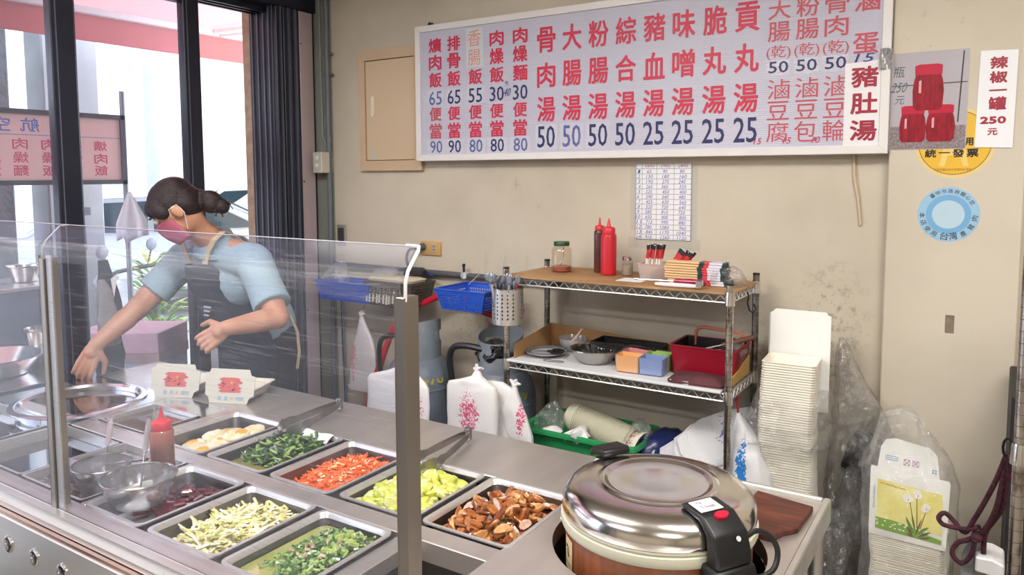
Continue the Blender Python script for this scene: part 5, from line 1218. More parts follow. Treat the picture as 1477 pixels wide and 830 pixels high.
# ------------------------------------------------ middle deck
MZ = .8815
o = MB().prism([(-1.64, 2.515), (-.765, 2.515), (-.77, 2.60), (-.93, 2.66), (-.99, 2.80), (-1.63, 2.82)], MZ - .002, MZ + .008, 'z').build('white_board', mat('white_foam', 'dedee0', .6, var=.05), bevel=.002)
tag(o, 'white foam board lying on the middle shelf', 'board')
MZ += .009
cb_ = thing('cardboard_guard', 'bent cardboard strip standing round the back of the middle shelf', 'cardboard', (-1.19, 2.86, .88))
MB().prism([(2.545, .885), (2.845, .885), (2.845, .985), (2.545, .945)], -1.622, -1.618, 'x').build('side_flap', CARD, cb_, world=True)
MB().prism([(-1.62, .885), (-.78, .885), (-.78, .935), (-1.2, .962), (-1.62, .985)], 2.843, 2.848).build('back_flap', CARD, cb_, world=True)
# plate with black lid
pl_ = thing('patterned_plate', 'dark-rimmed plate on the left of the middle shelf', 'plate', (-1.535, 2.655, MZ))
MB().lathe([(0, .002), (.045, .002), (.06, .008), (.085, .016), (.086, .019), (.06, .012), (.045, .006), (0, .006)], 40).build('plate_body', mat('plate_white', 'c9c9cc', .25, var=.05), pl_, smooth=True)
MB().lathe([(.0865, .0185), (.084, .0205), (.064, .0145), (.062, .0135)], 40).build('dark_rim', mat('plate_rim', '33373f', .25, color2='7a7f86', scale=60, ramp=(.55, .7)), pl_, smooth=True)
sc_ = thing('black_scissors', 'black-handled scissors lying on the patterned plate', 'scissors', (-1.485, 2.635, MZ + .021), (0, 0, .3))
for s in (-1, 1): MB().tube([(.012 + .022 * math.cos(a * PI / 6), s * .018 + .014 * math.sin(a * PI / 6), .004) for a in range(12)], .0055, 6, closed=True).build('finger_ring', BLACK, sc_, smooth=True)
MB().box(-.03, .0, -.01, .01, 0, .008).build('pivot', BLACK, sc_, bevel=.002); MB().prism([(-.03, -.007), (-.03, .007), (-.085, .0)], .001, .004, 'z').build('blade', CHROME, sc_)
rb = MB()
for k in range(2): rb.tube([(-1.47 + .03 * k + .022 * math.cos(a * PI / 6), 2.575 + .012 * math.sin(a * PI / 6), MZ + .002) for a in range(12)], .0022, 5, closed=True)
rb0 = MB().tube([(.022 * math.cos(a * PI / 6), .012 * math.sin(a * PI / 6), 0) for a in range(12)], .0022, 5, closed=True).build('wire_ring', CHROME, smooth=True); tag(rb0, 'thin metal ring on the board in front of the plate, left one', 'ring'); rb0.location = (-1.475, 2.57, MZ + .002)
rb1 = rb0.copy(); COL.objects.link(rb1); rb1.location = (-1.435, 2.578, MZ + .002); tag(rb1, 'thin metal ring on the board in front of the plate, right one', 'ring')
gb = thing('glass_bowl', 'small glass bowl with white contents and a pale spoon', 'bowl', (-1.475, 2.775, MZ))
MB().lathe([(0, 0), (.03, 0), (.035, .006), (.052, .03), (.060, .058), (.058, .058), (.05, .03), (.03, .006), (0, .005)], 32).build('bowl_body', glass('bowl_glass', tint=(.92, .92, .9), gloss=.12, haze=.3, rough=.08), gb, smooth=True)
MB().lathe([(0, .008), (.035, .012), (.048, .032), (.03, .040), (0, .043)], 24).build('contents', mat('creamy', 'd5d0c4', .5, var=.1), gb, smooth=True)
MB().tube([(-.01, 0, .035), (.02, .0, .065), (.045, .0, .10)], .005, 6).build('spoon', mat('pale_pink', 'd8c2b4', .4), gb, smooth=True)
sb = thing('steel_bowl', 'wide steel mixing bowl in the middle of the middle shelf', 'bowl', (-1.315, 2.66, MZ))
MB().lathe([(0, 0), (.055, 0), (.062, .003), (.085, .03), (.095, .052), (.100, .054), (.0995, .057), (.093, .054), (.083, .031), (.06, .006), (0, .004)], 48).build('bowl_body', mat('bowl_steel', 'b9b6b2', .2, 1.0, var=.08, bump=.02, bscale=80), sb, smooth=True)
bk_ = basket('black slotted plastic basket at the back of the middle shelf', -1.36, -1.08, 2.71, 2.835, MZ, MZ + .065, mat('black_basket', '1d1d20', .4), .006, name='plastic_basket')
cl = MB()
for k in range(9): cl.tube([(-1.22 + .09 * math.cos(a * .7 + k) * R.uniform(.3, 1), 2.775 + .035 * math.sin(a * .9 + k * 2), MZ + .03 + .02 * math.sin(a + k)) for a in range(8)], .004, 6)
o = cl.build('coiled_cords', mat('cord_dark', '3a2e30', .5, color2='6a3a34', scale=8)); tag(o, 'tangle of dark cords lying in the black slotted basket', 'cord', kind='stuff')
# four-colour organiser
fo = thing('divided_box', 'clear box with orange, pink, green and blue compartments', 'box', (-1.095, 2.64, MZ), (0, 0, .06))
w, d, h = .185, .145, .064; cols4 = [('orange_cup', 'f0b070', -1, -1), ('blue_cup', '8196c8', 1, -1), ('pink_cup', 'd08888', -1, 1), ('green_cup', '9fbe6c', 1, 1)]
for nm, c_, sx, sy in cols4:
    x, y = sx * w / 4, sy * d / 4
    MB().rings([rrect(x, y, w / 2 - .006, d / 2 - .006, .006, .004, 2), rrect(x, y, w / 2 - .002, d / 2 - .002, .006, h, 2), rrect(x, y, w / 2 - .006, d / 2 - .006, .005, h, 2), rrect(x, y, w / 2 - .012, d / 2 - .012, .005, .008, 2)], cap1=True).build(nm, mat(nm, c_, .35, var=.06), fo, smooth=False)
MB().rings([rrect(0, 0, w * .97, d * .97, .01, 0, 3), rrect(0, 0, w + .008, d + .008, .012, h + .003, 3), rrect(0, 0, w + .002, d + .002, .01, h + .003, 3)], cap1=False).build('clear_case', glass('case_plastic', tint=(.95, .95, .95), gloss=.05, haze=.12, rough=.15), fo, smooth=True)
o = MB().box(-.955, -.885, 2.53, 2.71, MZ, MZ + .012).build('notepad', mat('notepad', 'c3c9cc', .5, var=.08), bevel=.001); o.rotation_euler = (0, 0, 0); tag(o, 'pale notepad lying between the divided box and the brown cloth', 'notepad')
# red bin with tools
rbn = thing('red_bin', 'dark red open bin full of steel tools at the right of the middle shelf', 'bin', (-.875, 2.735, MZ))
w, d, h = .245, .185, .108; RB = mat('dark_red_plastic', '8e1226', .3, var=.1)
MB().rings([rrect(0, 0, w - .02, d - .02, .008, 0, 2), rrect(0, 0, w, d, .008, h, 2), rrect(0, 0, w + .006, d + .006, .008, h, 2), rrect(0, 0, w + .006, d + .006, .008, h + .006, 2), rrect(0, 0, w - .012, d - .012, .006, h + .004, 2), rrect(0, 0, w - .026, d - .026, .006, .004, 2)], cap1=True).build('bin_body', [RB], rbn)
MB().rings([rrect(0, 0, w - .013, d - .013, .006, h + .0045, 2), rrect(0, 0, w - .027, d - .027, .006, .006, 2)], cap0=False, cap1=True).build('bin_inside', BLACK, rbn)
for i, (a, b_) in enumerate((((-.08, -.03, .05), (.075, .03, .135)), ((-.06, .02, .06), (.08, -.02, .12)), ((-.03, -.05, .06), (.09, .05, .125)))):
    t = thing('steel_skewer', ('long steel skewer leaning in the red bin, front one', 'steel skewer leaning in the middle of the red bin', 'steel skewer leaning at the back of the red bin')[i], 'kitchen tool', (-.865 + a[0], 2.735 + a[1], MZ + a[2]))
    MB().tube([(0, 0, 0), (b_[0] - a[0], b_[1] - a[1], b_[2] - a[2])], .003, 6).build('shaft', CHROME, t, smooth=True)
kn = thing('wooden_handle_tool', 'tool with brown wooden handle sticking out of the red bin', 'kitchen tool', (-.83, 2.74, MZ + .11)); MB().cyl((0, 0, 0), (.105, .03, .035), .008, .010, n=12).build('handle', mat('tool_wood', '7a4c34', .5, var=.2), kn, smooth=True)
MB().cyl((-.1, -.03, -.03), (0, 0, 0), .004, n=8).build('blade', CHROME, kn)
og = thing('pink_rack', 'pinkish-orange bent frame standing at the back of the red bin', 'rack', (-.87, 2.825, MZ))
MB().tube([(-.09, 0, .04), (-.09, 0, .13), (-.083, 0, .145), (-.06, 0, .152), (.06, 0, .146), (.09, 0, .14), (.10, 0, .04)], .007, 6).build('hoop', mat('salmon', 'c7775c', .45), og, smooth=True)
bag('clear_bag', 'crumpled clear bag in the right end of the red bin', [(-.785, 2.74, MZ + .05, .03, .04), (-.78, 2.74, MZ + .09, .038, .045), (-.785, 2.74, MZ + .12, .02, .03), (-.79, 2.74, MZ + .13, .005, .01)], PLASTIC_BAG, seed=11, ripple=.2)
o = MB().rings([rrect(0, 0, .20, .115, .02, 0), rrect(0, 0, .205, .12, .025, .008), rrect(0, 0, .17, .10, .03, .022), rrect(0, 0, .12, .06, .02, .028)]).build('brown_cloth', mat('brown_cloth', '63343a', .85, color2='4a2a2c', scale=12, bump=.4, bscale=60), smooth=True); o.location = (-.868, 2.59, MZ); o.rotation_euler = (0, 0, .05); tag(o, 'folded dark brown cloth in front of the red bin', 'cloth')
o = MB().prism([(2.60, .885), (2.83, .885), (2.83, .955), (2.70, .925), (2.60, .915)], -.758, -.754, 'x').build('cardboard_flap', mat('tan_card', 'c09a5c', .7)); tag(o, 'tan cardboard flap at the right end of the middle shelf', 'cardboard')
o = MB().rings([rrect(-.985, 2.80, .06, .04, .01, MZ), rrect(-.985, 2.80, .07, .045, .012, MZ + .02), rrect(-.98, 2.80, .04, .02, .01, MZ + .03)]).build('snack_bag', mat('snack_bag', 'b8a4a0', .35, color2='8c3030', scale=40, ramp=(.5, .6)), smooth=True); tag(o, 'small printed packet between the black basket and the red bin', 'packet')

# ------------------------------------------------ bottom deck
BZ = .472
gt = thing('green_tub', 'green plastic tub under the wire shelf', 'tub', (-1.335, 2.67, BZ))
w, d, h = .49, .27, .140; GR = mat('green_plastic', '2f9a5c', .35, var=.06)
MB().rings([rrect(0, 0, w - .07, d - .07, .03, 0), rrect(0, 0, w - .01, d - .01, .03, h), rrect(0, 0, w + .02, d + .02, .035, h + .002), rrect(0, 0, w + .02, d + .02, .035, h - .01), rrect(0, 0, w + .012, d + .012, .035, h + .012), rrect(0, 0, w - .012, d - .012, .028, h + .004), rrect(0, 0, w - .08, d - .08, .025, .005)], cap1=True).build('tub_body', GR, gt, smooth=True)
# a nested row of printed paper bowls lying in the tub, every bowl a thing
PBW = mat('bowl_paper', 'd9d4bd', .6, var=.06); a0 = Vector((-1.425, 2.70, .635)); a1 = Vector((-1.165, 2.66, .585)); dirv = (a1 - a0).normalized()
rot = dirv.to_track_quat('Z', 'Y').to_euler(); bp = None
for i in range(34):
    if bp is None:
        bp = MB().lathe([(.046, 0), (.050, .0), (.064, .045), (.0675, .046), (.0675, .049), (.063, .047), (.048, .003), (0, .003)], 26).build('paper_bowl', PBW, smooth=True); o = bp
        tag(o, 'cream paper bowl in the nested row lying in the green tub', 'bowl', 'nested paper bowls in the green tub')
    else: o = bp.copy(); COL.objects.link(o)
    o.location = a0 + dirv * (.0078 * i) - dirv * .02; o.rotation_euler = rot
prn = bp.copy(); COL.objects.link(prn); prn.data = bp.data.copy(); prn.data.materials.clear()
PM = printed('bowl_print', 'dcd7c2', 'c8503c', (0, 0, .024), (.2, .2, .016), scale=42, thr=.57, ink2='7a9a50'); prn.data.materials.append(PM)
prn.location = a0 + dirv * (.0078 * 34 + .022); prn.rotation_euler = (dirv * -1).to_track_quat('Z', 'Y').to_euler()
prn.location = a0 + dirv * (.0078 * 34 - .012); prn.rotation_euler = rot; prn.scale = (1.02, 1.02, 1.5)
del prn['group']; tag(prn, 'outermost paper bowl of the row, showing red and green flower print', 'bowl')
bag('clear_bag', 'clear plastic bag standing at the left end of the green tub', [(-1.50, 2.62, .53, .05, .04), (-1.50, 2.62, .58, .06, .045), (-1.50, 2.63, .65, .055, .04), (-1.49, 2.64, .69, .03, .02), (-1.48, 2.64, .71, .008, .01)], PLASTIC_BAG, seed=13, ripple=.2)
bag('clear_bag', 'clear plastic film gathered at the right end of the green tub', [(-1.135, 2.66, .60, .045, .05), (-1.12, 2.67, .64, .05, .05), (-1.12, 2.68, .67, .03, .03), (-1.13, 2.69, .68, .008, .01)], PLASTIC_BAG, seed=14, ripple=.3)
bag('white_bag', 'small white plastic bag lying in front of the paper bowls', [(-1.36, 2.56, .59, .04, .02), (-1.34, 2.56, .615, .05, .025), (-1.33, 2.57, .64, .02, .02), (-1.33, 2.57, .65, .005, .01)], WHITEBAG, seed=15, ripple=.35)
bag('white_bag', 'white tissue lump at the bottom left of the green tub', [(-1.46, 2.56, .60, .04, .02), (-1.45, 2.56, .617, .045, .02), (-1.45, 2.57, .63, .01, .01)], WHITEBAG, seed=25, ripple=.2)
bag('navy_bag', 'navy blue bag under the pile of flat shopping bags', [(-.98, 2.70, .48, .15, .12), (-1.0, 2.70, .56, .15, .12), (-1.02, 2.72, .62, .10, .08), (-1.03, 2.74, .645, .03, .03)], mat('navy_film', '1c2658', .35, coat=.4, bump=.4, bscale=25), seed=16, ripple=.15)
# fanned pile of flat shopping bags, each a thing
for i in range(11):
    q = i / 10; a = .10 + .035 * i
    m = printed('pile_print', 'd3d2d4', '3b66b8', (.04, 0, 0), (.11, .09, .2), scale=26, thr=.53, ink2='d88090')
    o = MB().rings([[(x * s, y * s, z + .004 * noise.noise(Vector((x * 20, y * 20, i)))) for x, y in ((-.15, -.09), (-.05, -.10), (.08, -.10), (.15, -.08), (.155, .0), (.15, .08), (.05, .10), (-.08, .095), (-.15, .06), (-.165, 0))] for s, z in ((.98, 0), (1, .003), (.97, .006))]).build('flat_shopping_bag', m if i > 6 else mat('flat_bag', 'cfced2', .4, color2='b8b8c2', scale=14), smooth=False)
    o.location = (-.925 + .013 * i, 2.60 + .010 * i, .555 + .0125 * i); o.rotation_euler = (.25 + .03 * i + R.uniform(-.05, .05), -.10 - .02 * i + R.uniform(-.04, .04), .15 + .05 * i + R.uniform(-.14, .14)); o.scale = (R.uniform(.88, 1.08), R.uniform(.9, 1.08), 1)
    tag(o, 'flat white shopping bag with blue print in the fanned pile under the shelf' if i > 6 else 'flat plain white shopping bag low in the fanned pile under the shelf', 'plastic bag', 'printed flat bags in the pile' if i > 6 else 'plain flat bags in the pile')
# bag on the right end of the shelf
hb_ = bag('shopping_bag', 'white bag with blue print hanging from the right end of the shelf', [(-.685, 2.60, .40, .09, .06), (-.685, 2.60, .50, .095, .07), (-.685, 2.60, .60, .08, .06), (-.695, 2.60, .68, .058, .05), (-.712, 2.60, .74, .035, .035), (-.725, 2.60, .785, .012, .015), (-.728, 2.60, .80, .006, .008)],
          printed('bag_print_e', 'dcdcde', '2a7ac4', (-.70, 2.54, .62), (.022, .1, .11), scale=38, thr=.45), seed=18, ripple=.06)
o = MB().tube([(-.728, 2.60, .858), (-.735, 2.60, .84), (-.728, 2.60, .81), (-.728, 2.595, .795)], .004, 6).build('red_tie', mat('red_tie', 'a82430', .5), smooth=True); tag(o, 'short red tie holding the hanging bag to the shelf', 'tie')
# ================================================================ lunch box stacks on the right
LB = mat('lunch_box_card', 'ece7da', .65, var=.05, scale=10)
LBW = mat('lunch_box_inner', 'f2f1ec', .6, var=.03)
def container(w, d, h):
    """open clamshell: thin-walled tapered base with a lid panel standing at the back"""
    t = thing('lunch_box', '', 'lunch box')
    MB().rings([rrect(0, 0, w * .86, d * .86, .008, 0, 1), rrect(0, 0, w, d, .010, h, 1), rrect(0, 0, w + .004, d + .004, .010, h, 1), rrect(0, 0, w + .004, d + .004, .010, h + .0022, 1), rrect(0, 0, w - .004, d - .004, .010, h + .0022, 1), rrect(0, 0, w * .84, d * .84, .008, .002, 1)], cap1=True).build('base', LB, t)
    return t
# low black slatted pallet under the stacks
pal = thing('black_pallet', 'black slatted plastic pallet under the box stacks', 'pallet', (-.30, 2.70, 0))
for k in range(7): MB().box(-.34, .34, -.23 + .067 * k, -.18 + .067 * k, .10, .125).build('slat', BLACK, pal, bevel=.003)
for x in (-.3, 0, .3): MB().box(x - .03, x + .03, -.23, .23, 0, .10).build('bearer', BLACK, pal)
S1 = (-.568, 2.665)
c0 = container(.172, .150, .040); k = 0
z = .128; n1 = 96
for i in range(n1):
    lab_ = 'open cream lunch box nested in the tall stack beside the wire shelf'; g_ = 'nested lunch boxes in the tall stack'
    loc = (S1[0] + .006 * math.sin(i * .07) + R.uniform(-.0012, .0012), S1[1] + R.uniform(-.001, .001), z + .0087 * i)
    if i == 0: c0.location = loc; c0['label'] = lab_; c0['group'] = g_
    else: dup(c0, loc, (0, 0, .06 + R.uniform(-.006, .006)), lab_, g_)
c0.rotation_euler = (0, 0, .06)
ztop = .128 + .0087 * (n1 - 1) + .042
def lid_panel(label, cx, y, z0, z1, w, tilt, notch=.012, m=LBW, name='flat_lunch_box', rz=.05, grp=None):
    h = z1 - z0
    o = MB().prism([(-w / 2, 0), (w / 2, 0), (w / 2, h - notch * 1.2), (w / 2 - .004, h - notch), (w / 2 - notch, h - notch * .8), (w / 2 - notch * 1.2, h - .002), (w / 2 - notch * 1.5, h), (-w / 2 + notch * 1.5, h), (-w / 2 + notch * 1.2, h - .002), (-w / 2 + notch, h - notch * .8), (-w / 2 + .004, h - notch), (-w / 2, h - notch * 1.2)], 0, .0012).build(name, m, bevel=.0004)
    o.location = (cx, y, z0); o.rotation_euler = (tilt, 0, rz); tag(o, label, 'lunch box', grp); return o
for i in range(9):
    lid_panel('white lid standing tall behind the cream stack, foremost of its layers' if i == 0 else 'white lid layered behind the foremost one of the tall stack', -.562 - .0012 * i, 2.752 + .0022 * i, .80, 1.152 - .0012 * i, .203, -.03, m=LBW if i < 5 else LB, rz=.03, grp=None if i == 0 else 'layered white lids of the tall stack')
WRAP = glass('wrap_film', tint=(.997, .997, .997), gloss=.06, haze=.10, rough=.12, bump=1.0, bscale=26, hazecol=(.95, .95, .95))
bag('clear_film_bag', 'clear film bag pulled up round the middle of the tall lunch box stack', [(-.57, 2.68, .20, .125, .11), (-.57, 2.68, .40, .128, .115), (-.572, 2.68, .60, .125, .115), (-.575, 2.68, .70, .122, .115), (-.578, 2.68, .725, .128, .12), (-.578, 2.68, .76, .136, .125), (-.575, 2.68, .81, .135, .122), (-.57, 2.68, .85, .122, .112), (-.57, 2.69, .88, .114, .105)], WRAP, seed=30, ripple=.12, freq=5, n=44)
o = sack(MB(), [(-.58, 2.68, .712, .126, .12), (-.58, 2.68, .722, .140, .13), (-.578, 2.68, .745, .145, .134), (-.576, 2.68, .765, .138, .13)], 44, .16, 9, 31).build('clear_film_roll', WRAP, smooth=True); tag(o, 'rolled bunched edge of the clear film round the tall stack', 'plastic')
# crumpled clear bags between the stacks
DKF = glass('smoky_film', tint=(.94, .94, .95), gloss=.09, haze=.10, rough=.12, bump=1.0, bscale=24, hazecol=(.8, .8, .8))
bag('clear_sack', 'long crumpled clear sack draped between the two stacks', [(-.40, 2.78, .42, .07, .07), (-.38, 2.78, .55, .085, .08), (-.36, 2.80, .70, .095, .08), (-.37, 2.82, .80, .085, .06), (-.405, 2.84, .90, .05, .045), (-.43, 2.85, 1.0, .025, .03), (-.44, 2.86, 1.05, .008, .01)], DKF, seed=40, ripple=.25, freq=6, n=36)
bag('smoky_sack', 'smoky crumpled plastic sack resting between the stacks', [(-.33, 2.78, .26, .09, .09), (-.33, 2.78, .38, .11, .10), (-.32, 2.80, .55, .10, .09), (-.31, 2.82, .70, .07, .06), (-.31, 2.83, .78, .02, .02)], DKF, seed=41, ripple=.28, freq=6, n=36)
bag('clear_sack', 'lower clear sack at the foot of the tall stack', [(-.45, 2.62, .13, .05, .05), (-.44, 2.62, .25, .07, .06), (-.43, 2.64, .40, .07, .06), (-.43, 2.66, .50, .03, .03)], DKF, seed=42, ripple=.25, freq=6, n=30)
o = sack(MB(), [(-.36, 2.80, .58, .05, .04), (-.35, 2.80, .62, .07, .05), (-.34, 2.80, .70, .06, .05), (-.35, 2.80, .74, .02, .02)], 30, .35, 7, 43).build('black_scrap', mat('black_scrap', '2e2f31', .5, coat=.4, bump=.8, bscale=20), smooth=True); tag(o, 'black crumpled rubbish inside the smoky sack', 'rubbish')

# second stack with flower-print lids
S2 = (-.188, 2.615); c1 = container(.205, .165, .040); nb = 58
for i in range(nb):
    lab_ = 'white lunch box in the nested stack under the calla lily print'; g_ = 'nested lunch boxes in the lily-print stack'
    wob = .004 * math.sin(i * .35)
    loc = (S2[0] + .008 * math.sin(i * .055) + wob * .6, S2[1], .128 + .0063 * i)
    if i == 0: c1.location = loc; c1['label'] = lab_; c1['group'] = g_
    else: dup(c1, loc, (R.uniform(-.012, .012), .02 * math.sin(i * .12), -.04 + R.uniform(-.012, .012)), lab_, g_)
lp = thing('flower_print_lid', 'white box lid printed with calla lilies on yellow, facing the room', 'lunch box', (-.188, 2.528, .505), (math.radians(-3), 0, -.05))
w = .212; h = .212
MB().prism([(-w / 2, 0), (w / 2, 0), (w / 2 + .004, h - .01), (w / 2, h), (-w / 2, h + .004), (-w / 2 - .002, h - .006)], 0, .0012).build('panel', mat('lid_card', 'efeee8', .45, var=.03), lp)
y_ = -.0006
MB().flat([(-.088, .050), (.094, .042), (.092, .168), (-.086, .178)], y_).build('yellow_print', mat('print_lemon', 'e2d35c', .5, var=.08, color2='efe9a0', scale=9), lp)
MB().flat([(-.088, .022), (.094, .016), (.094, .030), (.06, .036), (.02, .048), (-.03, .056), (-.088, .058)], y_ - .0003).build('green_print', mat('print_green', '7fae3a', .5, var=.1), lp)
def leafpoly(x0, z0, x1, z1, wd, n=6):
    p = []; dx, dz = x1 - x0, z1 - z0; L_ = math.hypot(dx, dz); nx, nz = -dz / L_, dx / L_
    for k in range(n + 1): q = k / n; s = wd * math.sin(PI * q) ; p.append((x0 + dx * q + nx * s, z0 + dz * q + nz * s))
    for k in range(n - 1, 0, -1): q = k / n; s = -wd * .5 * math.sin(PI * q); p.append((x0 + dx * q + nx * s, z0 + dz * q + nz * s))
    return p
g = MB()
for a in ((.022, .030, -.004, .080, .006), (.030, .030, .060, .062, .006), (.025, .035, .012, .095, .004), (.024, .03, -.012, .055, .005)): g.flat(leafpoly(*a), y_ - .0006)
g.build('leaf_print', mat('print_leaf', '4f8c2e', .5, var=.15), lp)
g = MB()
for a in ((.018, .022, .002, .050, .005), (.030, .022, .066, .048, .005), (.024, .022, .040, .082, .0035), (.022, .022, .0, .028, .004), (.03, .018, .068, .030, .004)): g.flat(leafpoly(*a), y_ - .0009)
for a in ((.020, .05, .006, .125), (.028, .05, .024, .14), (.036, .05, .050, .11)): g.flat([(a[0] - .0012, a[1]), (a[0] + .0012, a[1]), (a[2] + .001, a[3]), (a[2] - .001, a[3])], y_ - .0008)
g.build('stem_print', mat('print_brown', '6a4a2c', .5, var=.1), lp)
g = MB()
for x, z in ((.0, .135), (.026, .152), (.050, .118)): g.flat([(x + .013 * math.cos(a) * (1 + .25 * math.cos(a * 2 + x * 90)), z + .014 * math.sin(a) * (1 + .2 * math.sin(a + z * 40))) for a in [2 * PI * k / 14 for k in range(14)]], y_ - .0012)
g.build('flower_print', mat('print_petal', 'f3efe4', .5), lp)
g = MB()
for x, z in ((.0, .132), (.026, .150), (.050, .116)): g.flat([(x - .0015, z - .003), (x + .0015, z - .003), (x + .002, z + .004)], y_ - .0015)
g.build('stamen_print', mat('print_violet', '8c4a86', .5), lp)
g = MB()
rr_ = random.Random(5)
for k in range(16): x, z = rr_.uniform(-.084, .0), rr_.uniform(.030, .052); g.flat([(x + .0035 * math.cos(a), z + .0025 * math.sin(a)) for a in [2 * PI * q / 7 for q in range(7)]], y_ - .0010)
g.build('daisy_print', MATS['print_petal'], lp)
g = MB(); put_glyph(g, 'Life is full of happy flowers', -.078, -.008, .160, .168, y_ - .0010, 0, -.09); g.build('script_print', mat('print_maroon', 'b0403c', .5), lp)
g = MB(); put_glyph(g, '台灣製造', -.0975, -.0915, .08, .165, y_ - .0003, 0, 0); g.build('edge_print', mat('print_sky', '8ab8d8', .5), lp)
l2 = thing('flower_print_lid', 'white box flap with pink and blue icons standing behind the lily lid', 'lunch box', (-.20, 2.60, .60), (math.radians(-2), 0, -.05))
MB().prism([(-.083, 0), (.095, 0), (.09, .10), (.082, .165), (.062, .185), (-.035, .198), (-.062, .19), (-.075, .165), (-.083, .10)], 0, .0012).build('panel', MATS['lid_card'], l2)
g = MB()
for x in (.0, .024): g.box(x - .009, x + .009, -.0006, -.0004, .118, .119).box(x - .009, x + .009, -.0006, -.0004, .136, .137).box(x - .009, x - .008, -.0006, -.0004, .118, .137).box(x + .008, x + .009, -.0006, -.0004, .118, .137)
put_glyph(g, '✕', -.008, .008, .119, .136, -.0008); put_glyph(g, '✕', .017, .031, .120, .136, -.0008)
g.build('icon_print', mat('print_magenta', 'a04a9a', .5), l2)
g = MB()
for k in range(3): g.flat([(-.062, .126 + .006 * k), (-.025, .126 + .006 * k), (-.025, .128 + .006 * k), (-.062, .128 + .006 * k)], -.0006)
for x in (.07, .078):
    for z_ in (.108, .116): g.flat([(x, z_), (x + .005, z_), (x + .005, z_ + .005), (x, z_ + .005)], -.0006)
g.build('blue_print', mat('print_azure', '4c9ad0', .5), l2)
bag('clear_film_bag', 'clear plastic bag over the lily-print stack, knotted at the top', [(-.19, 2.60, .14, .128, .11), (-.19, 2.60, .35, .130, .11), (-.19, 2.60, .55, .130, .11), (-.19, 2.60, .66, .135, .11), (-.195, 2.60, .74, .125, .085), (-.205, 2.60, .80, .09, .06), (-.215, 2.60, .85, .055, .04), (-.22, 2.60, .885, .045, .035), (-.215, 2.60, .905, .02, .02)], WRAP, seed=50, ripple=.13, freq=5, n=44)
for i, (x, sgn) in enumerate(((-.29, -1), (-.13, 1))):
    o = MB().tube([(-.22, 2.59, .895), ((-.22 + x) / 2 + .01 * sgn, 2.57, .88), (x, 2.555, .79), (x + .012 * sgn, 2.55, .72)], .006, 6, rad=[.010, .012, .008, .003]).build('film_strand', WRAP, smooth=True); tag(o, ('twisted film strand on the left of the knotted bag', 'twisted film strand on the right of the knotted bag')[i], 'plastic')

# ================================================================ far right: shelf post, rope, stool
p2 = thing('second_shelf_post', 'worn chrome shelf post at the far right edge of the picture', 'shelf post', (.066, 1.90, 0))
MB().cyl((.066, 1.90, 0), (.066, 1.90, 1.46), .0125, n=18).build('post', WORN, p2, world=True, smooth=True)
g = MB()
for k in range(56): g.lathe([(.0122, -.0008), (.0131, -.0004), (.0131, .0004), (.0122, .0008)], 14, (.066, 1.90, .03 + .0254 * k))
g.build('grooves', MATS['groove'], p2, world=True)['kind'] = 'stuff'
MB().lathe([(.0135, -.03), (.018, -.028), (.016, .01), (.0145, .018)], 16, (.066, 1.90, 1.04)).build('collar', CHROME, p2, world=True, smooth=True)
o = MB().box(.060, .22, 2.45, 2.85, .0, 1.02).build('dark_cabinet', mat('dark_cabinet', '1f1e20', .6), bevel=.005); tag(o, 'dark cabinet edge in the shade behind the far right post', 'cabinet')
ROPE = mat('maroon_rope', '5a2433', .8, var=.4, scale=90, color2='2c1420', bump=.5, bscale=200)
rp_ = thing('maroon_rope', 'looped maroon cord hanging by a snap hook at the far right', 'rope', (.03, 2.1, .95))
MB().tube([(.046, 2.0, 1.00), (.030, 2.03, .93), (.010, 2.06, .86), (-.012, 2.1, .79), (-.03, 2.12, .745), (-.055, 2.13, .765), (-.075, 2.13, .78), (-.088, 2.13, .765), (-.078, 2.13, .75), (-.05, 2.12, .752), (-.02, 2.11, .76), (.0, 2.1, .775)], .006, 8).build('loop', ROPE, rp_, world=True, smooth=True)
MB().tube([(.048, 2.0, 1.00), (.040, 2.03, .92), (.030, 2.06, .84), (.010, 2.1, .77), (-.02, 2.12, .73), (-.045, 2.13, .71), (-.055, 2.13, .68), (-.035, 2.13, .66), (-.015, 2.12, .69), (-.008, 2.1, .74)], .006, 8).build('loop', ROPE, rp_, world=True, smooth=True)
MB().tube([(.052, 1.98, 1.00), (.050, 2.03, .92), (.044, 2.06, .85), (.030, 2.1, .80), (.012, 2.12, .75), (.012, 2.13, .66)], .006, 8).build('strand', ROPE, rp_, world=True, smooth=True)
MB().ball((-.004, 2.11, .745), .014, 10, 8).build('knot', ROPE, rp_, world=True, smooth=True)
MB().tube([(.046 + .009 * math.cos(a * PI / 5), 1.99, 1.015 + .022 * math.sin(a * PI / 5)) for a in range(10)], .003, 6, closed=True).build('snap_hook', mat('hook_dark', '2a2a2e', .3, .8), rp_, world=True, smooth=True)
st = thing('folding_stool', 'grey and white plastic folding piece at the bottom right corner', 'stool', (.0, 2.15, 0))
MB().prism([(-.05, .0), (-.02, .0), (-.005, .68), (.012, .71), (.0, .735), (-.02, .725), (-.035, .68)], 2.14, 2.17).build('side_leg', mat('grey_plastic', '8d8f92', .5), st, world=True, bevel=.004)
MB().prism([(-.005, .660), (.055, .655), (.055, .690), (.03, .700), (-.005, .698)], 2.10, 2.20).build('seat_edge', mat('white_plastic', 'd5d5d6', .45), st, world=True, bevel=.004)
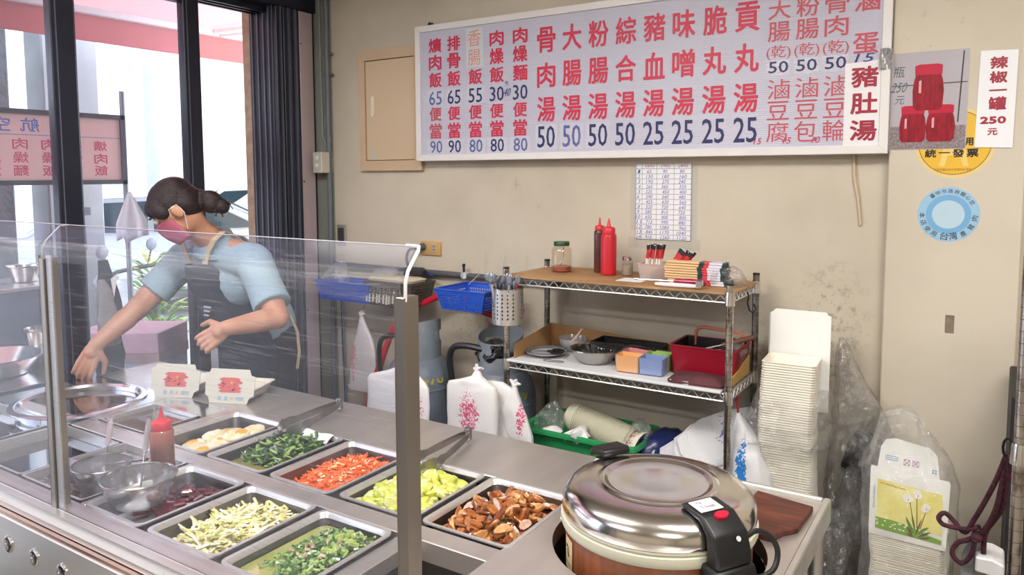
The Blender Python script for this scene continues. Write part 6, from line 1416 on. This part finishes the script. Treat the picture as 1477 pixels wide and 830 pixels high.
# ================================================================ street side things
# outside menu board seen from behind
ob = thing('street_menu_board', 'framed menu board outside, seen from behind with mirrored red characters', 'sign', (-4.1, 1.1, 1.6))
GREYF = mat('board_frame', '6e7078', .5, .3)
bx = -4.10; by0, by1, bz0, bz1 = -.9, 2.40, 1.60, 1.955
TRN = mat('board_film', 'f6dcd8', .6, var=.03)
nt = TRN.node_tree; bs = nt.nodes['Principled BSDF']; tl = nt.nodes.new('ShaderNodeBsdfTranslucent'); tl.inputs[0].default_value = (*lin('fbe2de'), 1)
mxs = nt.nodes.new('ShaderNodeMixShader'); mxs.inputs[0].default_value = .6; nt.links.new(bs.outputs[0], mxs.inputs[1]); nt.links.new(tl.outputs[0], mxs.inputs[2]); nt.links.new(mxs.outputs[0], nt.nodes['Material Output'].inputs[0])
MB().box(bx - .002, bx + .002, by0, by1, bz0, bz1).build('film', TRN, ob, world=True)
m = MB()
for z0, z1 in ((bz0 - .012, bz0 + .012), (bz1 - .012, bz1 + .012)): m.box(bx - .015, bx + .015, by0, by1, z0, z1)
m.box(bx - .015, bx + .015, by1 - .022, by1 + .004, bz0 - .012, bz1 + .012); m.build('frame', GREYF, ob, world=True)
MB().cyl((bx, 2.40, 0), (bx, 2.40, 2.1), .014, n=10).build('post', mat('post_grey', '9aa0a6', .4, .4), ob, world=True, smooth=True)
MB().cyl((bx, -.6, 0), (bx, -.6, 2.1), .014, n=10).build('post', MATS['post_grey'], ob, world=True, smooth=True)
rd = MB(); bl = MB()
colsY = [2.265, 2.13, 2.00, 1.865, 1.74, 1.60, 1.46, 1.32]
for y, s in zip(colsY, ('爌肉飯', '排骨飯', '肉燥飯', '肉燥麵', '大腸湯', '粉腸湯', '綜合湯', '豬血湯')):
    for ch, zc in zip(s, (1.795, 1.727, 1.662)): put_glyph(rd, ch, y - .036, y + .036, zc - .028, zc + .028, bx + .0035, .02, plane='yz', mirror=True)
for y, ch in zip((1.915, 1.78, 1.645, 1.51), '航空小吃'): put_glyph(bl, ch, y - .045, y + .045, 1.855, 1.925, bx + .0035, .02, plane='yz', mirror=True)
rd.build('red_lettering', mat('board_red', 'e8708a', .5, var=.05), ob, world=True); bl.build('blue_lettering', mat('board_blue', '7a92d8', .5, var=.05), ob, world=True)
MB().box(bx + .002, bx + .003, by0, by1, 1.838, 1.841).build('divider_line', MATS['board_blue'], ob, world=True)
# towel
tw = MB(); rows = []
for j in range(9):
    q = j / 8; w = .008 + .085 * min(1, q * 1.5); zz = 1.545 - .26 * q
    rows.append([(-4.07 + .012 * math.sin(k * 1.3) * q, 2.40 - w + 2 * w * k / 10 + .01 * q, zz - .05 * q * (abs(k - 6) / 5) * (1 if k < 6 else -.3) + (.05 * q if k < 3 else 0)) for k in range(11)])
vs = [p for r in rows for p in r]; fs = [(j * 11 + i, j * 11 + i + 1, (j + 1) * 11 + i + 1, (j + 1) * 11 + i) for j in range(8) for i in range(10)]
o = tw.add(vs, fs).build('hanging_towel', mat('towel', 'fbf8fc', .8, var=.04, bump=.3, bscale=40), smooth=True); o.modifiers.new('thickness', 'SOLIDIFY').thickness = .006
tag(o, 'white pointed towel hanging on the street board post', 'towel')
# awning
aw = thing('red_awning', 'red canvas awning with white folding frame over the pavement', 'awning', (-3.4, 2.0, 3.0))
AWM = mat('awning_canvas', 'd79a9c', .8, var=.08, scale=6)
nt = AWM.node_tree; bs = nt.nodes['Principled BSDF']; tl = nt.nodes.new('ShaderNodeBsdfTranslucent'); tl.inputs[0].default_value = (*lin('efb4b4'), 1)
mxs = nt.nodes.new('ShaderNodeMixShader'); mxs.inputs[0].default_value = .42; nt.links.new(bs.outputs[0], mxs.inputs[1]); nt.links.new(tl.outputs[0], mxs.inputs[2]); nt.links.new(mxs.outputs[0], nt.nodes['Material Output'].inputs[0])
MB().grid(1, 8, lambda u, v: (-3.34 - 1.26 * u, -1.0 + 6.5 * v, 3.02 - .38 * u)).build('canvas', AWM, aw, world=True)
MB().box(-4.625, -4.615, -1.0, 5.5, 2.44, 2.60).build('valance', AWM, aw, world=True)
WF = mat('awning_frame', 'e8e8ec', .4)
MB().box(-4.63, -4.57, -1.0, 5.5, 2.595, 2.635).build('front_bar', WF, aw, world=True, bevel=.005)
for y in (1.3, 3.35):
    MB().tube([(-3.40, y, 2.80), (-4.0, y + .45, 2.72), (-4.57, y, 2.62)], .016, 8).build('folding_arm', WF, aw, world=True, smooth=True)
    MB().tube([(-3.40, y + .05, 2.76), (-4.0, y + .5, 2.68), (-4.57, y + .05, 2.60)], .010, 8).build('folding_arm', WF, aw, world=True, smooth=True)
o = MB()
for z in (1.75, 1.25, .9): o.tube([(-3.40, 2.80 + .012 * math.sin(z * 30 + k), z + .07 * math.cos(k * .9)) for k in range(8)], .012, 6)
o = MB().tube([(-3.43, 2.815, 1.98), (-3.44, 2.80, 1.92), (-3.43, 2.79, 1.84), (-3.43, 2.80, 1.74), (-3.42, 2.82, 1.70)], .02, 7).build('bundled_cord', mat('cord_grey', '6b6468', .8, bump=.6, bscale=60), smooth=True); tag(o, 'grey bundled cord on the outer edge of the shopfront', 'cord')

# scooter parked on the pavement
sc = thing('parked_scooter', 'pale scooter with black seat and red stripe parked outside the shopfront', 'scooter', (-4.22, 2.92, -.02), (0, 0, .52))
SW = mat('scooter_white', 'd9dde0', .25, coat=.6, var=.03); SK = mat('scooter_black', '25272c', .4); SG = mat('seat_vinyl', '4c6470', .45)
MB().lathe([(.245, -.05), (.255, -.03), (.262, 0), (.255, .03), (.245, .05), (.17, .045), (.17, -.045)], 32, (0, 0, 0)).build('x', SK) if False else None
def wheel(x):
    m = MB(); m.X = T(x, 0, .235) @ rotm(PI / 2)
    m.lathe([(.16, -.04), (.215, -.045), (.235, -.02), (.235, .02), (.215, .045), (.16, .04), (.16, -.04)], 32); w = m.build('wheel', mat('tyre', '1c1c1e', .8), sc, smooth=True)
    m = MB(); m.X = T(x, 0, .235) @ rotm(PI / 2); m.lathe([(.16, -.02), (.15, 0), (.05, .02), (.03, .045), (0, .045)], 24); m.build('rim', CHROME, w, smooth=True)
    return w
wheel(-.62); wheel(.60)
MB().rings([[(-.50 - .04 * s + x * .9, y * q, z) for x, y in ((-.05, 0), (0, .14), (.10, .15), (.10, -.15), (0, -.14))] for s, q, z in ((0, .5, .38), (0, 1, .55), (1, 1.1, .72), (2, 1.0, .88), (2.5, .6, 1.0))]).build('front_fairing', SW, sc, smooth=True)
MB().rings([[(x, y * q, z) for x, y in ((-.42, .11), (-.42, -.11), (.02, -.13), (.02, .13))] for q, z in ((1, .30), (1, .36))]).build('footboard', SK, sc, bevel=.01)
MB().rings([[(xx, y * w_ , z) for y, z in ((-1, .34), (-1.1, .55), (-.8, .70), (.8, .70), (1.1, .55), (1, .34))] for xx, w_ in ((.0, .12), (.2, .16), (.5, .15), (.78, .09), (.84, .05))]).build('rear_body', SW, sc, smooth=True)
MB().box(.02, .74, -.168, -.155, .60, .635).build('red_stripe', mat('scooter_red', 'd8404c', .35), sc, bevel=.004)
MB().rings([[(xx, y * w_, z + dz) for y, z in ((-1, .70), (-1.05, .76), (-.7, .80), (.7, .80), (1.05, .76), (1, .70))] for xx, w_, dz in ((-.02, .08, 0), (.1, .13, .01), (.4, .15, 0), (.62, .13, .03), (.78, .07, .06))]).build('seat', SG, sc, smooth=True)
MB().tube([(-.55, 0, .95), (-.56, .0, 1.03), (-.50, .18, 1.05), (-.42, .33, 1.06)], .014, 8).tube([(-.56, 0, 1.03), (-.50, -.18, 1.05), (-.42, -.33, 1.06)], .014, 8).build('handlebar', SK, sc, smooth=True)
for s in (-1, 1):
    MB().tube([(-.46, .24 * s, 1.06), (-.45, .27 * s, 1.16)], .006, 6).build('mirror_stem', SK, sc); MB().ball((-.45, .28 * s, 1.20), .055, 14, 10, (.35, 1.1, .8)).build('mirror', mat('mirror_back', '8f959c', .3), sc, smooth=True)
MB().ball((-.60, 0, .98), .085, 14, 10, (.8, 1.2, .8)).build('headlight', mat('headlight', 'c9d2d6', .1, coat=1), sc, smooth=True)
MB().ball((.84, 0, .66), .05, 12, 8, (.5, 1.4, .8)).build('tail_light', MATS['scooter_red'], sc, smooth=True)
g = MB(); g.X = T(.58, -.14, .28) @ rotm(PI / 2); g.lathe([(.14, -.04), (.15, 0), (.13, .05), (.06, .07), (.03, .075), (.0, .075)], 28); g.build('engine_cover', mat('engine_grey', '3f434a', .35, .6), sc, smooth=True)
MB().tube([(.70, -.16, .62), (.95, -.14, .78), (.98, 0, .80), (.95, .14, .78), (.70, .16, .62)], .012, 8).build('grab_rail', CHROME, sc, smooth=True)
# made-up red-topped carton, stands in for the jumble by the doorway
cx_ = thing('stand_in_carton', 'made-up pale carton with a pale red and brown top band, in place of the doorway jumble', 'box', (-3.52, 2.06, .0), (0, 0, .55))
MB().box(-.2, .2, -.15, .15, .35, .80).build('carton_body', mat('carton', 'd2d4e2', .7, var=.1), cx_, bevel=.006); MB().box(-.203, .203, -.153, .153, .80, .90).build('red_band', mat('band_red', 'e8bcc4', .7), cx_, bevel=.004)
MB().box(-.204, .204, -.154, .154, .755, .80).build('brown_band', mat('band_brown', 'c8a8a0', .7), cx_); MB().box(-.18, .18, -.13, .13, 0, .35).build('stand', SK, cx_)

# potted plant by the towel
pp = thing('potted_plant', 'bright green leafy plant in a pot on the pavement', 'plant', (-4.75, 2.95, 0))
MB().lathe([(0, 0), (.13, 0), (.17, .30), (.19, .32), (.17, .32), (.15, .28), (0, .28)], 24).build('pot', mat('terracotta', 'a8674a', .8), pp, smooth=True)
lm = MB(); rr_ = random.Random(2)
for k in range(150):
    a = rr_.uniform(0, 6.28); L_ = rr_.uniform(.15, .32); up = rr_.uniform(.2, 1.0); base = Vector((.10 * math.cos(a) * rr_.random(), .10 * math.sin(a) * rr_.random(), .5 + .55 * rr_.random())); d = Vector((math.cos(a), math.sin(a), up)).normalized(); sd = Vector((-math.sin(a), math.cos(a), 0)) * .022
    p0 = base; p1 = base + d * L_ * .5; p2 = base + d * L_ + Vector((0, 0, -.05))
    lm.mi = rr_.randrange(2); lm.add([tuple(p0), tuple(p1 + sd), tuple(p2), tuple(p1 - sd), tuple(p1 + Vector((0, 0, .008)))], [(0, 1, 4), (1, 2, 4), (2, 3, 4), (3, 0, 4)])
lm.build('foliage', [mat('leaf_green', '6fa83e', .4, var=.2), mat('leaf_yellow', 'c3cf5a', .4, var=.2)], pp)['kind'] = 'stuff'
MB().cyl((0, 0, .28), (0, 0, .95), .012, n=8).build('stem', mat('stem_green', '5f7a3a', .6), pp)
# cars across the road
def car(label, x, y, rz, body, name='parked_car'):
    t = thing(name, label, 'car', (x, y, 0), (0, 0, rz)); P = mat(name + body, body, .2, coat=1.0, var=.02)
    prof = [(-2.1, .35), (-2.15, .75), (-1.95, .88), (-1.1, .98), (-.5, 1.38), (.7, 1.42), (1.5, 1.02), (2.05, .92), (2.15, .65), (2.1, .35)]
    def sec(y_, ins): return [(px * (1 - ins * .02), y_, pz - (ins * .0)) for px, pz in prof]
    MB().rings([sec(-.82, 1), sec(-.86, 0), sec(.86, 0), sec(.82, 1)]).build('body', P, t, bevel=.04, seg=2, smooth=True)
    G = mat('car_glass', '2c3a44', .08, coat=1.0)
    for s in (-1, 1):
        MB().prism([(-.98, 1.0), (-.45, 1.33), (.08, 1.35), (.08, 1.0)], s * .865, s * .872).build('side_window', G, t); MB().prism([(.14, 1.0), (.14, 1.35), (.66, 1.36), (1.3, 1.02)], s * .865, s * .872).build('side_window', G, t)
        for wx in (-1.35, 1.35):
            m = MB(); m.X = T(wx, s * .80, .33) @ rotm(PI / 2); m.lathe([(.0, -.1), (.2, -.1), (.31, -.09), (.33, 0), (.31, .09), (.2, .1), (0, .1)], 28); m.build('wheel', MATS['tyre'], t, smooth=True)
    MB().prism([(-1.14, 1.0), (-1.10, 1.02), (-.53, 1.40), (-.56, 1.38)], -.75, .75).build('windscreen', G, t); MB().prism([(.74, 1.42), (1.5, 1.04), (1.53, 1.04), (.78, 1.43)], -.75, .75).build('rear_window', G, t)
    for s in (-.6, .6): MB().ball((-2.13, s, .70), .12, 12, 8, (.4, 1.3, .7)).build('headlamp', MATS['headlight'], t, smooth=True); MB().box(2.08, 2.16, s - .15, s + .15, .72, .88).build('tail_lamp', MATS['scooter_red'], t, bevel=.01)
    return t
car('silver car parked across the street, left of the post', -8.9, 5.4, 1.0, 'c9ced4')
car('white car across the street, seen right of the worker', -9.2, 8.2, 1.15, 'eef0f2')
car('white car with a red tail light further up the street', -13.5, 10.5, 1.0, 'f0f0f2')
# slim street poles and pale facades
o = MB().cyl((-11.5, 7.2, 0), (-11.5, 7.2, 3.4), .10, n=12).build('street_pole', mat('pole_grey', 'aab0bc', .6), smooth=True); tag(o, 'pale grey pole across the street, seen between the door posts', 'pole')
o = MB().cyl((-12.0, 10.6, 1.6), (-12.0, 10.6, 4.2), .07, n=12).build('orange_pole', mat('pole_orange', 'e0a07a', .6), smooth=True); MB().cyl((-12.0, 10.6, 0), (-12.0, 10.6, 1.6), .07, n=12).build('blue_base', mat('pole_blue', '8a9ac8', .6), o, world=True); tag(o, 'thin orange and blue pole up the street', 'pole')
FAC = mat('facade', 'e9e6e2', .8, var=.05, scale=.6)
for i, (x, y, w, h, lb_) in enumerate(((-24, 12, 9, 9, 'pale building across the street, left one'), (-22, 22, 9, 11, 'pale building across the street behind the white cars'), (-26, 2, 9, 8, 'pale building behind the concrete columns'))):
    t = thing('far_building', lb_, 'building', (x, y, 0), (0, 0, .0))
    MB().box(-3, 3, -w / 2, w / 2, 0, h).build('walls', FAC, t)
    for fl in range(int(h // 3)):
        for k in range(4): MB().box(2.98, 3.03, -w / 2 + .8 + 2.1 * k, -w / 2 + 2.0 + 2.1 * k, 1.0 + 3 * fl, 2.4 + 3 * fl).build('window', mat('far_glass', 'b9c6d0', .2), t)

# cook's side stand outside at the left
ck = thing('cooking_stand', 'dark steel cooking stand outside the shopfront at the left edge', 'stand', (-4.25, 1.75, 0))
CKM = mat('stand_steel', '6f7c92', .4, .7, var=.15)
MB().box(-4.62, -4.22, .9, 2.08, .15, 1.045).build('cabinet', CKM, ck, world=True, bevel=.006)
MB().box(-4.64, -4.18, .88, 2.10, 1.045, 1.065).build('upper_shelf', STEEL, ck, world=True, bevel=.003)
MB().box(-4.20, -3.62, .9, 1.98, .15, .68).build('lower_cabinet', CKM, ck, world=True, bevel=.006)
MB().box(-4.22, -3.60, .88, 2.00, .68, .70).build('lower_top', MATS['bright_steel'], ck, world=True, bevel=.003)
for z in (.60, .52, .44): MB().box(-3.62, -3.60, .9, 1.98, z, z + .008).build('panel_line', SK, ck, world=True)
def stbowl(label, c, r, h, nm='steel_basin'):
    t = thing(nm, label, 'bowl', c); MB().lathe([(0, 0), (r * .6, 0), (r * .68, .004), (r * .95, h * .95), (r * 1.05, h), (r * 1.05, h + .004), (r * .93, h), (r * .62, .008), (0, .006)], 36).build('bowl_body', mat('basin_steel', 'd6cfc6', .2, 1.0), t, smooth=True); return t
stbowl('steel basin on the upper shelf of the cooking stand', (-4.40, 1.99, 1.066), .085, .085)
stbowl('wide steel pan on the lower top of the cooking stand', (-3.95, 1.62, .701), .22, .09, 'steel_pan')
stbowl('smaller steel pan at the back of the cooking stand', (-4.02, 1.90, .701), .10, .17, 'steel_pan')
# made-up cloth in place of an unclear grey shape by the first door post
hg_ = thing('stand_in_cloth', 'grey and dark cloth made up for an unclear shape by the left door post', 'made-up cloth', (-3.13, 1.72, 1.0))
sack(MB(), [(-3.125, 1.735, .92, .018, .035), (-3.125, 1.735, .94, .024, .045), (-3.125, 1.73, .965, .022, .040), (-3.13, 1.725, 1.05, .022, .045), (-3.13, 1.72, 1.15, .016, .035), (-3.135, 1.71, 1.20, .010, .012)], 20, .1, 5, 60).build('sleeve', mat('grey_knit', '8d8c90', .9, var=.1, bump=.4, bscale=90), hg_, world=True, smooth=True)
sack(MB(), [(-3.15, 1.74, .45, .012, .05), (-3.15, 1.74, .70, .016, .055), (-3.15, 1.745, .92, .018, .05), (-3.15, 1.75, 1.10, .014, .05), (-3.15, 1.73, 1.28, .008, .02)], 20, .12, 5, 61).build('dark_drape', mat('dark_cloth', '2f3242', .9, var=.1), hg_, world=True, smooth=True)
MB().prism([(1.745, 1.20), (1.775, 1.22), (1.755, 1.12)], -3.125, -3.122, 'x').build('white_tag', PAPER, hg_, world=True)
# cable and clamp on the big column
o = MB().tube([(-5.0, 2.51, 1.75), (-5.0, 2.56, 1.60), (-5.0, 2.62, 1.45), (-4.99, 2.63, 1.30), (-5.0, 2.64, 1.15)], .008, 6).build('column_cable', mat('cable_dark', '5f646c', .6), smooth=True); MB().box(-5.02, -4.96, 2.58, 2.66, 1.38, 1.43).build('clamp', GREYF, o, world=True); tag(o, 'dark cable with a clamp running down the concrete column', 'cable')
# ================================================================ the worker behind the counter
def solid(name, prims, voxel, mats, parent, smooth_it=4, facegroups=None):
    """fuse tapered limbs and ellipsoids into one continuous skin (voxel remesh)"""
    m = MB()
    for p in prims:
        if p[0] == 'c':                                            # capsule chain: [(point, radius), ...]
            pts = p[1]
            for i in range(len(pts) - 1):
                (a, ra), (b_, rb_) = pts[i], pts[i + 1]
                m.cyl(a, b_, ra, rb_, n=20)
            for a, ra in pts: m.ball(a, ra, 16, 10)
        elif p[0] == 'e':                                          # ellipsoid: centre, radii, matrix
            m.ball(p[1], 1.0, 22, 14, p[2], p[3] if len(p) > 3 else None)
        elif p[0] == 'f':                                          # open-ended frustum (sleeves, hems)
            pts = p[1]
            for i in range(len(pts) - 1): m.cyl(pts[i][0], pts[i + 1][0], pts[i][1], pts[i + 1][1], n=24)
    me = bpy.data.meshes.new(name); me.from_pydata([tuple(v) for v in m.v], [], m.f)
    bm = bmesh.new(); bm.from_mesh(me); bmesh.ops.recalc_face_normals(bm, faces=bm.faces); bm.to_mesh(me); bm.free()
    o = bpy.data.objects.new(name, me); COL.objects.link(o)
    r = o.modifiers.new('r', 'REMESH'); r.mode = 'VOXEL'; r.voxel_size = voxel
    s = o.modifiers.new('s', 'SMOOTH'); s.iterations = smooth_it; s.factor = .5
    dg = bpy.context.evaluated_depsgraph_get(); dg.update()
    m2 = bpy.data.meshes.new_from_object(o.evaluated_get(dg)); bpy.data.objects.remove(o)
    m2.name = name
    for f in m2.polygons: f.use_smooth = True
    if not isinstance(mats, (list, tuple)): mats = [mats]
    m2.materials.clear()
    for q in mats: m2.materials.append(q)
    o = bpy.data.objects.new(name, m2); COL.objects.link(o)
    if parent is not None:
        inv = root_matrix(parent).inverted(); m2.transform(inv); o.parent = parent
    return o
wk = thing('person', 'person in a light blue T-shirt, dark apron and pink mask bending over the pot', 'person', (-2.86, 2.26, 0))
SKIN = mat('skin', 'd09c82', .5, var=.08, scale=12, sss=.15, color2='c08a70'); SHIRT = mat('shirt', '9fb6c4', .85, var=.08, bump=.3, bscale=40)
APR = mat('apron', '23283a', .75, var=.2, scale=20, bump=.3, bscale=40); TRO = mat('trousers', '24262e', .85); HAIR = mat('hair', '2c1b1e', .45, color2='1a1013', scale=30, stretch=(1, 1, 6), bump=.4, bscale=90)
V = Vector
pel = V((-2.86, 2.29, .90)); wai = V((-2.86, 2.24, 1.02)); che = V((-2.83, 2.12, 1.20)); nk0 = V((-2.80, 2.03, 1.335)); nk1 = V((-2.775, 1.92, 1.415)); hd_ = V((-2.790, 1.835, 1.495))
shL = V((-2.64, 2.09, 1.275)); elL = V((-2.440, 2.04, 1.055)); wrL = V((-2.485, 1.83, 1.045))
shR = V((-3.01, 2.03, 1.275)); elR = V((-3.09, 1.84, 1.065)); wrR = V((-3.10, 1.655, .935))
hipL = V((-2.77, 2.30, .88)); hipR = V((-2.95, 2.30, .88)); knL = V((-2.77, 2.27, .47)); knR = V((-2.96, 2.25, .47)); anL = V((-2.77, 2.32, .09)); anR = V((-2.96, 2.30, .09))
# head frame: f forward (down and to the pot), u up, s her left
f_ = V((-.40, -.56, -.72)).normalized(); u_ = (V((0, 0, 1)) - f_ * f_.z).normalized(); s_ = f_.cross(u_) * -1.0; s_.normalize(); s_ = u_.cross(f_).normalized()
HM = Matrix((s_, f_, u_)).transposed().to_4x4()                    # local x = side, y = face direction, z = crown
def H(x, y, z): return hd_ + s_ * x + f_ * y + u_ * z
prims = [('e', pel, (.155, .115, .12)), ('c', [(pel, .13), (wai, .115), (che, .135)]), ('e', che, (.165, .11, .15)), ('c', [(che + V((0, 0, .05)), .11), (nk0, .065), (nk1, .052)]),
         ('c', [(shL, .068), (elL, .047), (wrL, .030)]), ('c', [(shR, .068), (elR, .047), (wrR, .030)]), ('c', [(shL, .062), (nk0, .06), (shR, .062)]), ('c', [((elL + wrL) / 2 + (elL - wrL) * .2, .046), (wrL, .030)]), ('c', [((elR + wrR) / 2 + (elR - wrR) * .2, .046), (wrR, .030)]),
         ('c', [(hipL, .095), (knL, .062), (anL, .042)]), ('c', [(hipR, .095), (knR, .062), (anR, .042)]), ('c', [(anL, .042), (anL + V((0, -.14, -.04)), .034)]), ('c', [(anR, .042), (anR + V((0, -.14, -.04)), .034)]),
         ('e', H(0, -.008, .02), (.077, .094, .092), HM), ('e', H(0, .022, -.045), (.058, .062, .070), HM), ('c', [(nk1, .05), (H(0, -.02, -.05), .052)]),
         ('c', [(H(0, .085, .0), .010), (H(0, .098, -.022), .013)]), ('e', H(.078, -.005, -.008), (.010, .020, .032), HM), ('e', H(-.078, -.005, -.008), (.010, .020, .032), HM),
         ('e', H(0, .075, -.055), (.024, .014, .010), HM), ('e', H(0, .068, -.092), (.020, .016, .016), HM)]
def hand(w, d, palm_n, sgn, curl):
    """palm + five bent fingers; d = hand direction, palm_n = back of the hand direction"""
    d = d.normalized(); n_ = (palm_n - d * palm_n.dot(d)).normalized(); sd = d.cross(n_) * sgn; out = []
    out.append(('c', [(w, .026), (w + d * .03, .027)])); 
    for k in range(4): out.append(('c', [(w + d * .02 + sd * (.020 - .0135 * k), .014), (w + d * .085 + sd * (.030 - .020 * k) - n_ * .004, .0125)]))
    for k, (L_, cu) in enumerate(((.070, 1.0), (.078, 1.0), (.074, 1.05), (.058, 1.1))):
        p = w + d * .085 + sd * (.031 - .0205 * k); a = 0.25 * curl; seq = [(p, .0098)]
        for j, fr in enumerate((.45, .30, .25)):
            dd = d * math.cos(a * cu) - n_ * math.sin(a * cu); dd = (dd + sd * (-.05 * (k - 1.5))).normalized(); p = p + dd * L_ * fr; seq.append((p, .0092 - .0011 * j)); a += .62 * curl
        out.append(('c', seq))
    p = w + d * .022 + sd * .024; t1 = (d * .55 + sd * .75 - n_ * .35).normalized(); p1 = p + t1 * .045; t2 = (d * .85 + sd * .25 - n_ * .5).normalized(); p2 = p1 + t2 * .030; p3 = p2 + t2 * .024
    out.append(('c', [(p, .016), (p1, .0125), (p2, .0105), (p3, .009)]))
    return out
prims += hand(wrL, V((-.62, -.45, -.50)), V((.70, -.62, .35)), 1, .9)
prims += hand(wrR, V((-.02, -.45, -.80)), V((.75, -.45, .25)), -1, .75)
body = solid('body', prims, .0045, SKIN, wk, 3)
ex = .012
solid('shirt', [('e', che, (.185, .130, .165)), ('c', [(wai, .13), (che, .15)]), ('e', pel + V((0, -.01, .05)), (.192, .150, .17)), ('c', [(wai, .16), (pel, .155)]), ('f', [(nk0 + V((.0, .0, -.02)), .098), (nk0 + V((.012, -.030, .050)), .076)]), ('c', [(che + V((0, 0, .06)), .12), (nk0 - V((0, 0, .03)), .078)]),
                ('c', [(shL + V((-.005, 0, -.005)), .078), (nk0 - V((0, 0, .035)), .07), (shR + V((0, 0, -.005)), .078)]), ('f', [(shL, .078), (shL.lerp(elL, .45), .074), (shL.lerp(elL, .80), .078)]), ('f', [(shR, .078), (shR.lerp(elR, .45), .072), (shR.lerp(elR, .70), .074)])], .007, SHIRT, wk, 3)
solid('trousers', [('e', pel - V((0, 0, .03)), (.180, .138, .12)), ('c', [(hipL + V((0, 0, .02)), .110), (hipL - V((0, 0, .05)), .110)]), ('c', [(hipR + V((0, 0, .02)), .110), (hipR - V((0, 0, .05)), .110)]), ('f', [(hipL, .11), (knL, .08), (anL + V((0, 0, .02)), .065)]), ('f', [(hipR, .11), (knR, .08), (anR + V((0, 0, .02)), .065)])], .009, TRO, wk, 3)
for a in (anL, anR): solid('shoe', [('e', a + V((0, -.06, -.045)), (.048, .13, .042))], .008, BLACK, wk, 2)
# apron: bib + skirt as a curved sheet in front of the torso, straps over the shoulders
fr_ = V((-.05, -.99, 0))
def bib(u, v):
    ang = (u - .5) * 2; zc = .46 + .80 * v; ctr = pel.lerp(che, max(0, min(1, (zc - .86) / .34))); ctr = V((ctr.x, ctr.y, zc))
    half = .19 if v < .62 else .19 - .09 * ((v - .62) / .38) ** .7
    rad = .196 + .022 * v - .018 * abs(ang) ** 2 * 3
    x = ctr.x + half * ang * .98; y = ctr.y - rad * math.cos(ang * 1.15) - .004 - .01 * math.sin(9 * u + 3 * v) * (1 - v)
    return (x, min(y, ctr.y + .02), zc - .04 * 0)
ap = MB().grid(18, 22, bib).build('apron', APR, wk, world=True, smooth=True); ap.modifiers.new('thickness', 'SOLIDIFY').thickness = .005
STR = mat('apron_strap', 'cdb99a', .8)
for sx, top in ((.085, V((-2.715, 2.0, 1.352))), (-.085, V((-2.90, 1.98, 1.345)))):
    st_m = MB(); p0 = V(bib(.5 + sx * 3.2, 1.0)); pts = [p0, p0.lerp(top, .5) + V((0, -.028, .01)), top + V((0, -.045, .012)), top + V((0, .0, .045)), top + V((0, .09, .02)), V((top.x, 2.24, 1.22))]
    rr_ = [[(p.x - .016, p.y, p.z), (p.x + .016, p.y, p.z), (p.x + .016, p.y - .004, p.z + .004), (p.x - .016, p.y - .004, p.z + .004)] for p in pts]
    st_m.rings(rr_).build('apron_strap', STR, wk, world=True, smooth=True)
# hair: cap, fringe, bun
solid('hair', [('e', H(0, -.022, .040), (.088, .098, .084), HM), ('e', H(0, -.05, .005), (.084, .070, .085), HM), ('e', H(.0, .040, .070), (.068, .040, .030), HM), ('e', H(.058, .030, .040), (.022, .042, .045), HM), ('e', H(-.058, .030, .040), (.022, .042, .045), HM),
               ('e', H(.025, .066, .056), (.032, .020, .028), HM), ('e', H(-.030, .064, .054), (.032, .020, .032), HM), ('e', H(.03, -.115, -.075), (.040, .046, .050), HM), ('e', H(.035, -.13, -.115), (.030, .032, .036), HM), ('c', [(H(0, -.09, -.02), .035), (H(.03, -.12, -.06), .03)])], .005, HAIR, wk, 2)
tuft = MB(); rr2 = random.Random(4)
for k in range(26):
    a = rr2.uniform(0, 6.28); p = H(.035 + .02 * math.cos(a), -.135 + .02 * math.sin(a), -.12); d = V((rr2.uniform(-1, 1), rr2.uniform(-1, 1), rr2.uniform(-.8, .6))) * .03
    tuft.tube([p, p + d * .6, p + d + V((0, 0, -.012))], .0018, 4)
tuft.build('loose_hair', HAIR, wk, world=True)['kind'] = 'stuff'
# mask over nose, mouth and chin, ear loops
def msk(u, v):
    a = (u - .5) * 2.5; z = .005 - .115 * v; r = .078 - .012 * abs(v - .45)
    bul = .022 * math.exp(-((u - .5) * 4.2) ** 2) * (1 - (v - .35) ** 2 * 2.0)
    return tuple(H(.064 * math.sin(a), -.004 + (.082 + bul) * math.cos(a) + .012, z))
mk = MB().grid(16, 10, msk).build('face_mask', mat('mask_pink', 'b8637c', .8, var=.08, scale=20), wk, world=True, smooth=True); mk.modifiers.new('thickness', 'SOLIDIFY').thickness = .003
for s in (1, -1): MB().tube([H(.064 * s, .028, -.01), H(.083 * s, .012, .018), H(.085 * s, -.022, .012), H(.083 * s, -.02, -.03), H(.062 * s, .022, -.085)], .0016, 5).build('ear_loop', WHITE, wk, world=True, smooth=True)
for s in (1, -1): 
    MB().ball(H(.030 * s, .080, .018), .0115, 12, 8).build('eye', mat('eye_white', 'd8d2cc', .2), wk, world=True, smooth=True)
    MB().tube([H(.016 * s, .090, .040), H(.030 * s, .091, .045), H(.046 * s, .082, .040)], .003, 5).build('eyebrow', HAIR, wk, world=True, smooth=True)
# apron lettering patch and tied string
pt = MB(); c_ = V(bib(.66, .78)); 
for k in range(3): pt.box(c_.x - .022, c_.x + .022 - .008 * k, c_.y - .012, c_.y - .006, c_.z - .01 - .018 * k, c_.z - .004 - .018 * k)
pt.build('apron_print', mat('print_pale', 'b9bcc8', .6), wk, world=True)
MB().tube([(-2.665, 2.30, 1.0), (-2.62, 2.30, .93), (-2.60, 2.29, .84), (-2.605, 2.28, .77)], .007, 6).build('apron_string', STR, wk, world=True, smooth=True)
